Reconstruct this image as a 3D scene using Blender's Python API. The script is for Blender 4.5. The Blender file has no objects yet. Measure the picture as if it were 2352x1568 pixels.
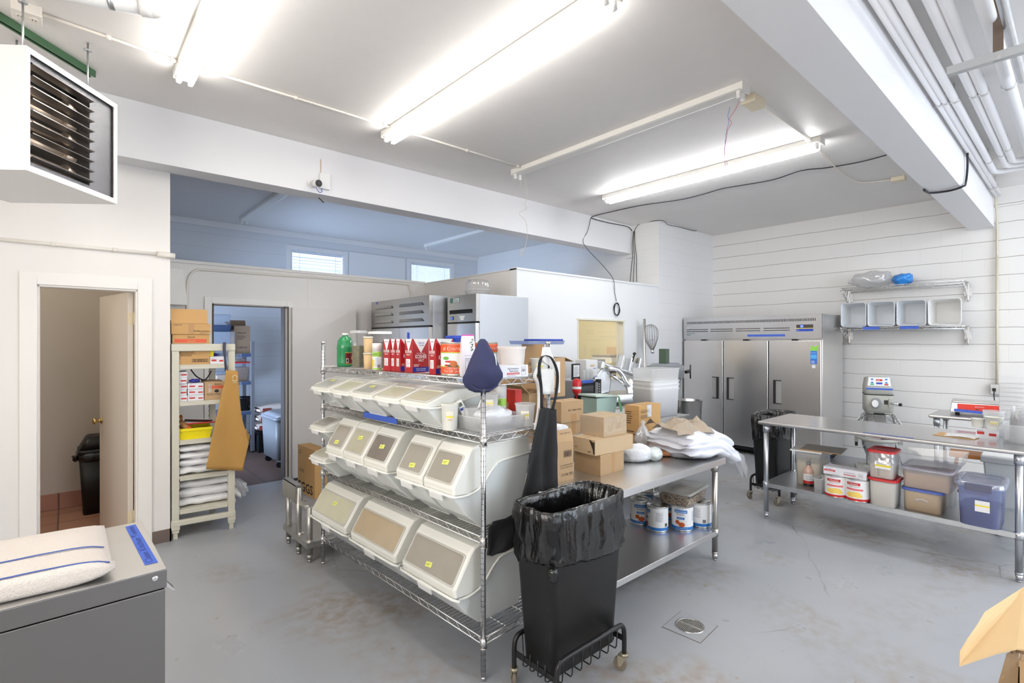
import bpy, bmesh, math, random
from mathutils import Vector, Matrix
random.seed(7)
SC = bpy.context.scene
COL = SC.collection
PI = math.pi

# ------------------------------------------------------------------ camera, world, light, exposure
F = 1165.0; YAW = math.radians(48.65); EYE = 1.6
cd = bpy.data.cameras.new('camera'); cam = bpy.data.objects.new('camera', cd); COL.objects.link(cam)
cd.sensor_width = 36.0; cd.lens = F / 2352 * 36.0; cd.clip_start = 0.05; cd.clip_end = 60
cam.location = (0, 0, EYE); cam.rotation_euler = (PI / 2, 0, YAW - PI / 2)
SC.camera = cam
SC.view_settings.view_transform = 'Standard'; SC.view_settings.look = 'None'
SC.view_settings.gamma = 1.0; SC.view_settings.use_curve_mapping = False
SC.view_settings.exposure = 0.78
cy = SC.cycles
cy.use_denoising = True; cy.max_bounces = 7; cy.diffuse_bounces = 4; cy.glossy_bounces = 3
cy.transmission_bounces = 4; cy.transparent_max_bounces = 10; cy.caustics_reflective = False; cy.caustics_refractive = False
cy.sample_clamp_indirect = 6.0; cy.use_adaptive_sampling = True; cy.adaptive_threshold = 0.035
W = bpy.data.worlds.new('world'); SC.world = W; W.use_nodes = True
W.node_tree.nodes['Background'].inputs[0].default_value = (0.62, 0.78, 1.0, 1)
W.node_tree.nodes['Background'].inputs[1].default_value = 1.0

def area(name, loc, rot, sx, sy, power, col, spread=PI):
    l = bpy.data.lights.new(name, 'AREA'); l.shape = 'RECTANGLE'; l.size = sx; l.size_y = sy; l.energy = power; l.color = col; l.spread = spread
    o = bpy.data.objects.new(name, l); COL.objects.link(o); o.location = loc; o.rotation_euler = rot
    return o
# daylight through the open roll-up door behind the camera, on the south side
area('daylight_south_door', (4.6, -4.4, 1.9), (PI / 2, 0, 0), 4.6, 3.0, 100, (0.84, 0.91, 1.0))
# unseen fill light added on the west side of the room behind the camera
area('west_fill', (-2.6, 0.6, 2.0), (PI / 2, 0, -PI / 2), 4.0, 1.8, 76, (1.0, 0.94, 0.87))
# daylight behind the blinds of the two back windows
area('daylight_back_window', (3.19, 8.86, 2.7), (PI / 2, 0, PI), 0.86, 0.9, 4.5, (0.50, 0.68, 1.0))
area('daylight_back_window', (5.4, 8.86, 2.7), (PI / 2, 0, PI), 0.86, 0.9, 4.5, (0.50, 0.68, 1.0))

# unseen light added on the west side to brighten storeroom and far room
area('storeroom_fill', (0.66, 7.4, 1.2), (PI / 2, 0, -PI / 2), 1.6, 1.8, 40, (0.50, 0.68, 1.0), 1.9)

def fwd(): return Vector((math.cos(YAW), math.sin(YAW), 0))
def rgt(): return Vector((math.sin(YAW), -math.cos(YAW), 0))
def at(u, v, x=None, y=None, z=None):
    """point on a real plane (floor, wall, table top ...) seen at a given spot of the frame"""
    r = fwd() + rgt() * ((u - 1176) / F) - Vector((0, 0, 1)) * ((v - 784) / F)
    t = x / r.x if x is not None else (y / r.y if y is not None else (z - EYE) / r.z)
    return Vector((0, 0, EYE)) + r * t
def hz(u, v, x, y):
    """height seen at row v above the ground point x, y"""
    return EYE - (v - 784) / F * Vector((x, y, 0)).dot(fwd())

# ------------------------------------------------------------------ materials
MATS = {}
def lin(c):
    return tuple((v / 12.92 if v <= 0.04045 else ((v + 0.055) / 1.055) ** 2.4) for v in c)
def rgb(r, g, b): return lin((r / 255, g / 255, b / 255)) + (1,)
def mat(name, col, rough=0.5, metal=0.0, spec=0.5, bump=0.0, bscale=60, var=0.0, vscale=8, coat=0.0, sss=0, emit=None, estr=0, stretch=None, alpha=None):
    if name in MATS: return MATS[name]
    m = bpy.data.materials.new(name); m.use_nodes = True; nt = m.node_tree; b = nt.nodes['Principled BSDF']
    b.inputs['Base Color'].default_value = col; b.inputs['Roughness'].default_value = rough; b.inputs['Metallic'].default_value = metal
    b.inputs['Specular IOR Level'].default_value = spec; b.inputs['Coat Weight'].default_value = coat
    if sss: b.inputs['Subsurface Weight'].default_value = sss
    if emit: b.inputs['Emission Color'].default_value = emit; b.inputs['Emission Strength'].default_value = estr
    if bump or var:
        tc = nt.nodes.new('ShaderNodeTexCoord'); mp = nt.nodes.new('ShaderNodeMapping'); nt.links.new(tc.outputs['Object'], mp.inputs[0])
        if stretch: mp.inputs['Scale'].default_value = stretch
    if bump:
        n = nt.nodes.new('ShaderNodeTexNoise'); n.inputs['Scale'].default_value = bscale; n.inputs['Detail'].default_value = 3
        nt.links.new(mp.outputs[0], n.inputs['Vector'])
        bp = nt.nodes.new('ShaderNodeBump'); bp.inputs['Strength'].default_value = bump; bp.inputs['Distance'].default_value = 0.01
        nt.links.new(n.outputs[0], bp.inputs['Height']); nt.links.new(bp.outputs[0], b.inputs['Normal'])
    if var:
        n = nt.nodes.new('ShaderNodeTexNoise'); n.inputs['Scale'].default_value = vscale; n.inputs['Detail'].default_value = 4
        nt.links.new(mp.outputs[0], n.inputs['Vector'])
        mx = nt.nodes.new('ShaderNodeMix'); mx.data_type = 'RGBA'
        mx.inputs[6].default_value = tuple(min(1, c * (1 - var)) for c in col[:3]) + (1,)
        mx.inputs[7].default_value = tuple(min(1, c * (1 + var)) for c in col[:3]) + (1,)
        nt.links.new(n.outputs[0], mx.inputs[0]); nt.links.new(mx.outputs[2], b.inputs['Base Color'])
    MATS[name] = m
    return m
def clear(name, tint=(1, 1, 1, 1), haze=0.14, hazecol=(0.93, 0.94, 0.95, 1), gloss=0.12, rough=0.08):
    """thin clear or cloudy plastic: mostly see-through, a little milky, a little shiny"""
    if name in MATS: return MATS[name]
    m = bpy.data.materials.new(name); m.use_nodes = True; nt = m.node_tree; nt.nodes.clear()
    out = nt.nodes.new('ShaderNodeOutputMaterial'); tr = nt.nodes.new('ShaderNodeBsdfTransparent'); tr.inputs[0].default_value = tint
    d0 = nt.nodes.new('ShaderNodeBsdfDiffuse'); d0.inputs[0].default_value = hazecol; d1_ = nt.nodes.new('ShaderNodeBsdfTranslucent'); d1_.inputs[0].default_value = hazecol
    df = nt.nodes.new('ShaderNodeMixShader'); df.inputs[0].default_value = 0.5; nt.links.new(d0.outputs[0], df.inputs[1]); nt.links.new(d1_.outputs[0], df.inputs[2])
    gl = nt.nodes.new('ShaderNodeBsdfGlossy'); gl.inputs['Roughness'].default_value = rough
    m1 = nt.nodes.new('ShaderNodeMixShader'); m1.inputs[0].default_value = haze
    nt.links.new(tr.outputs[0], m1.inputs[1]); nt.links.new(df.outputs[0], m1.inputs[2])
    fr = nt.nodes.new('ShaderNodeLayerWeight'); fr.inputs[0].default_value = 0.5
    pw_ = nt.nodes.new('ShaderNodeMath'); pw_.operation = 'POWER'; pw_.inputs[1].default_value = 4; nt.links.new(fr.outputs[1], pw_.inputs[0])
    mu = nt.nodes.new('ShaderNodeMath'); mu.operation = 'MULTIPLY_ADD'; mu.inputs[1].default_value = 0.4; mu.inputs[2].default_value = gloss * 0.35
    nt.links.new(pw_.outputs[0], mu.inputs[0])
    m2 = nt.nodes.new('ShaderNodeMixShader'); nt.links.new(mu.outputs[0], m2.inputs[0]); nt.links.new(m1.outputs[0], m2.inputs[1]); nt.links.new(gl.outputs[0], m2.inputs[2])
    nt.links.new(m2.outputs[0], out.inputs[0]); MATS[name] = m
    return m

def nmath(nt, op, a, b=None):
    n = nt.nodes.new('ShaderNodeMath'); n.operation = op
    for i, v in enumerate((a, b)):
        if v is None: continue
        if isinstance(v, (int, float)): n.inputs[i].default_value = v
        else: nt.links.new(v, n.inputs[i])
    return n.outputs[0]
def block_wall(name, col, axis, strong=0.95, head=0.14, warp=0.003):
    """painted concrete block: bed joints every 203 mm and faint head joints, dirt in the joints"""
    m = bpy.data.materials.new(name); m.use_nodes = True; nt = m.node_tree; b = nt.nodes['Principled BSDF']
    tc = nt.nodes.new('ShaderNodeTexCoord'); sx = nt.nodes.new('ShaderNodeSeparateXYZ'); nt.links.new(tc.outputs['Object'], sx.inputs[0])
    h = sx.outputs[axis]; z = sx.outputs[2]
    no = nt.nodes.new('ShaderNodeTexNoise'); no.inputs['Scale'].default_value = 3; nt.links.new(tc.outputs['Object'], no.inputs[0])
    n2 = nt.nodes.new('ShaderNodeTexNoise'); n2.inputs['Scale'].default_value = 45; n2.inputs['Detail'].default_value = 5; nt.links.new(tc.outputs['Object'], n2.inputs[0])
    zz = nmath(nt, 'ADD', z, nmath(nt, 'MULTIPLY', nmath(nt, 'SUBTRACT', no.outputs[0], 0.5), warp * 8))
    row = nmath(nt, 'FLOOR', nmath(nt, 'DIVIDE', nmath(nt, 'ADD', zz, 0.06), 0.203))
    fz = nmath(nt, 'FRACT', nmath(nt, 'DIVIDE', nmath(nt, 'ADD', zz, 0.06), 0.203))
    dz = nmath(nt, 'ABSOLUTE', nmath(nt, 'SUBTRACT', fz, 0.5))
    wid = nmath(nt, 'ADD', 0.478, nmath(nt, 'MULTIPLY', no.outputs[0], 0.014))
    bed = nmath(nt, 'GREATER_THAN', dz, wid)
    off = nmath(nt, 'MULTIPLY', nmath(nt, 'FRACT', nmath(nt, 'MULTIPLY', row, 0.5)), 0.405)
    fh = nmath(nt, 'FRACT', nmath(nt, 'DIVIDE', nmath(nt, 'ADD', h, off), 0.406))
    hd = nmath(nt, 'GREATER_THAN', nmath(nt, 'ABSOLUTE', nmath(nt, 'SUBTRACT', fh, 0.5)), 0.4945)
    gate = nmath(nt, 'GREATER_THAN', no.outputs[0], 0.50)
    k = nmath(nt, 'MAXIMUM', nmath(nt, 'MULTIPLY', bed, strong), nmath(nt, 'MULTIPLY', nmath(nt, 'MULTIPLY', hd, gate), head))
    mx = nt.nodes.new('ShaderNodeMix'); mx.data_type = 'RGBA'; mx.inputs[6].default_value = col; mx.inputs[7].default_value = (0.32, 0.29, 0.25, 1)
    nt.links.new(k, mx.inputs[0]); nt.links.new(mx.outputs[2], b.inputs['Base Color']); b.inputs['Roughness'].default_value = 0.55
    bp = nt.nodes.new('ShaderNodeBump'); bp.inputs['Strength'].default_value = 0.25; bp.inputs['Distance'].default_value = 0.006
    hh = nmath(nt, 'SUBTRACT', nmath(nt, 'MULTIPLY', n2.outputs[0], 0.5), nmath(nt, 'MAXIMUM', bed, hd))
    nt.links.new(hh, bp.inputs['Height']); nt.links.new(bp.outputs[0], b.inputs['Normal'])
    MATS[name] = m
    return m

def floor_mat():
    m = bpy.data.materials.new('painted_floor'); m.use_nodes = True; nt = m.node_tree; b = nt.nodes['Principled BSDF']
    tc = nt.nodes.new('ShaderNodeTexCoord')
    def noise(s, d=5, dist=0.0, stretch=None):
        n = nt.nodes.new('ShaderNodeTexNoise'); n.inputs['Scale'].default_value = s; n.inputs['Detail'].default_value = d; n.inputs['Distortion'].default_value = dist
        if stretch:
            mp = nt.nodes.new('ShaderNodeMapping'); mp.inputs['Scale'].default_value = stretch; nt.links.new(tc.outputs['Object'], mp.inputs[0]); nt.links.new(mp.outputs[0], n.inputs[0])
        else: nt.links.new(tc.outputs['Object'], n.inputs[0])
        return n.outputs[0]
    def ramp(x, a, c):
        n = nt.nodes.new('ShaderNodeMapRange'); n.inputs[1].default_value = a; n.inputs[2].default_value = c; nt.links.new(x, n.inputs[0]); return n.outputs[0]
    def mix(f, a, c):
        n = nt.nodes.new('ShaderNodeMix'); n.data_type = 'RGBA'
        for i, v in ((0, f), (6, a), (7, c)):
            if isinstance(v, (tuple, float)): n.inputs[i].default_value = v
            else: nt.links.new(v, n.inputs[i])
        return n.outputs[2]
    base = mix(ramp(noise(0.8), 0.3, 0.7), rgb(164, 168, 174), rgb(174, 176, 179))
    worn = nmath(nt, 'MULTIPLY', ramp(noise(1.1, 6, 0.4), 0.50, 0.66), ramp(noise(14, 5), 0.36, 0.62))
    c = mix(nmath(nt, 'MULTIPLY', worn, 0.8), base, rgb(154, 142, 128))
    spots = ramp(noise(16, 2), 0.72, 0.75)
    c = mix(nmath(nt, 'MULTIPLY', spots, 0.6), c, rgb(150, 135, 115))
    scr = nmath(nt, 'MULTIPLY', ramp(noise(6, 2, 0, (0.6, 14, 1)), 0.74, 0.77), ramp(noise(1.7), 0.5, 0.6))
    c = mix(nmath(nt, 'MULTIPLY', scr, 0.5), c, rgb(178, 160, 130))
    vo = nt.nodes.new('ShaderNodeTexVoronoi'); vo.feature = 'DISTANCE_TO_EDGE'; vo.inputs['Scale'].default_value = 0.55
    w = nt.nodes.new('ShaderNodeMix'); w.data_type = 'VECTOR'; w.inputs[0].default_value = 0.10
    n9 = nt.nodes.new('ShaderNodeTexNoise'); n9.inputs['Scale'].default_value = 3; n9.inputs['Detail'].default_value = 5; nt.links.new(tc.outputs['Object'], n9.inputs[0])
    nt.links.new(tc.outputs['Object'], w.inputs[4]); nt.links.new(n9.outputs[1], w.inputs[5]); nt.links.new(w.outputs[1], vo.inputs[0])
    crack = nmath(nt, 'MULTIPLY', nmath(nt, 'LESS_THAN', vo.outputs[0], 0.0018), ramp(noise(0.7), 0.48, 0.55))
    c = mix(nmath(nt, 'MULTIPLY', crack, 0.55), c, rgb(110, 102, 92))
    nt.links.new(c, b.inputs['Base Color'])
    ro = ramp(noise(2.5), 0.2, 0.8); ro = nmath(nt, 'ADD', nmath(nt, 'MULTIPLY', ro, 0.16), 0.24)
    nt.links.new(nmath(nt, 'ADD', ro, nmath(nt, 'MULTIPLY', worn, 0.25)), b.inputs['Roughness'])
    bp = nt.nodes.new('ShaderNodeBump'); bp.inputs['Strength'].default_value = 0.08; bp.inputs['Distance'].default_value = 0.01
    nt.links.new(noise(35, 4), bp.inputs['Height']); nt.links.new(bp.outputs[0], b.inputs['Normal'])
    MATS['painted_floor'] = m; return m
def tile_mat(name, c1, c2, grout, s, off=(0, 0, 0), axes='XY', rough=0.4):
    m = bpy.data.materials.new(name); m.use_nodes = True; nt = m.node_tree; b = nt.nodes['Principled BSDF']
    tc = nt.nodes.new('ShaderNodeTexCoord'); mp = nt.nodes.new('ShaderNodeMapping'); mp.inputs['Location'].default_value = off
    if axes == 'XZ': mp.inputs['Rotation'].default_value = (-PI / 2, 0, 0)
    br = nt.nodes.new('ShaderNodeTexBrick'); br.offset = 0; br.inputs['Color1'].default_value = c1; br.inputs['Color2'].default_value = c2
    br.inputs['Mortar'].default_value = grout; br.inputs['Scale'].default_value = 1; br.inputs['Mortar Size'].default_value = 0.006
    br.inputs['Brick Width'].default_value = s; br.inputs['Row Height'].default_value = s
    nt.links.new(tc.outputs['Object'], mp.inputs[0]); nt.links.new(mp.outputs[0], br.inputs[0]); nt.links.new(br.outputs[0], b.inputs['Base Color']); b.inputs['Roughness'].default_value = rough
    MATS[name] = m; return m

# room
PAINT = mat('wall_paint', rgb(238, 234, 229), 0.5, bump=0.12, bscale=9, var=0.015)
PAINTC = mat('ceiling_paint', rgb(238, 235, 232), 0.55, bump=0.35, bscale=7, var=0.02)
BEAMP = mat('beam_paint', rgb(236, 235, 236), 0.55, bump=0.1, bscale=12)
TRIMP = mat('trim_paint', rgb(243, 239, 233), 0.4, bump=0.05, bscale=30)
BLOCK = block_wall('painted_block', rgb(238, 236, 233), 1)
BLOCKX = block_wall('painted_block_faint', rgb(238, 237, 237), 0, 0.14, 0.10, 0.002)
BLOCKY = block_wall('painted_block_faint_side', rgb(238, 237, 235), 1, 0.12, 0.10, 0.002)
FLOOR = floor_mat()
TERRA = tile_mat('terracotta', rgb(176, 132, 110), rgb(160, 118, 98), rgb(96, 72, 60), 0.30, (0.05, 0.0, 0))
TERRAV = tile_mat('terracotta_base', rgb(188, 140, 124), rgb(176, 128, 112), rgb(110, 84, 74), 0.30, (0.05, 0, 0.0), 'XZ')
DARKTILE = tile_mat('storeroom_floor', rgb(112, 88, 76), rgb(98, 78, 70), rgb(70, 62, 58), 0.45, (0.1, 0.1, 0))
RUBBER = mat('rubber_base', rgb(112, 98, 90), 0.5)
# metals
STEEL = mat('stainless', (0.60, 0.59, 0.58, 1), 0.30, 1.0, bump=0.03, bscale=3, stretch=(1, 1, 90))
STEELH = mat('stainless_horizontal_grain', (0.56, 0.56, 0.57, 1), 0.27, 1.0, bump=0.03, bscale=3, stretch=(2, 60, 2))
STEELL = mat('stainless_light', (0.74, 0.73, 0.72, 1), 0.34, 1.0, var=0.04, vscale=4)
GALV = mat('galvanised', (0.56, 0.58, 0.60, 1), 0.42, 1.0, var=0.14, vscale=25)
CHROME = mat('chrome', (0.74, 0.75, 0.77, 1), 0.13, 1.0)
CHROMED = mat('chrome_wire', (0.72, 0.71, 0.70, 1), 0.25, 1.0)
ZINC = mat('zinc_channel', (0.55, 0.57, 0.58, 1), 0.4, 1.0)
BRASS = mat('brass', (0.62, 0.45, 0.18, 1), 0.25, 1.0)
DARKMET = mat('dark_metal', rgb(70, 68, 68), 0.4, 0.6)
BLACK = mat('black_plastic', rgb(15, 15, 16), 0.42, bump=0.05, bscale=200)
BLACKM = mat('black_painted_metal', rgb(22, 22, 23), 0.38)
BLACKR = mat('black_gasket', rgb(14, 14, 15), 0.6)
BAG = mat('black_bag', rgb(14, 14, 15), 0.22, spec=0.7, bump=0.5, bscale=22)
# plastics and papers
WHITE = mat('white_plastic', rgb(238, 238, 236), 0.4)
CREAMP = mat('cream_plastic', rgb(226, 222, 206), 0.45)
BIN = mat('bin_plastic', rgb(226, 230, 228), 0.28, coat=0.2, sss=0.0)
BINLID = mat('bin_lid_plastic', rgb(236, 236, 228), 0.22, coat=0.3)
CLEAR = clear('clear_plastic')
CLEARC = clear('cloudy_plastic', tint=(1, 1, 1, 1), haze=0.62, hazecol=(0.97, 0.98, 0.98, 1), gloss=0.08)
CLEARB = clear('blue_tinted_plastic', tint=(0.80, 0.86, 1, 1), haze=0.35, hazecol=rgb(150, 165, 215))
GLASS = clear('window_glass', haze=0.03, gloss=0.1, rough=0.02)
CARD = mat('cardboard', rgb(192, 160, 120), 0.75, var=0.04, vscale=5)
CARDL = mat('cardboard_pale', rgb(204, 178, 142), 0.75, var=0.04, vscale=5)
CARDO = mat('cardboard_warm', rgb(200, 158, 102), 0.72, var=0.04, vscale=5)
TAPE = mat('packing_tape', rgb(188, 146, 98), 0.3)
PAPER = mat('white_paper', rgb(240, 240, 240), 0.6)
INK = mat('ink', rgb(40, 36, 34), 0.6)
BTAPE = mat('blue_tape', rgb(64, 100, 200), 0.55)
RED = mat('red_print', rgb(200, 40, 40), 0.5)
YEL = mat('yellow_note', rgb(232, 236, 120), 0.6)
YELP = mat('yellow_plastic', rgb(250, 232, 20), 0.4)
BLUEP = mat('blue_print', rgb(40, 70, 180), 0.5)
GREY = mat('grey_plastic', rgb(140, 142, 145), 0.45)
TUBE_ON = mat('lit_tube', (1, 1, 1, 1), 0.4, emit=(1.0, 0.965, 0.92, 1), estr=12.5)
TUBE_ON2 = mat('lit_tube_cool', (1, 1, 1, 1), 0.4, emit=(0.98, 0.985, 1.0, 1), estr=22.0)

# ------------------------------------------------------------------ mesh building
class MB:
    def __init__(s): s.v = []; s.f = []; s.m = []; s.mats = []
    def mi(s, m):
        if m not in s.mats: s.mats.append(m)
        return s.mats.index(m)
    def add(s, vs, fs, m=None, sm=False):
        o = len(s.v); s.v += [tuple(v) for v in vs]; k = s.mi(m)
        for f in fs: s.f.append([o + i for i in f]); s.m.append((k, sm))
        return s
    def box(s, x0, x1, y0, y1, z0, z1, m=None, T=None):
        vs = [Vector((x, y, z)) for z in (z0, z1) for y in (y0, y1) for x in (x0, x1)]
        if T: vs = [T @ v for v in vs]
        return s.add(vs, [(0, 2, 3, 1), (4, 5, 7, 6), (0, 1, 5, 4), (2, 6, 7, 3), (0, 4, 6, 2), (1, 3, 7, 5)], m)
    def frustum(s, a, b, z0, z1, m=None, c=(0, 0), open_top=False):
        """rectangular taper: a=(hx,hy) at z0, b=(hx,hy) at z1"""
        vs = [(c[0] + i * h[0], c[1] + j * h[1], z) for h, z in ((a, z0), (b, z1)) for i, j in ((-1, -1), (1, -1), (1, 1), (-1, 1))]
        f = [(3, 2, 1, 0)] + [(i, (i + 1) % 4, 4 + (i + 1) % 4, 4 + i) for i in range(4)]
        if not open_top: f.append((4, 5, 6, 7))
        return s.add(vs, f, m)
    def loft(s, rings, m=None, cap0=True, cap1=True, sm=False, close=True):
        n = len(rings[0]); vs = [p for r in rings for p in r]; fs = []
        for i in range(len(rings) - 1):
            for j in range(n if close else n - 1):
                a, b = i * n + j, i * n + (j + 1) % n
                fs.append((a, b, b + n, a + n))
        s.add(vs, fs, m, sm)
        if cap0: s.add(rings[0], [tuple(range(n))[::-1]], m)
        if cap1: s.add(rings[-1], [tuple(range(n))], m)
        return s
    def rring(s, hx, hy, z, r, n=4, c=(0, 0)):
        r = min(r, hx, hy); out = []
        for q, (sx, sy) in enumerate(((1, 1), (-1, 1), (-1, -1), (1, -1))):
            for k in range(n + 1):
                a = (q + k / n) * PI / 2
                out.append((c[0] + sx * (hx - r) + r * math.cos(a), c[1] + sy * (hy - r) + r * math.sin(a), z))
        return out
    def rbox(s, hx, hy, z0, z1, r, m=None, hx1=None, hy1=None, cap1=True, cap0=True, n=4, c=(0, 0), e=0.0):
        """rounded-corner (in plan) tapered box; e softens the bottom edge"""
        hx1 = hx if hx1 is None else hx1; hy1 = hy if hy1 is None else hy1
        R = []
        if e: R.append(s.rring(hx - e, hy - e, z0, max(r - e, 0.002), n, c)); R.append(s.rring(hx, hy, z0 + e, r, n, c))
        else: R.append(s.rring(hx, hy, z0, r, n, c))
        R.append(s.rring(hx1, hy1, z1, r, n, c))
        return s.loft(R, m, cap0, cap1, True)
    def cyl(s, p0, p1, r, m=None, n=16, r1=None, caps=True, sm=True):
        p0, p1 = Vector(p0), Vector(p1); r1 = r if r1 is None else r1
        d = (p1 - p0).normalized(); a = d.orthogonal().normalized(); b = d.cross(a)
        R = [[p + (a * math.cos(t) + b * math.sin(t)) * q for t in (2 * PI * k / n for k in range(n))] for p, q in ((p0, r), (p1, r1))]
        return s.loft(R, m, caps, caps, sm)
    def tube(s, pts, r, m=None, n=8, closed=False, sm=True, caps=True):
        pts = [Vector(p) for p in pts]; N = len(pts); R = []; up = None
        for i, p in enumerate(pts):
            if closed: d = pts[(i + 1) % N] - pts[i - 1]
            else: d = pts[min(i + 1, N - 1)] - pts[max(i - 1, 0)]
            d.normalize()
            if up is None: up = d.orthogonal().normalized()
            up = (up - d * up.dot(d))
            up = up.normalized() if up.length > 1e-6 else d.orthogonal().normalized()
            b = d.cross(up); rr = r[i] if isinstance(r, (list, tuple)) else r
            R.append([p + (up * math.cos(2 * PI * k / n) + b * math.sin(2 * PI * k / n)) * rr for k in range(n)])
        if closed: R.append(R[0]); caps = False
        return s.loft(R, m, caps, caps, sm)
    def lathe(s, prof, m=None, n=24, c=(0, 0, 0), sm=True, cap0=True, cap1=True, sx=1, sy=1):
        R = [[(c[0] + r * sx * math.cos(2 * PI * k / n), c[1] + r * sy * math.sin(2 * PI * k / n), c[2] + z) for k in range(n)] for r, z in prof]
        return s.loft(R, m, cap0, cap1, sm)
    def quad(s, a, b, c, d, m=None): return s.add([a, b, c, d], [(0, 1, 2, 3)], m)
    def poly(s, pts, d, m=None):
        """flat outline given thickness vector d"""
        n = len(pts); P0 = [Vector(p) for p in pts]; P1 = [p + Vector(d) for p in P0]
        return s.add(P0 + P1, [tuple(range(n))[::-1], tuple(range(n, 2 * n))] + [(i, (i + 1) % n, n + (i + 1) % n, n + i) for i in range(n)], m)
    def grid(s, fn, nu, nv, m=None, sm=True, closeu=False):
        vs = [fn(i / nu, j / nv) for j in range(nv + 1) for i in range(nu + (0 if closeu else 1))]
        w = nu if closeu else nu + 1; fs = []
        for j in range(nv):
            for i in range(nu):
                a = j * w + i; b = j * w + (i + 1) % w
                fs.append((a, b, b + w, a + w))
        return s.add(vs, fs, m, sm)
    def text(s, t, o, u, v, h, m=None, width=None, lift=0.0006, center=False, shear=0, bold=0):
        """flat lettering: o lower start corner, u reading direction, v up direction, h capital height"""
        cu = bpy.data.curves.new('t', 'FONT'); cu.body = t; cu.size = 1; cu.resolution_u = 2; cu.fill_mode = 'FRONT'; cu.shear = shear; cu.offset = bold
        ob = bpy.data.objects.new('t', cu); me = bpy.data.meshes.new_from_object(ob)
        vs = [x.co.copy() for x in me.vertices]; fs = [tuple(p.vertices) for p in me.polygons]
        bpy.data.objects.remove(ob); bpy.data.meshes.remove(me); bpy.data.curves.remove(cu)
        if not vs: return s
        u, v, o = Vector(u).normalized(), Vector(v).normalized(), Vector(o); nrm = u.cross(v)
        x0 = min(p.x for p in vs); x1 = max(p.x for p in vs); sy = h / 0.73; sx = (width / (x1 - x0)) if width else sy
        wd = (x1 - x0) * sx; dx = -wd / 2 if center else 0
        return s.add([o + u * ((p.x - x0) * sx + dx) + v * p.y * sy + nrm * lift for p in vs], fs, m)
    def label(s, o, u, v, w, h, m, lift=0.0004):
        """thin rectangle of print or tape on a face"""
        u, v, o = Vector(u).normalized(), Vector(v).normalized(), Vector(o); n = u.cross(v) * lift
        return s.add([o + n, o + u * w + n, o + u * w + v * h + n, o + v * h + n], [(0, 1, 2, 3)], m)
    def bars(s, o, u, v, w, h, m, n=14, lift=0.0008):
        u, v, o = Vector(u).normalized(), Vector(v).normalized(), Vector(o); x = 0; rr = random.Random(3)
        st = w / n
        for k in range(n): s.label(o + u * (k * st), u, v, st * rr.choice((0.3, 0.5, 0.65)), h, m, lift)
        return s
    def lines(s, o, u, v, w, h, n, m, lift=0.0008, frac=0.35):
        rr = random.Random(int(abs(w * 1e4)) + n); u, v, o = Vector(u).normalized(), Vector(v).normalized(), Vector(o); st = h / n
        for k in range(n): s.label(o + v * (k * st), u, v, w * rr.uniform(0.6, 1), st * frac, m, lift)
        return s
    def build(s, name, m=None, parent=None, bevel=0, seg=2, solid=0, sub=0, T=None, **props):
        me = bpy.data.meshes.new(name)
        vs = [tuple(T @ Vector(v)) for v in s.v] if T else s.v
        me.from_pydata(vs, [], s.f)
        for k in s.mats: me.materials.append(k if k is not None else m)
        me.polygons.foreach_set('material_index', [k for k, _ in s.m]); me.polygons.foreach_set('use_smooth', [q for _, q in s.m])
        bm = bmesh.new(); bm.from_mesh(me); bmesh.ops.remove_doubles(bm, verts=bm.verts, dist=1e-5); bmesh.ops.recalc_face_normals(bm, faces=bm.faces) if solid == 0 and s.closed() else None
        bm.to_mesh(me); bm.free(); me.update()
        o = bpy.data.objects.new(name, me); COL.objects.link(o); o.parent = parent
        if solid:
            q = o.modifiers.new('s', 'SOLIDIFY'); q.thickness = solid; q.offset = 0
        if sub:
            q = o.modifiers.new('u', 'SUBSURF'); q.levels = sub; q.render_levels = sub
        if bevel:
            q = o.modifiers.new('b', 'BEVEL'); q.width = bevel; q.segments = seg; q.limit_method = 'ANGLE'; q.angle_limit = 0.7
        for k, x in props.items(): o[k] = x
        return o
    flatprint = False
    def closed(s): return not s.flatprint
def smooth_noise(x, y, z, k=0):
    from mathutils import noise
    return noise.noise(Vector((x + 17.3 * k, y - 5.1 * k, z + 3.7 * k)))
def PR():
    m = MB(); m.flatprint = True; return m

def thing(name, label, cat, loc=(0, 0, 0), rz=0.0, group=None):
    o = bpy.data.objects.new(name, None); COL.objects.link(o); o.location = loc; o.rotation_euler = (0, 0, rz); o.empty_display_size = 0.05
    o['label'] = label; o['category'] = cat
    if group: o['group'] = group
    return o
def tag(o, label, cat, group=None, kind=None):
    o['label'] = label; o['category'] = cat
    if group: o['group'] = group
    if kind: o['kind'] = kind
    return o
def struct(name, mb, m, parent=None, **k):
    o = mb.build(name, m, parent, **k)
    if parent is None: o['kind'] = 'structure'
    return o
def copy_tree(src, loc=None, rz=None, label=None, group=None):
    r = src.copy(); COL.objects.link(r)
    if loc is not None: r.location = loc
    if rz is not None: r.rotation_euler = (0, 0, rz)
    if label: r['label'] = label
    if group: r['group'] = group
    for ch in [c for c in COL.objects if c.parent == src]:
        c = ch.copy(); COL.objects.link(c); c.parent = r
        for g in [q for q in COL.objects if q.parent == ch]:
            d = g.copy(); COL.objects.link(d); d.parent = c
    return r

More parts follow.
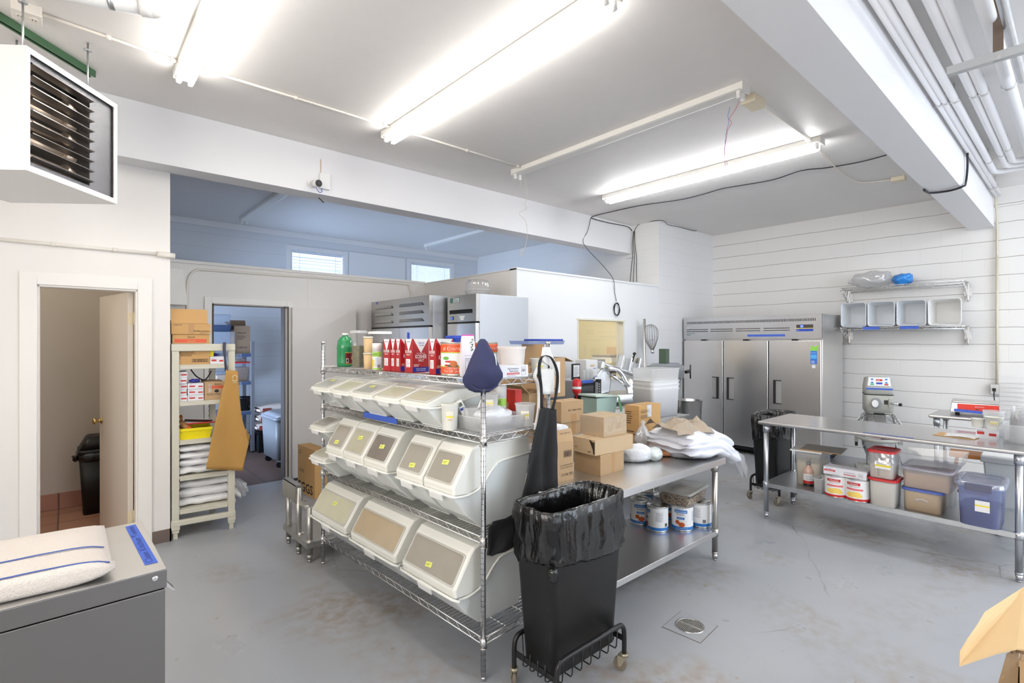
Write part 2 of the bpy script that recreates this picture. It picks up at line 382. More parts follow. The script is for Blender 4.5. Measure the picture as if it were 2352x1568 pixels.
# ------------------------------------------------------------------ the room
CZ = 3.38
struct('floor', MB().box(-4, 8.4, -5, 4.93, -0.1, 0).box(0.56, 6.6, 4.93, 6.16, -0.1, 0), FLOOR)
struct('floor_restroom', MB().box(-2.2, 0.56, 4.93, 6.7, -0.1, 0.002), TERRA)
struct('floor_storeroom', MB().box(0.56, 6.6, 6.16, 9, -0.1, 0.002), DARKTILE)
struct('ceiling', MB().box(-4, 8.4, -5, 9, CZ, CZ + 0.1), PAINTC)
struct('wall_back', MB().box(8.2, 8.4, -5, 4.18, 0, CZ), BLOCK)
o = MB().box(8.15, 8.199, -0.6, 0.73, 3.17, CZ, BLOCK).build('wall_back_ledge', BLOCK); o['kind'] = 'structure'
struct('wall_column', MB().box(6.56, 8.2, 4.18, 9.0, 0, CZ), BLOCKX)
o = MB().box(6.553, 6.56, 4.18, 9.0, 0, CZ).build('wall_column_side', BLOCKY); o['kind'] = 'structure'
struct('wall_south', MB().box(-4, 2.2, -5.1, -5, 0, CZ).box(7.0, 8.4, -5.1, -5, 0, CZ).box(2.2, 7.0, -5.1, -5, 3.1, CZ), PAINT)
struct('wall_west', MB().box(-4.1, -4, -5, 5, 0, CZ), PAINT)
# left wall with restroom doorway
DX0, DX1, DZ = -0.15, 0.42, 2.0
WY = 4.87
struct('wall_left', MB().box(-4, DX0 - 0.01, WY, WY + 0.1, 0, 2.96).box(DX1 + 0.01, 0.63, WY, WY + 0.1, 0, 2.96).box(DX0 - 0.01, DX1 + 0.01, WY, WY + 0.1, DZ, 2.96), PAINT)
struct('trim_1', MB().box(-4, 6.553, 4.65, WY, 2.95, CZ - 0.001).box(-4, 0.6, WY, WY + 0.12, 2.95, CZ - 0.001), BEAMP)
struct('trim_2', MB().box(-4, 8.2, 0.73, 0.953, 2.94, CZ - 0.001), BEAMP)
def casing(name, x0, x1, z1, y, w=0.09, t=0.018):
    return struct(name, MB().box(x0 - w, x0, y - t, y, 0, z1 + w).box(x1, x1 + w, y - t, y, 0, z1 + w).box(x0, x1, y - t, y, z1, z1 + w)
                  .box(x0 - 0.004, x0 + 0.014, y, y + 0.115, 0, z1).box(x1 - 0.014, x1 + 0.004, y, y + 0.115, 0, z1).box(x0, x1, y, y + 0.115, z1 - 0.014, z1), TRIMP, bevel=0.004)
casing('trim_3', DX0, DX1, DZ, WY)
struct('baseboard_left', MB().box(DX1 + 0.09, 0.636, WY - 0.01, WY, 0, 0.1).box(0.626, 0.636, WY - 0.01, WY + 0.1, 0, 0.1), RUBBER)
# restroom
struct('wall_restroom_back', MB().box(-2.2, 0.56, 6.5, 6.6, 0, CZ), mat('restroom_paint', rgb(208, 200, 190), 0.6))
struct('wall_restroom_side', MB().box(0.53, 0.63, WY + 0.1, 6.5, 0, CZ), MATS['restroom_paint'])
struct('wall_restroom_west', MB().box(-2.2, -2.1, WY + 0.1, 6.5, 0, CZ), MATS['restroom_paint'])
struct('baseboard_restroom', MB().box(-2.1, 0.53, 6.485, 6.5, 0, 0.155).box(0.515, 0.53, 4.98, 6.485, 0, 0.155), TERRAV)
d1 = MB().box(-0.035, 0, 0, 0.72, 0.012, 1.985).build('door_1', mat('door_paint', rgb(226, 216, 203), 0.45)); d1['kind'] = 'structure'
d1.location = (DX1 - 0.02, WY + 0.11, 0); d1.rotation_euler = (0, 0, 0.20)
MB().lathe([(0.026, 0), (0.028, 0.004), (0.024, 0.008), (0.011, 0.012), (0.011, 0.03), (0.022, 0.038), (0.027, 0.05), (0.024, 0.062), (0.008, 0.066)], n=16).build('door_knob', BRASS, d1, T=Matrix.Translation((-0.035, 0.66, 0.92)) @ Matrix.Rotation(-PI / 2, 4, 'Y'))
for z in (0.22, 1.78):
    MB().box(-0.037, -0.002, -0.004, -0.001, z - 0.045, z + 0.045).cyl((0.003, -0.006, z - 0.05), (0.003, -0.006, z + 0.05), 0.005, n=8).build('hinge', mat('painted_hinge', rgb(226, 212, 180), 0.4), d1)
# storeroom partition with doorway
PY = 6.1; EX0, EX1, EZ = 1.155, 1.91, 2.0; PH = 2.40
struct('wall_partition', MB().box(0.63, EX0, PY, PY + 0.1, 0, PH).box(EX1, 3.75, PY, PY + 0.1, 0, PH).box(EX0, EX1, PY, PY + 0.1, EZ, PH)
       .box(0.63, 3.75, PY - 0.02, PY + 0.12, PH, PH + 0.03).box(2.15, 2.156, PY - 0.003, PY, 0, PH), PAINT)
casing('trim_4', EX0, EX1, EZ, PY, 0.07)
struct('trim_5', MB().box(EX0 + 0.004, EX0 + 0.016, PY - 0.02, PY + 0.11, 0, EZ).box(EX1 - 0.03, EX1 - 0.02, PY - 0.022, PY + 0.11, 0, EZ).box(EX1 + 0.004, EX1 + 0.016, PY - 0.03, PY - 0.016, 0, EZ)
       .box(EX0, EX1, PY - 0.02, PY - 0.014, EZ - 0.02, EZ - 0.008), mat('weatherstrip', rgb(90, 78, 68), 0.6))
d2 = MB().box(0, 0.76, -0.022, 0.022, 0.03, 1.99).build('door_2', mat('door_paint_2', rgb(236, 231, 225), 0.45)); d2['kind'] = 'structure'
d2.location = (1.955, PY - 0.05, 0); d2.rotation_euler = (0, 0, -0.01)
MB().box(0.01, 0.745, -0.0235, -0.022, 0.0, 0.03).build('door_sweep', DARKMET, d2)
# office box
struct('wall_office_side', MB().box(3.75, 3.85, 4.28, PY, 0, PH).box(3.74, 3.86, 4.18, PY, PH, PH + 0.012), PAINT)
OY = 4.18; wx0 = at(1327, 732, y=OY).x; wx1 = at(1432, 735, y=OY).x; wz1 = at(1327, 732, y=OY).z; wz0 = 1.10
struct('wall_office_front', MB().box(3.75, wx0, OY, OY + 0.1, 0, PH).box(wx1, 6.553, OY, OY + 0.1, 0, PH).box(wx0, wx1, OY, OY + 0.1, wz1, PH).box(wx0, wx1, OY, OY + 0.1, 0, wz0)
       .box(3.74, 6.553, OY - 0.012, OY + 0.11, PH, PH + 0.02), mat('office_paint', rgb(238, 239, 240), 0.5, bump=0.08, bscale=9))
struct('ceiling_office_shield', MB().box(3.85, 6.55, 4.28, PY, PH - 0.05, PH - 0.01), PAINT)  # unseen roof added to keep the office lamp from lighting the far room
OFF = mat('office_cream', rgb(226, 218, 186), 0.6)
struct('wall_office_inner', MB().box(3.9, 6.55, 5.9, 6.0, 0, 2.4).box(6.45, 6.55, 4.3, 5.9, 0, 2.4), OFF)
w3 = struct('window_3', MB().box(wx0 - 0.01, wx0 + 0.012, OY - 0.006, OY + 0.11, wz0, wz1).box(wx1 - 0.012, wx1 + 0.012, OY - 0.006, OY + 0.11, wz0, wz1).box(wx0 - 0.02, wx1 + 0.03, OY - 0.012, OY + 0.11, wz1 - 0.012, wz1 + 0.008).box(wx0, wx1, OY - 0.02, OY + 0.11, wz0 - 0.012, wz0 + 0.012), CREAMP)
MB().box(wx0, wx1, OY + 0.05, OY + 0.054, wz0, wz1).build('pane', GLASS, w3)
# far room
struct('wall_far', MB().box(0.6, 2.744, 8.55, 8.65, 0, CZ).box(3.63, 4.944, 8.55, 8.65, 0, CZ).box(5.865, 6.6, 8.55, 8.65, 0, CZ)
       .box(2.744, 3.63, 8.55, 8.65, 3.09, CZ).box(4.944, 5.865, 8.55, 8.65, 3.11, CZ).box(2.744, 3.63, 8.55, 8.65, 0, 2.3).box(4.944, 5.865, 8.55, 8.65, 0, 2.3), block_wall('far_block', rgb(222, 224, 228), 0, 0.25, 0.15, 0.002))
struct('wall_far_west', MB().box(0.53, 0.63, 6.5, 9, 0, CZ), MATS['restroom_paint'])
struct('trim_6', MB().box(0.63, 6.553, 8.525, 8.55, CZ - 0.09, CZ), BEAMP, bevel=0.004)
struct('trim_7', MB().box(3.72, 4.82, 8.535, 8.55, 2.3, 3.17), BEAMP, bevel=0.004)
BLIND = mat('blind_slat', rgb(232, 238, 248), 0.4)
for i, (x0, x1, zt) in enumerate(((2.744, 3.63, 3.09), (4.944, 5.865, 3.11))):
    w = struct('window_%d' % (i + 1), MB().box(x0 - 0.07, x0, 8.535, 8.55, 2.3, zt + 0.07).box(x1, x1 + 0.07, 8.535, 8.55, 2.3, zt + 0.07).box(x0, x1, 8.535, 8.55, zt, zt + 0.07)
               .box(x0, x0 + 0.02, 8.55, 8.63, 2.3, zt).box(x1 - 0.02, x1, 8.55, 8.63, 2.3, zt).box(x0, x1, 8.6, 8.63, 2.68, 2.7), BEAMP)
    b = MB(); rr = random.Random(i)
    n = 24; z = zt - 0.03
    while z > 2.35:
        tilt = 0.32 if i else rr.choice((0.05, 0.1, 0.3, 0.45))
        c, s_ = math.cos(tilt) * 0.0125, math.sin(tilt) * 0.0125 + 0.003
        b.add([(x0 + 0.03, 8.575 - c, z - s_), (x1 - 0.03, 8.575 - c, z - s_), (x1 - 0.03, 8.575 + c, z + s_), (x0 + 0.03, 8.575 + c, z + s_)], [(0, 1, 2, 3)], BLIND)
        z -= 0.021 if i else rr.choice((0.02, 0.02, 0.024, 0.05))
    b.box(x0 + 0.02, x1 - 0.02, 8.555, 8.59, zt - 0.028, zt - 0.002, BLIND)
    for q in (0.16, 0.84): b.box(x0 + (x1 - x0) * q - 0.003, x0 + (x1 - x0) * q + 0.003, 8.56, 8.5615, 2.35, zt - 0.02, WHITE)
    b.build('blind', BLIND, w)
    MB().box(x0, x1, 8.62, 8.624, 2.3, zt).build('pane', GLASS, w)

# ------------------------------------------------------------------ ceiling fixtures
def strip_light(x, y0, y1, label, group, lit=None, tubes=2):
    """two-tube strip light along y, hanging plate up against the ceiling; origin at the ceiling"""
    t = thing('strip_light', label, 'light', (x, (y0 + y1) / 2, CZ), 0, group); h = (y1 - y0) / 2
    W_ = mat('fixture_enamel', rgb(240, 238, 232), 0.35)
    MB().poly([(-0.056, -h, -0.001), (0.056, -h, -0.001), (0.056, -h, -0.045), (0.04, -h, -0.05), (-0.04, -h, -0.05), (-0.056, -h, -0.045)], (0, 2 * h, 0)).build('housing', W_, t)
    for sy in (-1, 1):
        e = MB()
        e.box(-0.058, 0.058, sy * h - 0.006 * sy, sy * h + 0.002 * sy, -0.06, -0.001) if sy > 0 else e.box(-0.058, 0.058, sy * h - 0.002, sy * h + 0.006, -0.06, -0.001)
        e.build('end_plate', W_, t)
        for sx in (-1, 1):
            s = MB().box(sx * 0.033 - 0.011, sx * 0.033 + 0.011, sy * (h - 0.035) - 0.012, sy * (h - 0.035) + 0.012, -0.088, -0.05)
            s.cyl((sx * 0.033, sy * (h - 0.048), -0.088), (sx * 0.033, sy * (h - 0.022), -0.088), 0.014, n=10)
            s.build('lamp_holder', WHITE, t)
    if lit:
        for sx in (-1, 1):
            MB().cyl((sx * 0.033, -h + 0.05, -0.088), (sx * 0.033, h - 0.05, -0.088), 0.0165, lit, n=8).build('tube', lit, t)
    return t
LG = 'two-tube strip lights on the ceiling'
strip_light(0.585, 1.56, 3.95, 'lit strip light nearest the louvred heater, cut off by the top of the photo', LG, TUBE_ON)
strip_light(2.06, 1.56, 3.95, 'brightly lit long strip light right above the wire rack of bins', LG, TUBE_ON)
strip_light(3.52, 1.56, 3.95, 'dead strip light without tubes, loose wires hanging from its ends', LG, None)
strip_light(4.95, 1.53, 3.90, 'lit strip light furthest from the heater, beside the black ceiling cables', LG, TUBE_ON2)
for x, w_ in ((-0.9, 'above the west end'), (2.06, 'above the middle'), (4.95, 'above the prep table side'), (6.9, 'nearest the block wall')):  # unseen strip lights added to brighten the room from behind the camera
    strip_light(x, -3.2, -0.8, 'added unseen strip light of the bay beyond the second beam, ' + w_, LG, TUBE_ON2)
# office lamp, and a lamp added to brighten the restroom, both unseen
def ceiling_lamp(x, y, z, power, col, label):
    t = thing('ceiling_lamp', label, 'light', (x, y, z))
    MB().lathe([(0.13, 0), (0.14, -0.03), (0.11, -0.06)], WHITE, 20).build('lamp_base', WHITE, t)
    MB().lathe([(0.105, -0.06), (0.10, -0.10), (0.05, -0.125)], None, 20).build('globe', mat('globe_' + str(power), (1, 1, 1, 1), 0.4, emit=col + (1,), estr=power), t)
ceiling_lamp(5.4, 5.0, PH - 0.05, 60, (1.0, 0.93, 0.80), 'round ceiling lamp above the office box')
ceiling_lamp(-0.9, 5.7, CZ, 60, (1.0, 0.95, 0.88), 'unseen ceiling lamp added to light the restroom')

def wire(mb, pts, r, m=None, n=6, curve=6):
    """smooth cable through points"""
    P = [Vector(p) for p in pts]; out = []
    for i in range(len(P) - 1):
        a = P[max(i - 1, 0)]; b = P[i]; c = P[i + 1]; d = P[min(i + 2, len(P) - 1)]
        for k in range(curve):
            t = k / curve
            out.append(0.5 * ((2 * b) + (c - a) * t + (2 * a - 5 * b + 4 * c - d) * t * t + (3 * b - a - 3 * c + d) * t ** 3))
    out.append(P[-1]); return mb.tube(out, r, m, n)
CZ1 = CZ - 0.012
def straps(mb, a, b, ks, r=0.014, m=None):
    a, b = Vector(a), Vector(b); d = (b - a).normalized()
    for k in ks:
        p = a.lerp(b, k); mb.cyl(p - d * 0.012, p + d * 0.012, r, n=8, m=m)
    return mb
COND = mat('painted_conduit', rgb(238, 232, 222), 0.45)
# conduit run from the outlet box to the lights
bx = at(62, 30, z=CZ - 0.03); A = Vector((bx.x + 0.06, bx.y, CZ1)); L1 = Vector((0.53, 3.80, CZ1)); L2 = Vector((2.0, 3.80, CZ1)); L3 = Vector((3.46, 3.80, CZ1))
for (a, b, ks, lab) in ((A, L1, (0.45, 0.96), 'thin painted conduit between the ceiling outlet box and the first strip light'),
                        (Vector((0.65, 3.80, CZ1)), L2, (0.45, 0.97), 'thin painted conduit between the first and second lit strip lights'),
                        (Vector((2.12, 3.80, CZ1)), L3, (0.5, 0.97), 'thin painted conduit from the second lit strip light to the dead one')):
    tag(straps(MB().cyl(a, b, 0.009, n=8), a, b, ks).build('ceiling_conduit', COND), lab, 'conduit', 'ceiling conduits between the lights')
t = thing('outlet_box', 'cream double outlet box on the ceiling above the heater', 'outlet', (bx.x, bx.y, CZ))
MB().box(-0.06, 0.06, -0.058, 0.058, -0.055, 0).build('box', COND, t, bevel=0.004)
for k in (-0.028, 0.028): MB().cyl((k, 0, -0.058), (k, 0, -0.054), 0.018, n=14).box(k - 0.008, k - 0.005, -0.006, 0.006, -0.0595, -0.058, BLACKR).box(k + 0.005, k + 0.008, -0.006, 0.006, -0.0595, -0.058, BLACKR).build('socket', COND, t)
# conduit on the left wall ending in an elbow past the corner
a = at(-30, 545, y=WY - 0.014); b = at(378, 584, y=WY - 0.014); c = at(402, 589, y=WY - 0.03)
tag(straps(MB().cyl((a.x, a.y, 2.29), (0.54, a.y, 2.29), 0.013, n=10).cyl((0.54, a.y, 2.29), (0.66, a.y, 2.285), 0.024, n=12), (a.x, a.y, 2.29), (0.54, a.y, 2.29), (0.35, 0.72), 0.017).build('wall_conduit', COND), 'white painted conduit running level along the restroom wall above the door', 'conduit')
# plastic drain pipe
z = CZ - 0.09
p0 = at(205, -8, z=z); p1 = at(362, 22, z=z)
t = thing('drain_pipe', 'thick white plastic pipe with elbow under the ceiling above the heater', 'pipe', (0, 0, 0))
d = (p1 - p0).normalized(); side = Vector((-d.y, d.x, 0)) 
q = p1 - d * 0.06
MB().cyl(p0 - d * 0.5, q, 0.04, n=18).cyl(q - d * 0.01, q + d * 0.04, 0.046, n=18).build('pipe', WHITE, t)
e = MB(); wire(e, [q, q + d * 0.05, q + d * 0.08 - side * 0.0 + Vector((0, 0, 0.03)), q + d * 0.09 + Vector((0, 0, 0.1))], 0.043, n=16); e.build('elbow', WHITE, t)
m_ = p0.lerp(q, 0.42); MB().cyl(m_ - d * 0.012, m_ + d * 0.012, 0.042, n=18).box(m_.x - 0.01, m_.x + 0.01, m_.y - 0.04, m_.y - 0.036, m_.z, CZ).build('strap', ZINC, t)
# green strut channel
g0 = at(-20, 28, z=CZ - 0.02); g1 = at(213, 174, z=CZ - 0.03); gd = (g1 - g0).normalized(); gs = Vector((-gd.y, gd.x, 0))
g = MB(); GREEN = mat('green_channel', rgb(72, 112, 78), 0.45)
prof = [(-0.021, 0), (0.021, 0), (0.021, -0.041), (0.009, -0.041), (0.009, -0.036), (0.016, -0.036), (0.016, -0.004), (-0.016, -0.004), (-0.016, -0.036), (-0.009, -0.036), (-0.009, -0.041), (-0.021, -0.041)]
g.poly([Vector((g0.x, g0.y, CZ)) + gs * a_ + Vector((0, 0, b_)) for a_, b_ in prof], Vector((g1.x - g0.x, g1.y - g0.y, 0)))
tag(g.build('strut_channel', GREEN), 'green painted strut channel on the ceiling from which the heater hangs', 'channel')
# unit heater
HB = 2.445; hp = Vector((0, 0, 0)) + fwd() * 2.5 + rgt() * (-2.395); ha = YAW + math.radians(3.6)
t = thing('unit_heater', 'white louvred unit heater hanging from the ceiling beside the restroom wall', 'heater', (hp.x, hp.y, HB), ha)
HW, HH, HD = 0.63, 0.615, 0.62
HEN = mat('heater_enamel', rgb(240, 238, 236), 0.3)
m = MB(); m.box(0, HW, 0.012, HD, 0, HH).box(0, HW, 0, 0.013, 0, 0.035).box(0, HW, 0, 0.013, HH - 0.035, HH).box(0, 0.018, 0, 0.013, 0.035, HH - 0.035).box(HW - 0.03, HW, 0, 0.013, 0.035, HH - 0.035)
sh = MB()
# shell: five sides, open front
sh.box(0, HW, 0.0, HD, HH - 0.004, HH).box(0, HW, 0, HD, 0, 0.004).box(0, 0.004, 0, HD, 0.004, HH - 0.004).box(HW - 0.004, HW, 0, HD, 0.004, HH - 0.004).box(0, HW, HD - 0.004, HD, 0, HH)
sh.box(0.004, HW - 0.004, -0.001, 0.004, 0.004, 0.03).box(0.004, HW - 0.004, -0.001, 0.004, HH - 0.03, HH - 0.004).box(0.004, 0.022, -0.001, 0.004, 0.03, HH - 0.03).box(HW - 0.03, HW - 0.004, -0.001, 0.004, 0.03, HH - 0.03)
sh.box(-0.0005, 0, 0.22, 0.223, 0, HH, DARKMET)
sh.build('casing', HEN, t)
HS = mat('speckled_aluminised_steel', (0.40, 0.40, 0.42, 1), 0.30, 0.9, bump=0.55, bscale=260)
ox0, ox1, oz0, oz1 = 0.03, 0.435, 0.055, HH - 0.055
f = MB().box(0.01, ox0, 0.02, 0.024, 0.02, HH - 0.02).box(ox1, HW - 0.01, 0.02, 0.024, 0.02, HH - 0.02).box(ox0, ox1, 0.02, 0.024, 0.02, oz0).box(ox0, ox1, 0.02, 0.024, oz1, HH - 0.02)
f.build('front_panel', HS, t)
MB().box(ox0 - 0.01, ox0 - 0.006, 0.024, 0.35, oz0, oz1).box(ox1 + 0.006, ox1 + 0.01, 0.024, 0.35, oz0, oz1).box(ox0, ox1, 0.345, 0.35, oz0, oz1).box(ox0, ox1, 0.03, 0.35, oz0 - 0.006, oz0 - 0.002).build('inner_duct', mat('duct_dark', (0.34, 0.32, 0.30, 1), 0.4, 0.8), t)
TB = mat('heat_tube', (0.62, 0.52, 0.42, 1), 0.35, 0.7, var=0.2, vscale=6)
for k in range(5):
    z_ = oz0 + 0.05 + k * 0.09
    hx = MB(); hx.cyl((ox0 + 0.0, 0.11, z_), (ox1 - 0.06, 0.11, z_), 0.03, n=12).cyl((ox1 - 0.10, 0.09, z_ + 0.01), (ox1 - 0.045, 0.09, z_ - 0.012), 0.034, n=12)
    hx.build('heat_exchanger_tube', TB, t)
for k in range(9):
    z_ = oz0 + 0.018 + k * (oz1 - oz0 - 0.02) / 8.4
    T_ = Matrix.Translation((0, 0.014, z_)) @ Matrix.Rotation(-0.25, 4, 'X')
    MB().box(ox0, ox1, -0.020, 0.022, -0.0012, 0.0012, T=T_).box(ox0, ox1, -0.023, -0.019, -0.003, 0.003, T=T_).build('louvre', mat('louvre_steel', (0.32, 0.30, 0.285, 1), 0.3, 0.9), t)
for (hx_, hy_) in ((0.10, 0.10), (0.53, 0.10), (0.10, 0.5), (0.53, 0.5)):
    MB().cyl((hx_, hy_, HH), (hx_, hy_, CZ - HB - 0.002), 0.005, n=8).cyl((hx_, hy_, HH), (hx_, hy_, HH + 0.008), 0.014, n=6).cyl((hx_, hy_, CZ - HB - 0.05), (hx_, hy_, CZ - HB - 0.042), 0.02, n=12).build('hanging_rod', ZINC, t)

# ------------------------------------------------------------------ pipes beyond the second beam
PZ = 3.27
PIPES = [(2007, 0.019, 8.05, 0), (2030, 0.019, 8.0, 0), (2066, 0.024, 6.9, 1), (2134, 0.024, 6.75, 1), (2170, 0.027, 6.6, 1), (2257, 0.034, 7.6, 0)]
plabels = ['slim white ceiling pipe closest to the second beam', 'slim white ceiling pipe, second out from the second beam', 'white ceiling pipe third out from the second beam, bending at its far end',
           'white ceiling pipe fourth out from the second beam, above the strut', 'white ceiling pipe fifth out from the second beam, above the strut', 'fat white ceiling pipe beside the bare grey one']
for (u, r, xe, turn), lab in zip(PIPES, plabels):
    p = at(u, 0, z=PZ); b = MB()
    if turn: b.tube([(1.2, p.y, PZ), (xe - 0.06, p.y, PZ), (xe - 0.02, p.y - 0.02, PZ), (xe, p.y - 0.06, PZ), (xe, -0.8, PZ)], r, n=12)
    else: b.cyl((1.2, p.y, PZ), (xe, p.y, PZ), r, n=12)
    t = thing('ceiling_pipe', lab, 'pipe', (0, 0, 0), 0, 'white pipes under the ceiling'); b.build('pipe', BEAMP, t)
    for xs in (2.55, 4.6, xe - 0.5):
        MB().cyl((xs - 0.012, p.y, PZ), (xs + 0.012, p.y, PZ), r + 0.005, n=12).box(xs - 0.006, xs + 0.006, p.y - 0.003, p.y + 0.003, PZ + r, CZ).build('pipe_hanger', CHROMED, t)
p = at(2302, 0, z=3.2); t = thing('conduit_pipe', 'bare grey metal conduit under the ceiling beyond the second beam', 'pipe', (0, 0, 0))
MB().cyl((1.2, p.y, 3.2), (4.4, p.y, 3.2), 0.021, n=12).build('pipe', GALV, t)
MB().cyl((3.0, p.y, 3.2), (3.07, p.y, 3.2), 0.027, n=12).box(3.03, 3.04, p.y - 0.003, p.y + 0.003, 3.2, CZ).build('coupling', GALV, t)
# thin conduit clipped along the beam face, going down the wall to the outlet
t = thing('wall_conduit', 'long thin conduit along the second beam, down the block wall to the outlet box', 'conduit', (0, 0, 0))
cz = at(1968, 0, y=0.715).z; ybm = 0.716
b = MB(); wire(b, [(1.2, ybm, 3.33), (7.7, ybm, 3.33), (8.05, ybm - 0.004, 3.28), (8.172, ybm - 0.01, 3.0), (8.172, ybm - 0.01, 2.6)], 0.010, n=8)
b.cyl((8.172, ybm - 0.01, 2.6), (8.172, ybm - 0.01, 1.09), 0.013, n=10); b.build('pipe', mat('aged_conduit', rgb(214, 206, 184), 0.45), t)
for xs in (2.6, 3.5, 4.5, 5.6): MB().box(xs - 0.01, xs + 0.01, ybm - 0.014, 0.73, 3.315, 3.36).build('strap', COND, t)
# strut and its hanging bracket
sp = at(2176, 166, z=3.06)
t = thing('strut_channel', 'grey steel strut channel hung below the pipes beyond the second beam', 'channel', (sp.x, sp.y, 3.04))
MB().poly([(a_ * 1.0, 0, b_) for a_, b_ in ((-0.021, 0), (0.021, 0), (0.021, 0.041), (0.009, 0.041), (0.009, 0.037), (0.017, 0.037), (0.017, 0.004), (-0.017, 0.004), (-0.017, 0.037), (-0.009, 0.037), (-0.009, 0.041), (-0.021, 0.041))], (0, -1.4, 0)).build('channel', ZINC, t)
for k in (-0.2, -1.1):
    MB().box(-0.004, 0.0, k - 0.02, k + 0.02, 0.0, CZ - 3.042).build('hanging_bracket', mat('rusty_bracket', rgb(120, 104, 92), 0.6, 0.4, var=0.2, vscale=30), t)
    MB().cyl((-0.028, k, 0.02), (-0.02, k, 0.02), 0.011, n=6).build('bolt', CHROMED, t)

# ------------------------------------------------------------------ cables, boxes and cameras
CABLE = mat('black_cable', rgb(38, 38, 42), 0.5)
cb = MB()
pts = [at(2036, 356, z=CZ1), at(1975, 372, z=CZ1), at(1900, 385, z=CZ1), at(1840, 392, z=CZ1), at(1770, 414, z=CZ1), at(1665, 432, z=CZ1), at(1615, 446, z=CZ1), at(1560, 459, z=CZ1), at(1470, 472, z=CZ1), at(1388, 490, z=CZ1), at(1358, 498, z=CZ1)]
pts[-1].y = min(pts[-1].y, 4.63)
hy = 4.636
h2 = [at(1362, 502, y=hy), at(1400, 512, y=hy), at(1440, 520, y=hy), at(1452, 530, y=hy)]
wire(cb, pts + h2, 0.0055)
wire(cb, [p + Vector((0, 0.01 * math.sin(i * 2.1) , 0)) for i, p in enumerate(pts)] , 0.004)
x_ = 6.538
col = [at(1453, 531, x=x_), at(1450, 560, x=x_), at(1454, 590, x=x_), at(1451, 615, x=x_), at(1448, 649, x=x_)]
col = [Vector((6.538, 4.60 + 0.02 * k, hz(1450, v, 6.538, 4.6))) for k, v in ((0, 531), (0.4, 560), (-0.4, 590), (0.3, 620), (0.6, 648))]
for k in (0, 0.012, -0.012): wire(cb, [p + Vector((0, k * (1 + i), 0)) for i, p in enumerate(col)], 0.0045)
for k in (0.05, -0.06, 0.09): cb.cyl(col[1 + (k > 0)], col[1 + (k > 0)] + Vector((-0.10, k, -0.03)), 0.002, n=4)
tag(cb.build('cable_bundle', CABLE), 'bundle of black cables pinned under the ceiling and down the block column', 'cable')
cb = MB(); wire(cb, [col[0], at(1470, 514, x=x_), at(1518, 506, x=x_ - 0.02), at(1536, 516, y=4.165), at(1560, 521, y=4.165), at(1595, 530, y=4.165), at(1612, 527, y=4.165), at(1634, 528, y=4.165)], 0.004)
tag(cb.build('camera_cable', CABLE), 'single black cable running over the column to the small corner camera', 'cable')
# the cable with a coil on the office wall
cb = MB(); oy = OY - 0.014
wire(cb, [at(1357, 500, y=hy), at(1350, 530, y=hy), at(1339, 553, y=hy), at(1352, 575, y=4.4), at(1385, 610, y=4.2), at(1408, 640, y=oy - 0.01), at(1412, 670, y=oy), at(1416, 692, y=oy)], 0.004)
cc = at(1416, 710, y=oy)
for k in range(4):
    a0 = k * 0.7
    cb.tube([cc + Vector(((0.058 + 0.006 * math.sin(3 * a_ + k)) * math.cos(a_), -0.004 * k, (0.082 + 0.005 * math.cos(2 * a_ + k)) * math.sin(a_))) for a_ in (2 * PI * j / 28 + a0 for j in range(28))], 0.0042, closed=True, n=6)
tag(cb.build('coiled_cable', CABLE), 'black cable hanging from the beam, coiled against the office wall above the window', 'cable')
# loose wires of the dead strip light
cb = MB(); Lx, Ly = 3.50, 3.80
zz = lambda v: hz(1205, v, Lx, Ly)
pw = lambda u, v: Vector((0, 0, EYE)) + (fwd() + rgt() * ((u - 1176) / F) - Vector((0, 0, 1)) * ((v - 784) / F)) * Vector((Lx, Ly, 0)).dot(fwd())
wire(cb, [pw(1203, 400), pw(1208, 425), pw(1210, 455), pw(1205, 470), pw(1210, 478), pw(1192, 490), pw(1206, 505), pw(1211, 530), pw(1208, 560), pw(1200, 578), pw(1194, 588), pw(1199, 570), pw(1205, 582), pw(1197, 587)], 0.0022, n=5)
wire(cb, [pw(1202, 402), pw(1196, 420), pw(1193, 432)], 0.0018, n=5)
tag(cb.build('hanging_wire', mat('pale_wire', rgb(200, 190, 178), 0.5)), 'thin pale wire with a knotted loop hanging from the dead strip light', 'wire')
Lx, Ly = 3.52, 1.66
pw2 = lambda u, v: Vector((0, 0, EYE)) + (fwd() + rgt() * ((u - 1176) / F) - Vector((0, 0, 1)) * ((v - 784) / F)) * Vector((Lx, Ly, 0)).dot(fwd())
t = thing('loose_wires', 'tangle of red and blue wires dangling from the end of the dead light', 'wire', (0, 0, 0))
for nm, c_, P_ in (('red_wire', rgb(215, 70, 95), [(1698, 232), (1690, 250), (1676, 272), (1680, 282), (1671, 300), (1668, 320), (1664, 345), (1666, 388)]), ('blue_wire', rgb(70, 110, 200), [(1677, 245), (1672, 265), (1674, 280), (1669, 300), (1666, 325), (1665, 352), (1672, 385)])):
    b = MB(); wire(b, [pw2(*q) for q in P_], 0.0016, n=5); b.build(nm, mat(nm, c_, 0.5), t)
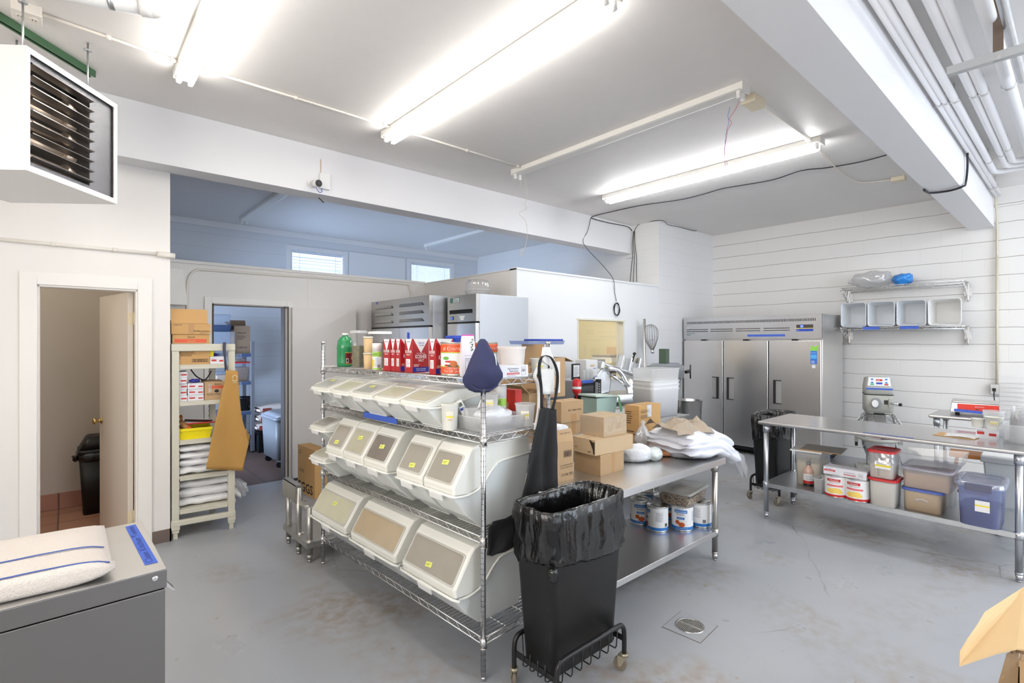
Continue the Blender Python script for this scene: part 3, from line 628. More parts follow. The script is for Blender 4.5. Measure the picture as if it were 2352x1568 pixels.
# junction box and conduit by the fourth light
t = thing('junction_box', 'cream junction box beside the socket end of the dead strip light', 'box', (3.80, 1.62, CZ))
MB().box(-0.11, 0.07, -0.05, 0.05, -0.06, 0).build('box', mat('aged_cream', rgb(236, 224, 198), 0.5), t, bevel=0.004)
MB().box(0.07, 1.13, -0.018, 0.012, -0.028, 0).build('raceway', TRIMP, t)
b = MB(); e0 = at(1885, 362, z=CZ1); pts = [Vector((5.0, 1.62, CZ1)), at(1925, 390, z=CZ1), at(1960, 414, z=CZ1), at(1990, 419, z=CZ1), at(2052, 412, z=CZ1)]
wire(b, pts, 0.008, n=8); jb = at(2064, 411, z=CZ - 0.02)
t = thing('receptacle_box', 'small cream receptacle box on the ceiling near the second beam', 'box', (jb.x, jb.y, CZ))
MB().box(-0.05, 0.05, -0.06, 0.06, -0.045, 0).build('box', MATS['aged_cream'], t, bevel=0.004)
b.build('conduit', COND, t, T=Matrix.Translation((-jb.x, -jb.y, -CZ)))
# cable loop over the second beam and along the pipes
b = MB()
wire(b, [(6.6, 0.973, 3.0), at(2124, 436, z=2.93), at(2135, 443, z=2.925), at(2180, 438, z=2.925), at(2212, 428, z=2.925), at(2218, 420, y=0.715), at(2222, 385, y=0.712), at(2222, 352, y=0.708)], 0.009)
wire(b, [at(2222, 352, y=0.700), at(2245, 365, x=6.6), at(2268, 385, x=7.6), at(2275, 410, x=8.1), at(2290, 415, x=8.12), at(2352, 402, x=8.12), at(2420, 395, x=8.12)], 0.007)
tag(b.build('beam_cable', CABLE), 'thick black cable looped under the second beam towards the pipes', 'cable')
# security cameras
q = at(722, 424, y=4.65)
t = thing('security_camera', 'white bullet camera with black lens on the header beam', 'camera', (q.x, q.y, q.z))
MB().cyl((-0.03, 0, 0.0), (-0.03, -0.012, 0.0), 0.034, n=18).cyl((-0.03, -0.012, 0), (-0.018, -0.04, 0), 0.012, n=10).build('mount', WHITE, t)
MB().cyl((-0.01, -0.03, 0), (0.0, -0.105, -0.012), 0.032, n=20, r1=0.035).build('body', WHITE, t)
MB().cyl((0.0, -0.104, -0.012), (0.0005, -0.109, -0.0125), 0.031, n=20).cyl((0.0005, -0.108, -0.0125), (0.001, -0.112, -0.013), 0.012, DARKMET, n=12).build('lens', BLACK, t)
q2 = at(744, 418, y=4.65)
t = thing('network_box', 'small white electronic box with blue cable beside the header beam camera', 'box', (q2.x, q2.y, q2.z))
MB().box(-0.045, 0.045, -0.032, 0, -0.07, 0.07).build('case', WHITE, t, bevel=0.003)
b = MB(); wire(b, [(-0.03, -0.02, -0.07), (-0.03, -0.03, -0.10), (-0.055, -0.04, -0.115), (-0.085, -0.05, -0.09), (-0.095, -0.045, -0.05)], 0.003, n=6); b.build('blue_cable', BLUEP, t)
b = MB(); wire(b, [(-0.03, -0.004, 0.07), (-0.03, -0.004, 0.20)], 0.003, n=6); b.build('feed_cable', mat('tan_wire', rgb(200, 168, 130), 0.5), t)
MB().tube([(-0.04, 0.02, -0.15), (-0.03, 0.0, -0.165), (-0.01, 0.01, -0.18), (0.01, 0.03, -0.18)], 0.005, n=6).build('bracket_hook', DARKMET, t)
q = at(1637, 534, x=8.14)
t = thing('security_camera', 'small white camera in the ceiling corner by the block wall', 'camera', (q.x, q.y, q.z))
MB().cyl((0, 0, 0), (0.06, 0, 0.01), 0.030, n=16).build('mount', WHITE, t)
MB().cyl((-0.06, -0.02, -0.01), (0.01, 0, 0), 0.034, n=18).build('body', WHITE, t)
MB().cyl((-0.066, -0.022, -0.011), (-0.06, -0.02, -0.01), 0.026, n=16).build('lens', BLACK, t)
# outlet on the block wall with a plugged cord
q = at(2297, 878, x=8.2)
t = thing('wall_outlet', 'grey double outlet box with a black plug on the block wall', 'outlet', (8.2, 0.706, 1.04))
MB().box(-0.05, 0, -0.085, 0.055, -0.06, 0.06).build('box', GALV, t, bevel=0.004)
for k in (-0.05, 0.02): MB().cyl((-0.052, k, 0), (-0.05, k, 0), 0.024, n=14).build('socket', CREAMP, t)
b = MB(); b.box(-0.085, -0.052, 0.005, 0.035, -0.02, 0.015); wire(b, [(-0.075, 0.02, -0.02), (-0.07, 0.02, -0.1), (-0.06, 0.0, -0.22), (-0.05, -0.05, -0.40)], 0.005, n=6); b.build('plug_cord', BLACK, t)
# floor drain
dc = (2.633, 1.478)
t = thing('floor_drain', 'round metal floor drain grate in a square of concrete near the trash can', 'drain', (dc[0], dc[1], 0), 0.08)
MB().box(-0.117, 0.117, -0.112, 0.112, 0, 0.0012, mat('surround_joint', rgb(112, 106, 98), 0.8)).box(-0.113, 0.113, -0.108, 0.108, 0, 0.003, FLOOR).build('surround', FLOOR, t)
g = MB().lathe([(0.078, 0.003), (0.078, 0.007), (0.070, 0.007), (0.070, 0.004)], CHROMED, 36, cap0=False, cap1=False).cyl((0, 0, 0.0031), (0, 0, 0.004), 0.07, BLACKR, 32)
DG = mat('drain_metal', (0.55, 0.53, 0.48, 1), 0.4, 0.8)
for k in range(-8, 9):
    yy = k * 0.0083; hl = math.sqrt(max(0, 0.071 ** 2 - yy ** 2))
    for s_ in (-1, 1):
        T_ = Matrix.Rotation(0.6 * s_, 4, 'Z')
        if hl > 0.012: g.box(*(sorted((s_ * 0.006, s_ * hl))), yy - 0.002, yy + 0.002, 0.004, 0.0068, DG)
g.box(-0.006, 0.006, -0.07, 0.07, 0.004, 0.007, DG).build('grate', DG, t)

# ------------------------------------------------------------------ wire rack of ingredient bins
RL = Vector((1.481, 1.888, 0)); RA = math.atan2(1.748, -0.091); RLEN = 1.75; RDEP = 0.46
RX = Vector((math.cos(RA), math.sin(RA), 0)); RY = Vector((-RX.y, RX.x, 0))
def rk(x, y, z): return RL + RX * x + RY * y + Vector((0, 0, z))
POSTG = mat('post_groove', (0.25, 0.25, 0.26, 1), 0.4, 0.9)
RS = [0.19, 0.665, 1.14, 1.41]
def wire_shelf(L, D, m_, n_wires, t, r=0.0028, h=0.03):
    """open wire deck with trussed edges; x 0..L, y 0..-D, top at z=0.012"""
    s = MB()
    for y in (0, -D): s.cyl((0, y, 0.008), (L, y, 0.008), 0.004, n=6).cyl((0, y, -h + 0.008), (L, y, -h + 0.008), 0.004, n=6)
    for x in (0, L): s.cyl((x, 0, 0.008), (x, -D, 0.008), 0.004, n=6).cyl((x, 0, -h + 0.008), (x, -D, -h + 0.008), 0.004, n=6)
    s.build('shelf_rim', m_, t)
    s = MB(); p = 0.042
    def zig(a, b):
        n = max(2, int((Vector(b) - Vector(a)).length / p)); pts = []
        for k in range(n + 1): pts.append(Vector(a).lerp(Vector(b), k / n) + Vector((0, 0, 0.008 if k % 2 else -h + 0.008)))
        for k in range(n): s.cyl(pts[k], pts[k + 1], 0.0024, n=4, caps=False)
    zig((0, 0, 0), (L, 0, 0)); zig((0, -D, 0), (L, -D, 0)); zig((0, 0, 0), (0, -D, 0)); zig((L, 0, 0), (L, -D, 0))
    s.build('shelf_truss', m_, t)
    s = MB()
    for k in range(n_wires):
        x = (k + 0.5) * L / n_wires; s.cyl((x, 0, 0.0115), (x, -D, 0.0115), r, n=4, caps=False)
    for q in (0.33, 0.67): s.cyl((0, -D * q, 0.006), (L, -D * q, 0.006), 0.004, n=5)
    s.build('wire_deck', m_, t)
t = thing('wire_rack', 'long chrome wire rack full of white ingredient bins in the middle of the room', 'rack', RL, RA)
for (x, y) in ((0, 0), (RLEN, 0), (0, -RDEP), (RLEN, -RDEP)):
    s = MB(); s.cyl((x, y, 0.0), (x, y, 0.02), 0.011, n=10)
    s.cyl((x, y, 0.02), (x, y, 1.59), 0.0126, n=14).cyl((x, y, 1.585), (x, y, 1.60), 0.0137, n=14)
    z = 0.045
    while z < 1.57: s.cyl((x, y, z), (x, y, z + 0.0022), 0.0129, POSTG, n=14, caps=False); z += 0.0254
    s.build('post', CHROME, t)
    for z in RS:
        MB().cyl((x, y, z - 0.033), (x, y, z + 0.012), 0.0185, n=16, r1=0.0165).cyl((x, y, z - 0.037), (x, y, z - 0.033), 0.0195, n=16).build('shelf_collar', CHROMED, t)
for z in RS:
    e = bpy.data.objects.new('wire_shelf', None); COL.objects.link(e); e.parent = t; e.location = (0, 0, z); e.empty_display_size = 0.05
    wire_shelf(RLEN, RDEP, CHROMED, 66, e)
def on_rack(o, x, y, s):
    o.location = rk(x, y, RS[s] + 0.0145); o.rotation_euler = (0, 0, RA); return o

WIN = {}
def content(n, c, var=0.1):
    return mat('bin_content_' + n, c, 0.35, var=var, vscale=9, coat=0.6)
CN = {'beige': content('beige', rgb(176, 172, 150)), 'pale': content('pale', rgb(200, 198, 172)), 'grey': content('grey', rgb(158, 152, 140)), 'brown': content('brown', rgb(180, 162, 132)),
      'dark': content('dark', rgb(120, 112, 104), 0.35), 'silver': content('silver', rgb(170, 172, 166))}
def prism(mb, prof, w, tap, rim, m_, e=0.012):
    """side outline (y, z) swept across the width with softened ends; narrower towards the base"""
    cy_ = sum(p[0] for p in prof) / len(prof); cz_ = sum(p[1] for p in prof) / len(prof)
    R = []
    for fx, sh in ((-1, 0.07), (-0.985, 0.03), (-0.93, 0.0), (0.93, 0.0), (0.985, 0.03), (1, 0.07)):
        ring = []
        for (y, z) in prof:
            d_ = math.hypot(y - cy_, z - cz_) + 1e-6; k = max(0, 1 - sh * 0.16 / d_) if sh else 1
            zz_ = cz_ + (z - cz_) * k; yy_ = cy_ + (y - cy_) * k
            hw = w / 2 * (tap + (1 - tap) * min(1, max(0, z) / rim))
            ring.append((fx * hw, yy_, zz_))
        R.append(ring)
    mb.loft(R, m_, True, True, False)
def ingredient_bin(label, w, small, cont, note, group='ingredient bins on the wire rack', notepos=0.5):
    """slant-front ingredient bin; origin base centre on the shelf, +y towards the nose (rack front)"""
    t = thing('ingredient_bin', label, 'bin', (0, 0, 0), 0, group)
    if small:
        H = 0.20; fy, rim, ny = 0.005, 0.15, 0.13
        body = [(-0.34, 0.0), (fy, 0.0), (0.06, 0.05), (0.122, 0.105), (0.128, 0.118), (0.0, 0.118), (-0.10, 0.135), (-0.2, 0.155), (-0.37, 0.16)]
        hood = [(-0.37, 0.16), (-0.2, 0.155), (-0.10, 0.135), (0.0, 0.118), (0.126, 0.118), (0.128, 0.135), (-0.012, 0.186), (-0.05, 0.20), (-0.36, 0.205)]
        A, B = Vector((0, 0.118, 0.1395)), Vector((0, -0.006, 0.1845)); rimc = [(-0.375, 0.16), (-0.2, 0.157), (-0.1, 0.138), (0.0, 0.117), (0.07, 0.112), (0.132, 0.117)]
    else:
        H = 0.42; fy, rim, ny = -0.07, 0.34, 0.13
        body = [(-0.34, 0.0), (fy, 0.0), (0.03, 0.08), (0.115, 0.18), (0.128, 0.20), (0.04, 0.192), (-0.03, 0.21), (-0.11, 0.285), (-0.18, 0.318), (-0.39, 0.33)]
        hood = [(-0.39, 0.33), (-0.18, 0.318), (-0.11, 0.285), (-0.03, 0.21), (0.04, 0.192), (0.126, 0.20), (0.130, 0.23), (0.128, 0.24), (0.035, 0.385), (0.01, 0.41), (-0.03, 0.418), (-0.36, 0.42), (-0.38, 0.405)]
        A, B = Vector((0, 0.124, 0.2465)), Vector((0, 0.0415, 0.3755)); rimc = [(-0.395, 0.33), (-0.18, 0.320), (-0.14, 0.305), (-0.1, 0.275), (-0.06, 0.232), (-0.02, 0.203), (0.04, 0.190), (0.10, 0.192), (0.134, 0.20)]
    s = MB(); prism(s, body, w - 0.008, 0.80, rim, None); s.build('container', BIN, t, bevel=0.006)
    s = MB(); s.box(-w * 0.36, w * 0.36, fy - 0.004, fy + 0.006, 0.0, 0.02); s.build('foot', BIN, t, bevel=0.003)
    s = MB(); prism(s, hood, w - 0.006, 1, 1, None); s.build('hood', BINLID, t, bevel=0.006)
    # rim round the mouth
    s = MB(); hw = w / 2 - 0.003
    pts = [(-hw, y, z) for y, z in rimc] ; pts[-1] = (-hw + 0.012, rimc[-1][0] + 0.002, rimc[-1][1])
    pts2 = [(-x, y, z) for x, y, z in pts][::-1]
    wire(s, pts + pts2, 0.0062, n=8, curve=2); s.build('rim', mat('bin_rim', rgb(243, 243, 236), 0.3), t)
    # slanting clear lid with what shows through
    u = Vector((-1, 0, 0)); v = (B - A).normalized(); nrm = u.cross(v); L = (B - A).length
    T_ = Matrix(((u.x, v.x, nrm.x, (A.x + B.x) / 2), (u.y, v.y, nrm.y, (A.y + B.y) / 2), (u.z, v.z, nrm.z, (A.z + B.z) / 2), (0, 0, 0, 1)))
    fw_ = w / 2 - 0.020; lv = L / 2
    s = MB(); R0_ = s.rring(fw_, lv, 0, 0.018); R1_ = s.rring(fw_, lv, 0.007, 0.018); R2 = s.rring(fw_ - 0.007, lv - 0.007, 0.008, 0.014); R3 = s.rring(fw_ - 0.007, lv - 0.007, 0.002, 0.014)
    s.loft([R0_, R1_, R2, R3], None, False, False, True); s.build('lid_frame', mat('lid_frame', rgb(206, 204, 196), 0.25), t, T=T_)
    s = MB(); s.loft([s.rring(fw_ - 0.006, lv - 0.006, 0.0012, 0.014), s.rring(fw_ - 0.006, lv - 0.006, 0.0032, 0.014)], CN[cont]); s.build('lid_window', CN[cont], t, T=T_)
    # pouring latch tab on the nose
    s = MB(); q = 0.10 if not small else 0.105; zt = rimc[-1][1]; tw = min(0.055, w * 0.2)
    s.box(-tw, tw, ny + 0.0, ny + 0.012, zt - 0.004, zt + 0.006).poly([(-tw, ny + 0.004, zt), (-tw, ny + 0.017, zt - 0.002), (-tw, ny + 0.009, zt - 0.034 * (1 if not small else 0.75)), (-tw, ny + 0.003, zt - 0.034 * (1 if not small else 0.75))], (2 * tw, 0, 0))
    s.build('latch_tab', WHITE, t, bevel=0.002)
    if note:
        s = PR(); a = -0.024 + (notepos - 0.5) * w * 0.5; b = -0.012 + note * L * 0.33
        c_, s_ = math.cos(0.12), math.sin(0.12)
        s.label((a, b, 0.0042), (c_, s_, 0), (-s_, c_, 0), 0.048, 0.024, YEL if note < 5 else PAPER)
        s.lines((a + 0.006, b + 0.008, 0.0046), (c_, s_, 0), (-s_, c_, 0), 0.034, 0.012, 2, mat('faint_ink', rgb(120, 120, 60), 0.6), 0.0004)
        s.build('note', YEL, t, T=T_, label='handwritten yellow note')
    return t
def put(o, lx, s=1, dz=0): o.location = rk(lx, 0, RS[s] + 0.0145 + dz); o.rotation_euler = (0, 0, RA); return o
# shelf of five tall bins (second from the floor) and two small ones at its far end
for (x0, x1, c_, nt_, npz, lab) in (
        (0.06, 0.312, 'grey', 0.35, 0.45, 'tall narrow ingredient bin nearest the black apron, its blue-lit side fully in view'),
        (0.318, 0.566, 'grey', -0.85, 0.55, 'tall narrow ingredient bin with a low yellow note, second from the apron'),
        (0.66, 0.921, 'dark', 0.1, 0.55, 'tall narrow ingredient bin with dark contents behind its lid'),
        (0.927, 1.178, 'beige', 0.4, 0.5, 'tall narrow ingredient bin between the dark one and the one with a low yellow note'),
        (1.184, 1.42, 'grey', -0.9, 0.5, 'tall narrow ingredient bin furthest from the apron, below the blue tape end')):
    o = ingredient_bin(lab, x1 - x0, False, c_, nt_, notepos=npz); put(o, (x0 + x1) / 2, 1)
put(ingredient_bin('small ingredient bin standing on another small bin at the far end of the rack', 0.235, True, 'grey', 0), 1.565, 1, 0.207)
put(ingredient_bin('small ingredient bin with another small bin standing on it', 0.235, True, 'pale', 0), 1.565, 1)
for (x0, x1, c_, nt_, npz, lab) in (
        (0.27, 0.527, 'pale', 0, 0.5, 'small ingredient bin beside the plastic cups, no note on its lid'),
        (0.54, 0.805, 'pale', 0, 0.5, 'small ingredient bin without a note, second from the plastic cups'),
        (0.83, 1.097, 'silver', 0.5, 0.4, 'small ingredient bin with a pale torn note on its lid'),
        (1.105, 1.355, 'pale', 0, 0.5, 'small ingredient bin without a note between two bins that carry notes'),
        (1.385, 1.665, 'silver', 0.8, 0.4, 'small ingredient bin at the far end under the green jug, bright note on top')):
    o = ingredient_bin(lab, x1 - x0, True, c_, nt_, notepos=npz); put(o, (x0 + x1) / 2, 2)
for (x0, x1, c_, nt_, npz, lab) in (
        (0.05, 0.51, 'grey', -0.75, 0.45, 'wide ingredient bin with yellow note, on the lowest shelf nearest the trash can'),
        (0.57, 1.085, 'brown', 0, 0.5, 'wide ingredient bin in the middle of the lowest shelf, brown contents, no note'),
        (1.145, 1.654, 'pale', 0.3, 0.52, 'wide ingredient bin on the lowest shelf beside the step stand, pale contents')):
    o = ingredient_bin(lab, x1 - x0, False, c_, nt_, notepos=npz); put(o, (x0 + x1) / 2, 0)
# blue tape on the edge of the second shelf from the top
def rl(u, v, yl):
    r = fwd() + rgt() * ((u - 1176) / F) - Vector((0, 0, 1)) * ((v - 784) / F)
    C0 = Vector((0, 0, EYE)); tt = ((RL + RY * yl - C0).dot(RY)) / r.dot(RY); p = C0 + r * tt - RL
    return p.dot(RX), p.z + RL.z
(xa, za), (xb, zb) = rl(835, 960, 0.006), rl(912, 970, 0.006)
t = thing('masking_tape', 'strip of blue masking tape with faint writing on the rack shelf edge', 'tape', rk(0, 0, 0), RA)
s = MB(); zc = RS[2] - 0.002
s.add([(xa, 0.0055, zc - 0.016), (xb, 0.0055, zc - 0.016), (xb + 0.006, 0.0055, zc + 0.018), (xa - 0.004, 0.0055, zc + 0.018)] + [(xa, 0.0065, zc - 0.016), (xb, 0.0065, zc - 0.016), (xb + 0.006, 0.0065, zc + 0.018), (xa - 0.004, 0.0065, zc + 0.018)],
      [(0, 1, 2, 3), (7, 6, 5, 4), (0, 4, 5, 1), (1, 5, 6, 2), (2, 6, 7, 3), (3, 7, 4, 0)])
s.build('tape', BTAPE, t)

# ------------------------------------------------------------------ helpers for boxes, tubs, cans and cups
def cbox(uc, vc, z, u0, u1, vt, rz=0.0, K=None):
    """base centre, size and yaw of a box from its near lower corner; returns loc, sx, sy, h"""
    K = at(uc, vc, z=z) if K is None else Vector(K)
    d1 = Vector((math.cos(rz), math.sin(rz), 0)); d2 = Vector((-d1.y, d1.x, 0))
    def along(u, d):
        r = fwd() + rgt() * ((u - 1176) / F)
        den = r.x * (-d.y) + d.x * r.y
        s_ = (K.x * r.y - K.y * r.x) / (r.x * d.y - r.y * d.x)
        return s_
    sx = abs(along(u1, d1)); sy = abs(along(u0, d2)); h = EYE - (vt - 784) / F * K.dot(fwd()) - z
    return Vector((K.x, K.y, z)) + d1 * sx / 2 + d2 * sy / 2, sx, sy, h
def FR(face, sx, sy, h):
    """print frame of a box face: origin at its lower start corner, u, v"""
    X, Y, Z = Vector((1, 0, 0)), Vector((0, 1, 0)), Vector((0, 0, 1)); a, b = sx / 2, sy / 2
    return {'front': (Vector((-a, -b, 0)), X, Z), 'left': (Vector((-a, b, 0)), -Y, Z), 'right': (Vector((a, -b, 0)), Y, Z), 'back': (Vector((a, b, 0)), -X, Z),
            'top': (Vector((-a, -b, h)), X, Y)}[face]
def carton(name, label, cat, B, m, prints=(), rz=0.0, group=None, flaps='closed', tape=None, tapem=None):
    loc, sx, sy, h = B; t = thing(name, label, cat, loc, rz, group)
    s = MB(); th = 0.004; a, b = sx / 2, sy / 2
    if flaps == 'closed':
        s.box(-a, a, -b, b, 0, h); s.box(-a, a, -0.0015, 0.0015, h, h + 0.0005, mat('card_seam', rgb(120, 90, 60), 0.8))
        s.build('body', m, t, bevel=0.0015, seg=1)
    else:
        s.box(-a, a, -b, b, 0, th).box(-a, -a + th, -b, b, th, h).box(a - th, a, -b, b, th, h).box(-a + th, a - th, -b, -b + th, th, h).box(-a + th, a - th, b - th, b, th, h)
        s.build('body', m, t)
        fl = min(sx, sy) * 0.45
        for side, ang in flaps:
            if side in ('left', 'right'):
                sg = -1 if side == 'left' else 1; T_ = Matrix.Translation((sg * a, 0, h)) @ Matrix.Rotation(sg * ang, 4, 'Y')
                MB().box(-0.002, 0.002, -b, b, 0, fl, T=T_).build('flap', m, t)
            else:
                sg = -1 if side == 'front' else 1; T_ = Matrix.Translation((0, sg * b, h)) @ Matrix.Rotation(-sg * ang, 4, 'X')
                MB().box(-a, a, -0.002, 0.002, 0, fl, T=T_).build('flap', m, t)
    if tape:
        s = PR()
        for face, q, w in tape:
            o, u, v = FR(face, sx, sy, h); Lu = sx if face in ('front', 'back', 'top') else sy; Lv = sy if face == 'top' else h
            s.label(o + u * (Lu * q - w / 2), u, v, w, Lv, tapem or TAPE, 0.0006)
        s.build('tape', TAPE, t)
    if prints:
        s = PR()
        for p in prints:
            k, face, x, y = p[:4]; o, u, v = FR(face, sx, sy, h); Lu = sx if face in ('front', 'back', 'top') else sy; Lv = sy if face == 'top' else h
            O = o + u * (x * Lu) + v * (y * Lv)
            if k == 'text': s.text(p[4], O, u, v, p[5] * Lv, p[6], width=(p[7] * Lu if len(p) > 7 and p[7] else None), lift=0.0012, bold=0.018 if p[4] in ('EGGS', 'KOSHER', 'SALT') else 0.008)
            elif k == 'flip': s.text(p[4], O, -u, -v, p[5] * Lv, p[6], width=(p[7] * Lu if len(p) > 7 and p[7] else None), lift=0.0012)
            elif k == 'rect': s.label(O, u, v, p[4] * Lu, p[5] * Lv, p[6], 0.0008)
            elif k == 'bars': s.bars(O, u, v, p[4] * Lu, p[5] * Lv, p[6], lift=0.0013)
            elif k == 'lines': s.lines(O, u, v, p[4] * Lu, p[5] * Lv, p[6], p[7], 0.0012)
            elif k == 'frame':
                w_, h_, e = p[4] * Lu, p[5] * Lv, p[7]
                s.label(O, u, v, w_, e, p[6], 0.0013).label(O + v * (h_ - e), u, v, w_, e, p[6], 0.0013).label(O, u, v, e, h_, p[6], 0.0013).label(O + u * (w_ - e), u, v, e, h_, p[6], 0.0013)
            elif k == 'tri':
                c = [O + u * (a_ * Lu) + v * (b_ * Lv) + u.cross(v) * p[6] for a_, b_ in p[4]]; s.add(c, [tuple(range(len(c)))], p[5])
        s.build('lettering', INK, t)
    return t
def cyl_place(u, vb, z, wpx, K=None):
    p = at(u, vb, z=z) if K is None else K
    d = p.dot(fwd()); return p, wpx / F * d / 2
def facing(p):
    """yaw so that local -y looks at the camera"""
    return math.atan2(p.y, p.x) - PI / 2
def curved_label(s, r, z0, z1, a0, a1, m, n=10, lift=0.0006):
    R = [[((r + lift) * math.sin(a0 + (a1 - a0) * k / n), -(r + lift) * math.cos(a0 + (a1 - a0) * k / n), z) for k in range(n + 1)] for z in (z0, z1)]
    return s.loft(R, m, False, False, True, close=False)
def curved_oval(s, r, a, zc, wa, hz_, m, lift):
    n = 10; R = [[], []]
    for k in range(n + 1):
        x = -1 + 2 * k / n; e = math.sqrt(max(0.0, 1 - x * x)) * hz_ / 2; g = a + x * wa / 2
        for i, sg in ((0, -1), (1, 1)): R[i].append(((r + lift) * math.sin(g), -(r + lift) * math.cos(g), zc + sg * e))
    return s.loft(R, m, False, False, True, close=False)
def curved_text(s, txt, r, zc, h, m, ang=0.0, width=None, lift=0.0012):
    q = PR(); q.text(txt, (0, 0, 0), (1, 0, 0), (0, 0, 1), h, m, width=width, lift=0, center=True)
    vs = [((r + lift) * math.sin(ang + x / r), -(r + lift) * math.cos(ang + x / r), zc + z) for x, y, z in q.v]
    return s.add(vs, q.f, m)
def deli_cup(label, p, r, h, name='deli_cup', m=None, group=None, content=None, yellow=True, lid=False, rz=None, taper=0.80):
    t = thing(name, label, 'container', p, facing(p) if rz is None else rz, group); m = m or CLEARC
    MB().lathe([(r * taper, 0.0), (r * (taper + 0.02), 0.003), (r * 0.97, h * 0.93), (r, h * 0.94), (r, h)], m, 28, cap0=True, cap1=False).lathe([(r, h - 0.002), (r + 0.003, h - 0.001), (r + 0.003, h + 0.003), (r, h + 0.003)], m, 28, cap0=False, cap1=False).build('cup', m, t)
    if content:
        MB().lathe([(r * taper - 0.002, 0.003), (r * (taper + (0.97 - taper) * content[1]) - 0.002, h * content[1]), (0.001, h * content[1] + 0.003)], content[0], 24, cap1=False).build('contents', content[0], t)
    if lid: MB().lathe([(r + 0.004, h - 0.006), (r + 0.004, h + 0.004), (r - 0.004, h + 0.005), (r - 0.006, h + 0.001), (0.001, h + 0.001)], WHITE, 28, cap1=False).build('lid', WHITE, t)
    if yellow:
        s = PR(); rr = r * (taper + (1 - taper) * 0.5); q = 0.9
        curved_label(s, rr + 0.001, h * 0.36, h * 0.74, -q / 2, q / 2, mat('cup_label', rgb(236, 232, 214), 0.5)); curved_label(s, rr + 0.0018, h * 0.50, h * 0.56, -q / 2, q / 2, mat('label_yellow', rgb(240, 222, 60), 0.5))
        curved_text(s, 'COFFEE' if 'spoon' in label else 'SPICE', rr + 0.002, h * 0.39, h * 0.06, mat('faint_red_ink', rgb(190, 110, 80), 0.6), 0, rr * q * 0.7)
        s.build('label', WHITE, t)
    return t
def tub(label, B, m, name='storage_tub', cat='container', rz=0.0, lid=None, content=None, group=None, r=0.03, taper=0.93, lidh=0.012, prints=None, extra=None, lip=0.008):
    """rectangular tapered tub with lip; content=(material, fraction of height)"""
    loc, sx, sy, h = B; t = thing(name, label, cat, loc, rz, group); a, b = sx / 2, sy / 2
    s = MB(); rings = [s.rring(a * taper, b * taper, 0.0, r), s.rring(a * 0.985, b * 0.985, h * 0.93, r), s.rring(a, b, h * 0.94, r), s.rring(a, b, h, r)]
    s.loft(rings, m, True, False, True).loft([s.rring(a, b, h - 0.004, r), s.rring(a + lip, b + lip, h - 0.003, r + lip), s.rring(a + lip, b + lip, h + 0.001, r + lip), s.rring(a - 0.002, b - 0.002, h + 0.001, r)], m, False, False, True)
    s.build('tub', m, t)
    if content:
        k = content[1]; s = MB(); f_ = lambda q: taper + (0.985 - taper) * q / 0.93
        s.loft([s.rring(a * taper - 0.003, b * taper - 0.003, 0.003, r), s.rring(a * f_(k) - 0.003, b * f_(k) - 0.003, h * k, r)], content[0], True, True, False); s.build('contents', content[0], t)
    if lid:
        s = MB(); s.loft([s.rring(a + lip + 0.002, b + lip + 0.002, h - 0.006, r + lip), s.rring(a + lip + 0.002, b + lip + 0.002, h + lidh - 0.004, r + lip), s.rring(a + lip - 0.004, b + lip - 0.004, h + lidh, r + lip), s.rring(a - 0.01, b - 0.01, h + lidh, r), s.rring(a - 0.013, b - 0.013, h + lidh - 0.006, r)], lid, False, True, True); s.build('lid', lid, t)
    if prints:
        s = PR()
        for p in prints:
            k, face, x, y = p[:4]; o, u, v = FR(face, sx, sy, h); o = o + u.cross(v) * 0.0005; Lu = sx if face in ('front', 'back', 'top') else sy; O = o + u * (x * Lu) + v * (y * h)
            if k == 'rect': s.label(O, u, v, p[4], p[5], p[6], 0.001 if len(p) < 8 else p[7])
            elif k == 'text': s.text(p[4], O, u, v, p[5], p[6], lift=0.0025)
            elif k == 'scale':
                s.label(O, u, v, 0.0015, p[4] * h, INK, 0.001)
                for i in range(11): s.label(O + v * (p[4] * h * i / 10) + u * (-0.02 if i % 2 else -0.03), u, v, 0.012, 0.0015, INK, 0.001).text(str(22 - 2 * i if i else 20), O + v * (p[4] * h * i / 10) + u * 0.006, u, v, 0.006, INK, lift=0.001)
        s.build('sticker', PAPER, t)
    return t
def rkp(u, yl, z=0.0):
    """spot on the rack at depth yl seen in column u"""
    r = fwd() + rgt() * ((u - 1176) / F); k = (RL + RY * yl).dot(RY) / r.dot(RY); p = r * k; p.z = z; return p

# ------------------------------------------------------------------ things on the top shelf of the rack
TZ = RS[3] + 0.0145; RZ = RA - PI / 2
SALT = mat('salt_box_red', rgb(176, 32, 40), 0.45, var=0.12, vscale=12); SALTD = mat('salt_box_dark', rgb(140, 22, 30), 0.45); SALTB = mat('salt_blue', rgb(30, 50, 160), 0.5)
SALTP = (('tri', 'left', 0, 0, ((0.08, 1.0), (0.5, 0.62), (0.92, 1.0)), PAPER, 0.0009), ('text', 'left', 0.10, 0.58, 'KOSHER', 0.085, PAPER, 0.8), ('text', 'left', 0.25, 0.51, 'SALT', 0.045, PAPER, 0.5), ('rect', 'left', 0.18, 0.16, 0.52, 0.24, PAPER), ('lines', 'left', 0.22, 0.18, 0.44, 0.20, 6, mat('grey_ink', rgb(150, 120, 120), 0.6)), ('text', 'left', 0.3, 0.90, 'Diamond', 0.04, BLUEP, 0.4))
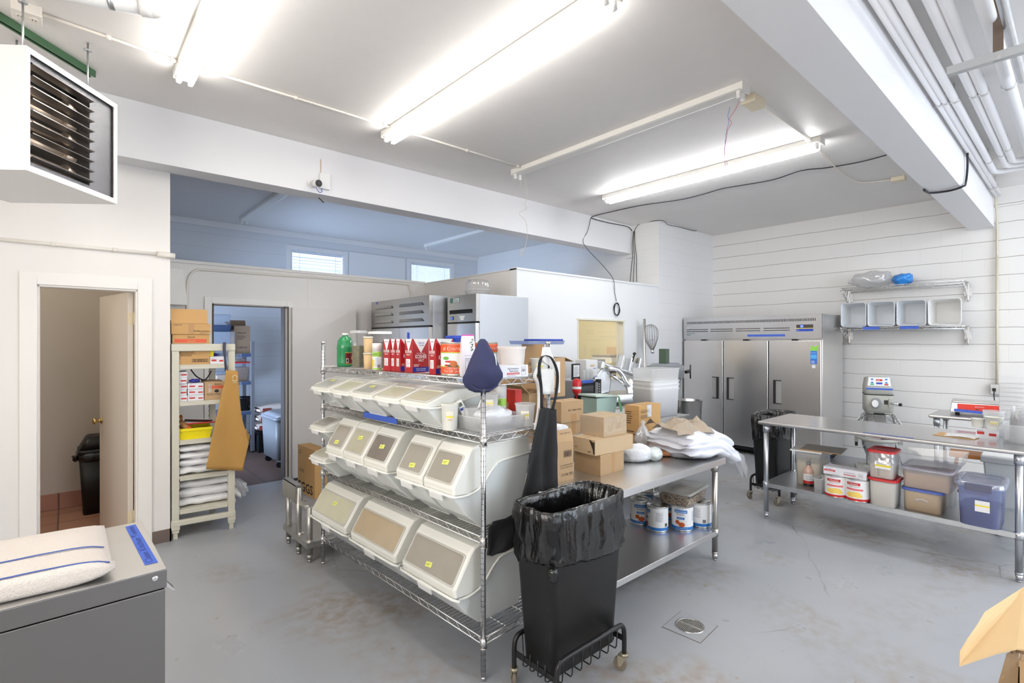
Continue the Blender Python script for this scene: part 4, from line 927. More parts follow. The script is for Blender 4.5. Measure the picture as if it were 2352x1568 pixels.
SALTF = SALTP + (('tri', 'front', 0, 0, ((0.04, 1.0), (0.5, 0.58), (0.96, 1.0)), PAPER, 0.0009), ('text', 'front', 0.34, 0.86, 'Diamond', 0.06, BLUEP, 0.36), ('text', 'front', 0.38, 0.79, 'Crystal', 0.055, BLUEP, 0.30), ('text', 'front', 0.16, 0.42, 'KOSHER', 0.12, PAPER, 0.70), ('text', 'front', 0.34, 0.33, 'SALT', 0.07, PAPER, 0.34), ('text', 'front', 0.24, 0.56, 'Pure and Natural', 0.03, PAPER, 0.5),
                 ('lines', 'front', 0.06, 0.18, 0.4, 0.08, 4, PAPER), ('rect', 'front', 0, 0.02, 1.0, 0.14, SALTB), ('text', 'front', 0.2, 0.10, 'Foodservice Packaging', 0.03, PAPER, 0.6), ('text', 'front', 0.22, 0.05, 'Not For Retail Sale', 0.03, PAPER, 0.56))
def KB(u, yl): return rkp(u, yl, TZ)
salt = [(880, 896.5, 898, 770.5, -0.015, 'red kosher salt box at the far end of the row, spine outward'),
        (897, 908.5, 910, 770.5, -0.02, 'red kosher salt box second in the row from the spray can, spine outward'),
        (909, 920, 929, 770.0, -0.018, 'red kosher salt box third from the spray can, a strip of its front showing'),
        (929.5, 948, 985, 769.5, -0.012, 'red kosher salt box turned to show its whole front, blue band at the foot'),
        (985.5, 1001, 1041, 771.5, -0.012, 'red kosher salt box beside the pasta sauce can, end of the row')]
for i, (u0, uc, u1, vt, yl, lab) in enumerate(salt):
    B = cbox(uc, 0, TZ, u0, u1 if u1 - uc > 5 else uc + 30, vt, RZ, K=KB(uc, yl))
    loc, sx, sy, h = B
    if u1 - uc <= 12: K = KB(uc, yl); sx = 0.125; d1 = Vector((math.cos(RZ), math.sin(RZ), 0)); d2 = Vector((-d1.y, d1.x, 0)); loc = Vector((K.x, K.y, TZ)) + d1 * sx / 2 + d2 * sy / 2
    t = carton('salt_box', lab, 'box', (loc, sx, sy - 0.001, 0.19), SALT, SALTF if i >= 2 else SALTP, RZ, 'kosher salt boxes on the wire rack')
p = KB(793, -0.07)
t = thing('plastic_jug', 'tall green plastic jug with white cap and maroon label', 'jug', (p.x, p.y, TZ), facing(p) + 0.5); r = 0.056
JG = mat('green_jug', rgb(40, 138, 84), 0.25, coat=0.3, var=0.08, vscale=5)
MB().lathe([(0.050, 0), (r, 0.008), (r + 0.001, 0.03), (r, 0.125), (r + 0.0015, 0.13), (r - 0.002, 0.15), (0.050, 0.18), (0.036, 0.20), (0.020, 0.212), (0.018, 0.214), (0.018, 0.222)], JG, 32).build('body', JG, t)
MB().lathe([(0.020, 0.219), (0.021, 0.221), (0.021, 0.231), (0.019, 0.233)], WHITE, 24).build('cap', WHITE, t)
s = PR(); curved_label(s, r + 0.0005, 0.022, 0.098, -0.5, 0.9, mat('maroon_label', rgb(110, 26, 34), 0.45)); curved_label(s, r + 0.001, 0.020, 0.024, -0.5, 0.9, mat('gold', rgb(214, 170, 60), 0.4)); curved_label(s, r + 0.001, 0.096, 0.1, -0.5, 0.9, MATS['gold'])
curved_label(s, r + 0.0015, 0.03, 0.058, -0.4, -0.1, PAPER); curved_label(s, r + 0.002, 0.034, 0.054, -0.36, -0.14, INK, 3)
curved_oval(s, r, 0.45, 0.062, 0.48, 0.032, mat('jug_emblem', rgb(220, 140, 50), 0.5), 0.002)
s.build('label', PAPER, t)
# bay leaf container, tan spice tubs, tall container with lid, spray can
p = KB(824, -0.10); t = tub('square clear container of dried bay leaves with a pale lid', ((p.x, p.y, TZ), 0.075, 0.075, hz(824, 763, p.x, p.y) - TZ), CLEAR, 'food_container', rz=RZ + 0.3, lid=CLEARC, content=(mat('bay_leaves', rgb(128, 122, 92), 0.8, bump=1.0, bscale=55, var=0.5, vscale=40), 0.62), r=0.012)
TANC = mat('tan_spice', rgb(218, 186, 140), 0.5)
p = KB(845.5, -0.04)
for k, lab in enumerate(('lower of two stacked round tubs of tan spice', 'upper of two stacked round tubs of tan spice')):
    z0 = TZ + k * 0.104
    t = thing('spice_tub', lab, 'container', (p.x, p.y, z0), 0, 'tan spice tubs on the wire rack')
    MB().lathe([(0.024, 0), (0.0255, 0.003), (0.029, 0.096)], TANC, 24).build('tub', TANC, t)
    MB().lathe([(0.031, 0.093), (0.0315, 0.102), (0.028, 0.1035)], CREAMP, 24).build('lid', CREAMP, t)
p = KB(873, -0.20); t = tub('tall clear container with a wide white lid behind the spray can', ((p.x, p.y, TZ), 0.11, 0.11, hz(873, 765, p.x, p.y) - TZ), CLEAR, 'food_container', rz=RZ, lid=WHITE, content=(mat('dark_seeds', rgb(120, 116, 112), 0.8, bump=0.8, bscale=90), 0.75), r=0.016)
p = KB(866, -0.016)
def spray_can(label, p, z, rz, h=0.165, r=0.028, txt='AIR'):
    t = thing('spray_can', label, 'can', (p.x, p.y, z), rz)
    MB().lathe([(r - 0.002, 0), (r, 0.002), (r, h * 0.70)], PAPER, 24).build('can', PAPER, t)
    MB().lathe([(r + 0.001, h * 0.70), (r + 0.001, h * 0.98), (r - 0.003, h)], WHITE, 24).build('cap', WHITE, t)
    s = PR(); LG_ = mat('lime_print', rgb(170, 214, 90), 0.5); curved_label(s, r, 0.004, h * 0.08, -1.6, 1.6, LG_); curved_label(s, r, h * 0.5, h * 0.68, -1.6, 1.6, LG_); curved_label(s, r, h * 0.12, h * 0.40, -1.5, -0.6, mat('sun_print', rgb(246, 214, 60), 0.5))
    curved_text(s, txt, r, h * 0.54, h * 0.10, mat('green_print', rgb(70, 130, 70), 0.5), -0.5, r * 1.0); s.bars((0.003, -r - 0.001, h * 0.1), (1, 0, 0), (0, 0, 1), 0.014, h * 0.1, INK, 9)
    curved_label(s, r, h * 0.14, h * 0.46, -0.4, 0.3, mat('pale_blue_print', rgb(196, 214, 226), 0.5)); s.build('label', PAPER, t); return t
spray_can('short spray can with white cap and lime label beside the salt boxes', p, TZ, facing(p))
# blue lid standing behind
p = KB(938, -0.33); MBx = MB().box(-0.05, 0.05, -0.004, 0.004, 0, hz(938, 763, p.x, p.y) - TZ)
o = MBx.build('storage_box_lid', BLUEP, None, bevel=0.003); o.location = (p.x, p.y, TZ); o.rotation_euler = (0, 0, RZ + 0.9); tag(o, 'blue plastic lid standing on edge behind the salt boxes', 'lid')
p = KB(1050, -0.38); t = tub('blue plastic tub behind the pasta sauce cans', ((p.x, p.y, TZ), 0.10, 0.10, hz(1050, 775, p.x, p.y) - TZ), BLUEP, 'storage_tub', rz=RZ, lid=BLUEP, r=0.015)
# pasta sauce cans
OR = mat('sauce_orange', rgb(222, 88, 36), 0.4); GR = mat('sauce_green', rgb(110, 180, 60), 0.5); TIN = mat('tin_rim', (0.62, 0.58, 0.48, 1), 0.3, 1.0)
def sauce_can(label, p, z, r, h, rz):
    t = thing('sauce_can', label, 'can', (p.x, p.y, z), rz, 'large pasta sauce cans on the wire rack')
    MB().lathe([(r - 0.001, 0), (r + 0.001, 0.003), (r - 0.001, 0.006), (r - 0.001, h - 0.006), (r + 0.001, h - 0.003), (r + 0.0005, h), (r - 0.004, h), (r - 0.005, h - 0.005), (0.001, h - 0.005)], TIN, 36, cap1=False).build('can', TIN, t)
    s = PR(); q = 2.6; curved_label(s, r, 0.008, h - 0.008, -PI, PI, PAPER, 40)
    curved_label(s, r + 0.0005, h * 0.70, h - 0.010, -PI, PI, OR, 40, 0.0008); curved_label(s, r + 0.0005, 0.010, h * 0.26, -PI, PI, OR, 40, 0.0008)
    for z_, m_ in ((0.675, GR), (0.688, YELP), (0.262, GR), (0.275, YELP)): curved_label(s, r + 0.0005, h * z_, h * (z_ + 0.012), -PI, PI, m_, 40, 0.001)
    curved_text(s, 'al Dente', r, h * 0.76, h * 0.11, PAPER, 0.1, r * 1.5); curved_text(s, 'PASTA SAUCE', r, h * 0.10, h * 0.085, PAPER, 0.25, r * 1.5); curved_text(s, 'EXTRA PREMIUM', r, h * 0.20, h * 0.04, PAPER, 0.2, r * 1.1)
    for (a_, z_, ww, hh, m_) in ((-0.35, 0.52, 0.5, 0.10, GR), (-0.05, 0.42, 0.8, 0.06, RED), (0.2, 0.36, 0.5, 0.18, mat('sauce_food', rgb(200, 110, 50), 0.5)), (0.1, 0.30, 0.9, 0.07, mat('sauce_plate', rgb(90, 60, 40), 0.5)), (-0.3, 0.31, 0.3, 0.06, RED)):
        curved_oval(s, r, a_, h * z_, ww, h * hh, m_, 0.0016 + 0.0004 * abs(a_))
    s.build('label', PAPER, t)
p = KB(1047, -0.075); sauce_can('orange and white pasta sauce can between the salt boxes and the flour bag', p, TZ, 0.078, 0.172, facing(p) - 0.35)
p = KB(1110, -0.24); sauce_can('orange and white pasta sauce can mostly hidden behind the navy cap', p, TZ, 0.078, 0.172, facing(p) + 0.3)
# white bag with a pink top
p = KB(1074, -0.04); hb = hz(1074, 768, p.x, p.y) - TZ
t = thing('flour_bag', 'tall white paper bag with pink folded top and leaf print', 'bag', (p.x, p.y, TZ), facing(p) + 0.25)
PB = mat('bag_paper', rgb(232, 228, 236), 0.55, bump=0.4, bscale=14); s = MB(); R = []
for k, (w_, d_) in enumerate(((0.034, 0.022), (0.036, 0.024), (0.035, 0.024), (0.034, 0.022), (0.032, 0.016), (0.031, 0.008), (0.031, 0.003))):
    z = hb * (0, 0.1, 0.35, 0.6, 0.8, 0.93, 0.975)[k]; R.append([(x * w_ * (1 + 0.03 * math.sin(k * 2 + x)), y * d_, z) for x, y in ((-1, -1), (-0.3, -1.06), (0.3, -1.02), (1, -1), (1, 1), (0.3, 1), (-0.3, 1), (-1, 1))])
s.loft(R, PB, True, True, False); s.box(-0.031, 0.031, -0.004, 0.003, hb * 0.965, hb, mat('pink_tape', rgb(206, 90, 170), 0.5)); s.build('bag', PB, t)
s = PR(); s.lines((-0.02, -0.0245, hb * 0.12), (1, 0, 0), (0, 0, 1), 0.036, hb * 0.34, 11, mat('bag_ink', rgb(120, 120, 130), 0.6)); s.label((-0.022, -0.0242, hb * 0.5), (1, 0, 0), (0, 0, 1), 0.04, 0.001, INK); s.build('lettering', INK, t)
s = MB(); LF = mat('bag_leaf_print', rgb(90, 110, 90), 0.6)
for k in range(5): s.add([(0.012 + 0.004 * k * (-1) ** k, -0.0232 + 0.0008 * k, hb * (0.6 + 0.06 * k)), (0.02 + 0.003 * (-1) ** k, -0.0225 + 0.0012 * k, hb * (0.63 + 0.06 * k)), (0.024, -0.0215 + 0.0012 * k, hb * (0.67 + 0.058 * k)), (0.013, -0.0225 + 0.0012 * k, hb * (0.65 + 0.058 * k))], [(0, 1, 2, 3)], LF)
s.flatprint = True; s.build('leaf_print', LF, t)
# white bucket, glove box, blue-lid tray and small things at the near end
p = KB(1175, -0.27); deli_cup('white plastic bucket standing behind the glove box', Vector((p.x, p.y, TZ)), 0.074, hz(1172, 797, p.x, p.y) - TZ, 'bucket', mat('warm_white_plastic', rgb(240, 234, 228), 0.4), yellow=False)
GP = mat('glove_box_white', rgb(232, 232, 238), 0.5)
GLP = (('text', 'front', 0.36, 0.66, 'High Performance', 0.15, mat('slate_ink', rgb(90, 100, 120), 0.6), 0.34), ('text', 'front', 0.42, 0.46, 'Nitrile Gloves', 0.14, MATS['slate_ink'], 0.26), ('rect', 'front', 0.34, 0.22, 0.38, 0.16, RED), ('text', 'front', 0.37, 0.26, 'Powder Free Textured', 0.09, PAPER, 0.32), ('frame', 'front', 0.78, 0.15, 0.13, 0.70, INK, 0.001), ('text', 'front', 0.80, 0.45, 'GA', 0.26, INK, 0.09), ('lines', 'front', 0.34, 0.08, 0.4, 0.08, 2, MATS['slate_ink']))
K = KB(1138, -0.052); B = cbox(1138, 0, TZ, 1134, 1213, 845, RZ, K=K); B = (B[0], B[1], 0.12, 0.058); 
d2 = Vector((-math.sin(RZ), math.cos(RZ), 0)); B = (Vector((K.x, K.y, TZ)) + Vector((math.cos(RZ), math.sin(RZ), 0)) * B[1] / 2 + d2 * 0.06, B[1], 0.12, B[3])
carton('glove_box', 'white glove box with grey lettering lying on the top rack shelf by the cap', 'box', B, GP, GLP, RZ)

# ------------------------------------------------------------------ near end of the second rack shelf
SZ = RS[2] + 0.0145
p = at(1033, 986, z=SZ); deli_cup('white spoon cup with a yellow-striped label at the rack edge', p, 0.0445, hz(1033, 927, p.x, p.y) - SZ, m=mat('milky_cup', rgb(236, 236, 228), 0.4), content=None)
K = at(1117, 996, z=SZ); B = cbox(1117, 996, SZ, 1046, 1212, 963, RZ); tub('wide shallow clear bin holding cups and a white bag on the rack', B, CLEARC, 'storage_bin', rz=RZ, r=0.02)
bc, bsx, bsy, bh = B; d1 = Vector((math.cos(RZ), math.sin(RZ), 0)); d2 = Vector((-d1.y, d1.x, 0)); z1 = SZ + 0.004
q = bc - d1 * (bsx / 2 - 0.055) + d2 * (bsy / 2 - 0.06); q.z = z1
deli_cup('clear cup holding two thermometers inside the shallow bin', q, 0.042, 0.10, yellow=False)
for k, (dx, an, lab) in enumerate(((-0.012, 0.45, 'white pocket thermometer with a grey display in the clear cup'), (0.022, -0.35, 'steel scoop handle leaning in the clear cup beside the thermometer'))):
    t = thing('thermometer' if k == 0 else 'metal_scoop', lab, 'thermometer' if k == 0 else 'scoop', (q.x, q.y, z1 + 0.03), facing(q) )
    T_ = Matrix.Translation((dx, 0, 0.0)) @ Matrix.Rotation(-an, 4, 'Y')
    if k == 0:
        MB().box(-0.016, 0.016, -0.007, 0.007, 0.0, 0.12, T=T_).build('body', WHITE, t, bevel=0.003)
        MB().box(-0.009, 0.009, -0.0085, -0.007, 0.088, 0.108, T=T_).build('display', mat('lcd', rgb(120, 130, 110), 0.3), t)
        MB().box(-0.012, 0.012, -0.008, -0.007, 0.066, 0.078, T=T_).build('lettering', BLUEP, t)
    else:
        MB().box(-0.012, 0.012, -0.003, 0.003, 0, 0.115, T=T_).build('handle', CHROME, t, bevel=0.002)
q = bc - d1 * (bsx / 2 - 0.11) - d2 * (bsy / 2 - 0.10); q.z = z1
deli_cup('round clear tub of dark peppercorns inside the shallow bin', q, 0.05, 0.085, yellow=False, content=(mat('peppercorns', rgb(70, 66, 58), 0.8, bump=1, bscale=120), 0.6))
q2 = q + Vector((0.0, 0.0, 0.086)); deli_cup('clear cup with a yellow label stacked on the tub of peppercorns', q2, 0.047, 0.085, m=CLEARC)
# white bag lump in the bin
def lump(name, label, cat, loc, rx, ry, rz_, m, seed=1, amp=0.22, fr=2.2, n=26, yaw=0, flat=0.0, sub=0, fine=0.05):
    t = thing(name, label, cat, loc, yaw); s = MB()
    def fn(u, v):
        a = 2 * PI * u; b = PI * (v - 0.5); x, y, z = math.cos(a) * math.cos(b), math.sin(a) * math.cos(b), math.sin(b)
        k = 1 + amp * smooth_noise(x * fr, y * fr, z * fr, seed) + fine * smooth_noise(x * 7, y * 7, z * 7, seed + 3)
        return (x * rx * k, y * ry * k, max(-rz_ * (1 - flat), z * rz_ * k) + rz_ * (1 - flat))
    s.grid(fn, n, n // 2 + 4, m, True, True); s.build('body', m, t); return t
FILM = mat('white_film', rgb(236, 238, 242), 0.28, bump=0.9, bscale=16, coat=0.3)
FILMC = clear('clear_film', haze=0.32, hazecol=rgb(235, 236, 240), gloss=0.5, rough=0.15)
q = bc + d1 * (bsx / 2 - 0.13) + d2 * 0.0; lump('plastic_bag', 'crumpled white plastic bag in the shallow clear bin', 'bag', (q.x, q.y, z1), 0.11, 0.085, 0.062, FILM, 4, 0.4, 1.8, flat=0.2, yaw=RZ)
p = rkp(1151, -0.28, SZ); spray_can('spray can with a green stripe on the second rack shelf', p, SZ, facing(p), h=0.21, r=0.028, txt='AIR')
p = rkp(1206, -0.355, SZ); deli_cup('round clear tub with yellow label at the rear corner of the rack shelf', Vector((p.x, p.y, SZ)), 0.053, 0.115)
p = rkp(1172, -0.40, SZ)
B = (Vector((p.x, p.y, SZ)), 0.05, 0.13, 0.18); t = carton('food_box', 'red food box behind the spray can on the second rack shelf', 'box', B, mat('food_red', rgb(214, 48, 34), 0.45), (('rect', 'front', 0.1, 0.1, 0.8, 0.5, PAPER), ('rect', 'left', 0.1, 0.1, 0.5, 0.5, mat('food_photo', rgb(190, 140, 100), 0.5))), RZ)

def cloth(rows, m, name, parent, nf=5, amp=0.012, nu=28, sub=3, seed=0, thick=0.0025, ph=0.0, T=None, ampf=None):
    """hanging cloth between given side edges; rows of (left point, right point)"""
    R = []
    for i in range(len(rows) - 1):
        for k in range(sub):
            t_ = k / sub; R.append((rows[i][0].lerp(rows[i + 1][0], t_), rows[i][1].lerp(rows[i + 1][1], t_), (i + t_) / (len(rows) - 1)))
    R.append((rows[-1][0], rows[-1][1], 1.0)); s = MB(); vs = []
    for a, b, f in R:
        d = b - a; nrm = Vector((d.y, -d.x, 0)); nrm = nrm.normalized() if nrm.length > 1e-6 else Vector((0, -1, 0))
        am = amp * (ampf(f) if ampf else min(1, 0.1 + f * 1.4))
        for j in range(nu + 1):
            u = j / nu
            w = math.sin(u * nf * 2 * PI + ph + 1.3 * math.sin(f * 3 + seed)) * 0.7 + 0.9 * smooth_noise(u * nf, f * 3.2, seed * 1.7)
            vs.append(a.lerp(b, u) + nrm * am * w)
    w_ = nu + 1; fs = [(i * w_ + j, i * w_ + j + 1, (i + 1) * w_ + j + 1, (i + 1) * w_ + j) for i in range(len(R) - 1) for j in range(nu)]
    s.add(vs, fs, m, True); s.flatprint = True
    return s.build(name, m, parent, solid=thick, T=T)
BC = mat('black_cloth', rgb(30, 30, 32), 0.8, bump=0.2, bscale=300)
t = thing('apron', 'black cloth apron hanging from the rear corner post of the wire rack', 'apron', (0, 0, 0))
yp = 1.868; A_ = lambda u, v, dy=0: at(u, v, y=yp + dy)
cloth([(A_(*a), A_(*b)) for a, b in (((1243, 934), (1278, 940)), ((1236, 960), (1280, 965)), ((1222, 1010), (1281, 1010)), ((1208, 1060), (1284, 1060)), ((1198, 1110), (1290, 1110)), ((1190, 1160), (1293, 1160)), ((1180, 1200), (1293, 1200)), ((1178, 1245), (1285, 1250)))], BC, 'body', t, nf=2.6, amp=0.03)
cloth([(A_(*a, 0.004), A_(*b, 0.004)) for a, b in (((1186, 1176), (1215, 1150)), ((1160, 1190), (1222, 1200)), ((1130, 1196), (1212, 1228)), ((1119, 1210), (1190, 1250)), ((1118, 1250), (1160, 1268)), ((1118, 1274), (1130, 1276)))], BC, 'tucked_corner', t, nf=1.5, amp=0.012)
s = MB()
def strap(pts, w, m, name, parent):
    """flat ribbon through points"""
    s = MB(); P = [Vector(p) for p in pts]; out = []
    for i in range(len(P) - 1):
        for k in range(4):
            a = P[max(i - 1, 0)]; b = P[i]; c = P[i + 1]; d = P[min(i + 2, len(P) - 1)]; tt = k / 4
            out.append(0.5 * ((2 * b) + (c - a) * tt + (2 * a - 5 * b + 4 * c - d) * tt * tt + (3 * b - a - 3 * c + d) * tt ** 3))
    out.append(P[-1]); vs = []
    for i, p in enumerate(out):
        dr = rgt() * math.cos(0.5 * math.sin(i * 0.6)) + fwd() * math.sin(0.5 * math.sin(i * 0.6)); vs += [p - dr * w / 2, p + dr * w / 2]
    s.add(vs, [(2 * i, 2 * i + 1, 2 * i + 3, 2 * i + 2) for i in range(len(out) - 1)], m, True); s.flatprint = True
    return s.build(name, m, parent, solid=0.002)
strap([A_(1254, 816, 0.02), A_(1243, 822, 0), A_(1238, 850, -0.01), A_(1243, 890, -0.008), A_(1244, 936, -0.003)], 0.016, BC, 'neck_strap', t)
strap([A_(1254, 816, 0.02), A_(1268, 824, 0), A_(1280, 856, -0.01), A_(1278, 900, -0.008), A_(1269, 940, -0.003)], 0.016, BC, 'neck_strap', t)
# white apron bunched over the same post, with cup below
WC = mat('white_cloth', rgb(238, 236, 232), 0.75, bump=0.25, bscale=120)
t = thing('cloth', 'white cloth looped over the rear post of the rack above the black apron', 'cloth', (0, 0, 0)); yq = 1.89
Q_ = lambda u, v, dy=0: at(u, v, y=yq + dy)
cloth([(Q_(*a), Q_(*b)) for a, b in (((1246, 797), (1262, 797)), ((1243, 815), (1266, 812)), ((1241, 826), (1276, 834)), ((1250, 832), (1279, 848)), ((1262, 838), (1280, 868)))], WC, 'draped_cloth', t, nf=1.1, amp=0.010)
strap([Q_(1240, 835, 0.01), Q_(1228, 862, 0), Q_(1236, 885, 0), Q_(1238, 930), Q_(1230, 985)], 0.02, WC, 'tie', t)
cloth([(Q_(*a, -0.004), Q_(*b, -0.004)) for a, b in (((1243, 846), (1272, 846)), ((1243, 880), (1273, 878)), ((1246, 905), (1272, 905)))], WC, 'folded_panel', t, nf=0.8, amp=0.008)
p = rkp(1258, -0.40, TZ); p = Vector((1.90, 1.935, TZ)); deli_cup('white tub with yellow stripe at the rear corner of the top rack shelf', p, 0.05, 0.085, m=MATS['milky_cup'])

# navy cap hanging on the near front post
NV = mat('navy_cloth', rgb(52, 56, 92), 0.8, bump=0.2, bscale=250)
t = thing('cap', 'navy blue cloth cap hanging on the near front post of the wire rack', 'cap', (RL.x, RL.y, 0), YAW - PI / 2 + 0.07)
dd = RL.dot(fwd()); s = MB(); R = []
rows = [(778, 1107, 1116), (784, 1102, 1122), (799, 1096, 1129), (812, 1090, 1136), (828, 1084, 1143), (845, 1077, 1150), (857, 1072, 1157), (866, 1068, 1158), (876, 1069, 1152), (888, 1074, 1143), (896, 1082, 1134), (901, 1093, 1124)]
for i, (v, a, b) in enumerate(rows):
    c_ = ((a + b) / 2 - 1113) / F * dd; w_ = (b - a) / 2 / F * dd; z = EYE - (v - 784) / F * dd; dep = min(0.062, w_ * 0.8) * (1 - 0.45 * max(0, (i - 6) / 5))
    ring = []
    for k in range(28):
        an = 2 * PI * k / 28; f_ = 1 + 0.16 * smooth_noise(math.cos(an) * 2.2, math.sin(an) * 2.2, i * 0.35, 5) + 0.03 * math.sin(an * 7 + i * 0.4)
        ring.append((c_ + math.cos(an) * w_ * f_, math.sin(an) * dep * f_ - 0.0 - 0.012 * math.sin(i * 0.5), z))
    R.append(ring)
s.loft(R, NV, True, False, True).loft([R[-1], [(x * 0.9, y * 0.86, z + 0.012) for x, y, z in R[-1]], [(x * 0.7, y * 0.5, z + 0.06) for x, y, z in R[-1]]], NV, False, True, True)
s.build('crown', NV, t)
s = MB(); pts = []
for k in range(13):
    an = -0.75 + 1.5 * k / 12; x = 0.098 * math.sin(an) * 0.95 + 0.006; z = EYE - (894 - 784) / F * dd + 0.055 * (1 - math.cos(an)) * 1.6
    pts.append((x, -0.052 * math.cos(an * 1.1), z))
s.tube(pts, 0.0035, NV, n=6); s.build('brim_seam', NV, t)
s = MB(); EM = mat('emblem_thread', rgb(214, 226, 220), 0.7)
s.tube([(0.052 + 0.008 * math.sin(a_ * 2), -0.044 + 0.012 * a_, EYE - (v - 784) / F * dd) for v, a_ in ((812, 0.0), (820, 0.3), (828, 0.6), (838, 0.9), (846, 1.2))], 0.003, EM, n=6)
s.build('emblem', EM, t)

# ------------------------------------------------------------------ foreground trash can on its dolly
def slim_can(label_can, label_dolly, loc, rz, n=1, knot=True):
    L0, W0, L1, W1, Z0, Z1 = 0.212, 0.103, 0.268, 0.132, 0.135, 0.86
    t = thing('trash_can', label_can, 'trash can', loc, rz)
    s = MB(); s.loft([s.rring(L0 - 0.01, W0 - 0.01, Z0, 0.03, 6), s.rring(L0, W0, Z0 + 0.01, 0.035, 6), s.rring(L1 - 0.004, W1 - 0.004, Z1 - 0.06, 0.045, 6), s.rring(L1, W1, Z1 - 0.05, 0.045, 6), s.rring(L1, W1, Z1, 0.045, 6), s.rring(L1 - 0.008, W1 - 0.008, Z1, 0.04, 6), s.rring(L0 - 0.0, W0 - 0.0, Z0 + 0.05, 0.03, 6)], None, True, True, True)
    s.build('body', BLACK, t)
    # raised arch moulding near the top of the long sides
    for sy in (-1, 1):
        s = MB(); s.tube([(-0.225 + 0.45 * k / 16, sy * (W1 - 0.013 - 0.004 * abs(k - 8) / 8), 0.60 + 0.07 * math.sin(PI * k / 16)) for k in range(17)], 0.004, BLACK, n=6); s.build('moulding', BLACK, t)
    # bag: gathered skirt outside, lining inside
    s = MB(); N = 144; R = []
    def ring(z, g, amp, k0, sag=0.0, lx=None):
        f_ = (z - Z0) / (Z1 - Z0); hx = L0 + (L1 - L0) * f_ + g; hy = W0 + (W1 - W0) * f_ + g; out = []
        base = MB().rring(1, 1, 0, 0.3, 24)  # dense outline
        for j in range(N):
            a = 2 * PI * j / N; ca, sa = math.cos(a), math.sin(a); e = 5.0
            r_ = (abs(ca) ** e + abs(sa) ** e) ** (-1 / e); x, y = ca * r_ * hx, sa * r_ * hy
            kd = math.hypot(x + hx, y + hy); rad = math.sin(math.atan2(z - (Z1 - 0.235), kd + 0.02) * 16 + 3 * smooth_noise(ca * 2, sa * 2, z * 3, n)) if z < Z1 - 0.02 else 0
            w = smooth_noise(ca * 6 + 3, sa * 6, z * 9 + k0, n) * amp + smooth_noise(ca * 22, sa * 22, z * 4, n + 4) * amp * 0.9 + rad * amp * 0.45
            kk = 1 + w / max(hx * 0.6, 0.1)
            zz_ = z + sag * (0.5 + 0.5 * math.sin(a * 2 + 0.6)) + 0.006 * smooth_noise(ca * 5, sa * 5, 3 + k0)
            out.append((x * kk, y * kk, zz_))
        return out
    R = [ring(0.30 + 0.22, -0.012, 0.004, 0), ring(Z1 - 0.10, -0.014, 0.010, 1), ring(Z1 - 0.03, -0.013, 0.010, 2), ring(Z1 + 0.004, -0.006, 0.006, 3), ring(Z1 + 0.012, 0.004, 0.006, 4), ring(Z1 + 0.004, 0.012, 0.007, 5), ring(Z1 - 0.05, 0.014, 0.010, 6), ring(Z1 - 0.11, 0.016, 0.012, 7), ring(Z1 - 0.17, 0.018, 0.014, 8, 0.02), ring(Z1 - 0.22, 0.014, 0.012, 9, 0.03), ring(Z1 - 0.25, 0.020, 0.010, 10, 0.04), ring(Z1 - 0.265, 0.013, 0.008, 11, 0.04)]
    s.loft(R, BAG, False, False, True); s.flatprint = True; s.build('bag', BAG, t, solid=0.0012)
    if knot:
        s = MB(); kc = Vector((-L1 + 0.012, -W1 - 0.002, Z1 - 0.235))
        s.lathe([(0.002, -0.045), (0.018, -0.04), (0.014, -0.02), (0.022, 0.0), (0.018, 0.016), (0.006, 0.02)], BAG, 12, c=kc); s.build('bag_knot', BAG, t)
        s = MB(); s.lathe([(0.20, 0.0), (0.12, 0.012), (0.001, 0.02)], mat('trash_paper', rgb(110, 105, 100), 0.8), 14, c=(0, 0, 0.60), sy=0.5, cap1=False); s.box(0.05, 0.10, -0.03, 0.0, 0.615, 0.66, RED); s.build('trash', RED, t)
    # dolly: own thing
    d = thing('can_dolly', label_dolly, 'dolly', loc, rz)
    X, Y = 0.236, 0.136; zt = 0.235
    for sy in (-1, 1):
        s = MB(); wire(s, [(-X, sy * Y, 0.085), (-X, sy * Y, zt - 0.05), (-X + 0.015, sy * Y, zt - 0.012), (-X + 0.055, sy * Y, zt), (0, sy * Y, zt), (X - 0.055, sy * Y, zt), (X - 0.015, sy * Y, zt - 0.012), (X, sy * Y, zt - 0.05), (X, sy * Y, 0.085)], 0.0115, n=10, curve=4); s.build('side_rail', BLACKM, d)
    for sx in (-1, 1): MB().box(sx * X - 0.003, sx * X + 0.003, -Y, Y, 0.145, 0.172).build('end_bar', BLACKM, d)
    for k in range(7):
        x = -0.19 + 0.38 * k / 6
        s = MB(); s.tube([(x, -Y + 0.004, zt), (x, -Y + 0.012, 0.135), (x, -Y + 0.02, 0.122), (x, -Y + 0.03, 0.122), (x, Y - 0.03, 0.122), (x, Y - 0.02, 0.122), (x, Y - 0.012, 0.135), (x, Y - 0.004, zt)], 0.003, n=5); s.build('cradle_wire', BLACKM, d)
    for y in (-0.07, -0.025, 0.025, 0.07):
        s = MB(); s.tube([(-X - 0.004, y, 0.20), (-X - 0.004, y, 0.13), (-X + 0.01, y, 0.118), (X - 0.01, y, 0.118), (X + 0.004, y, 0.13), (X + 0.004, y, 0.20)], 0.003, n=5); s.build('cradle_wire', BLACKM, d)
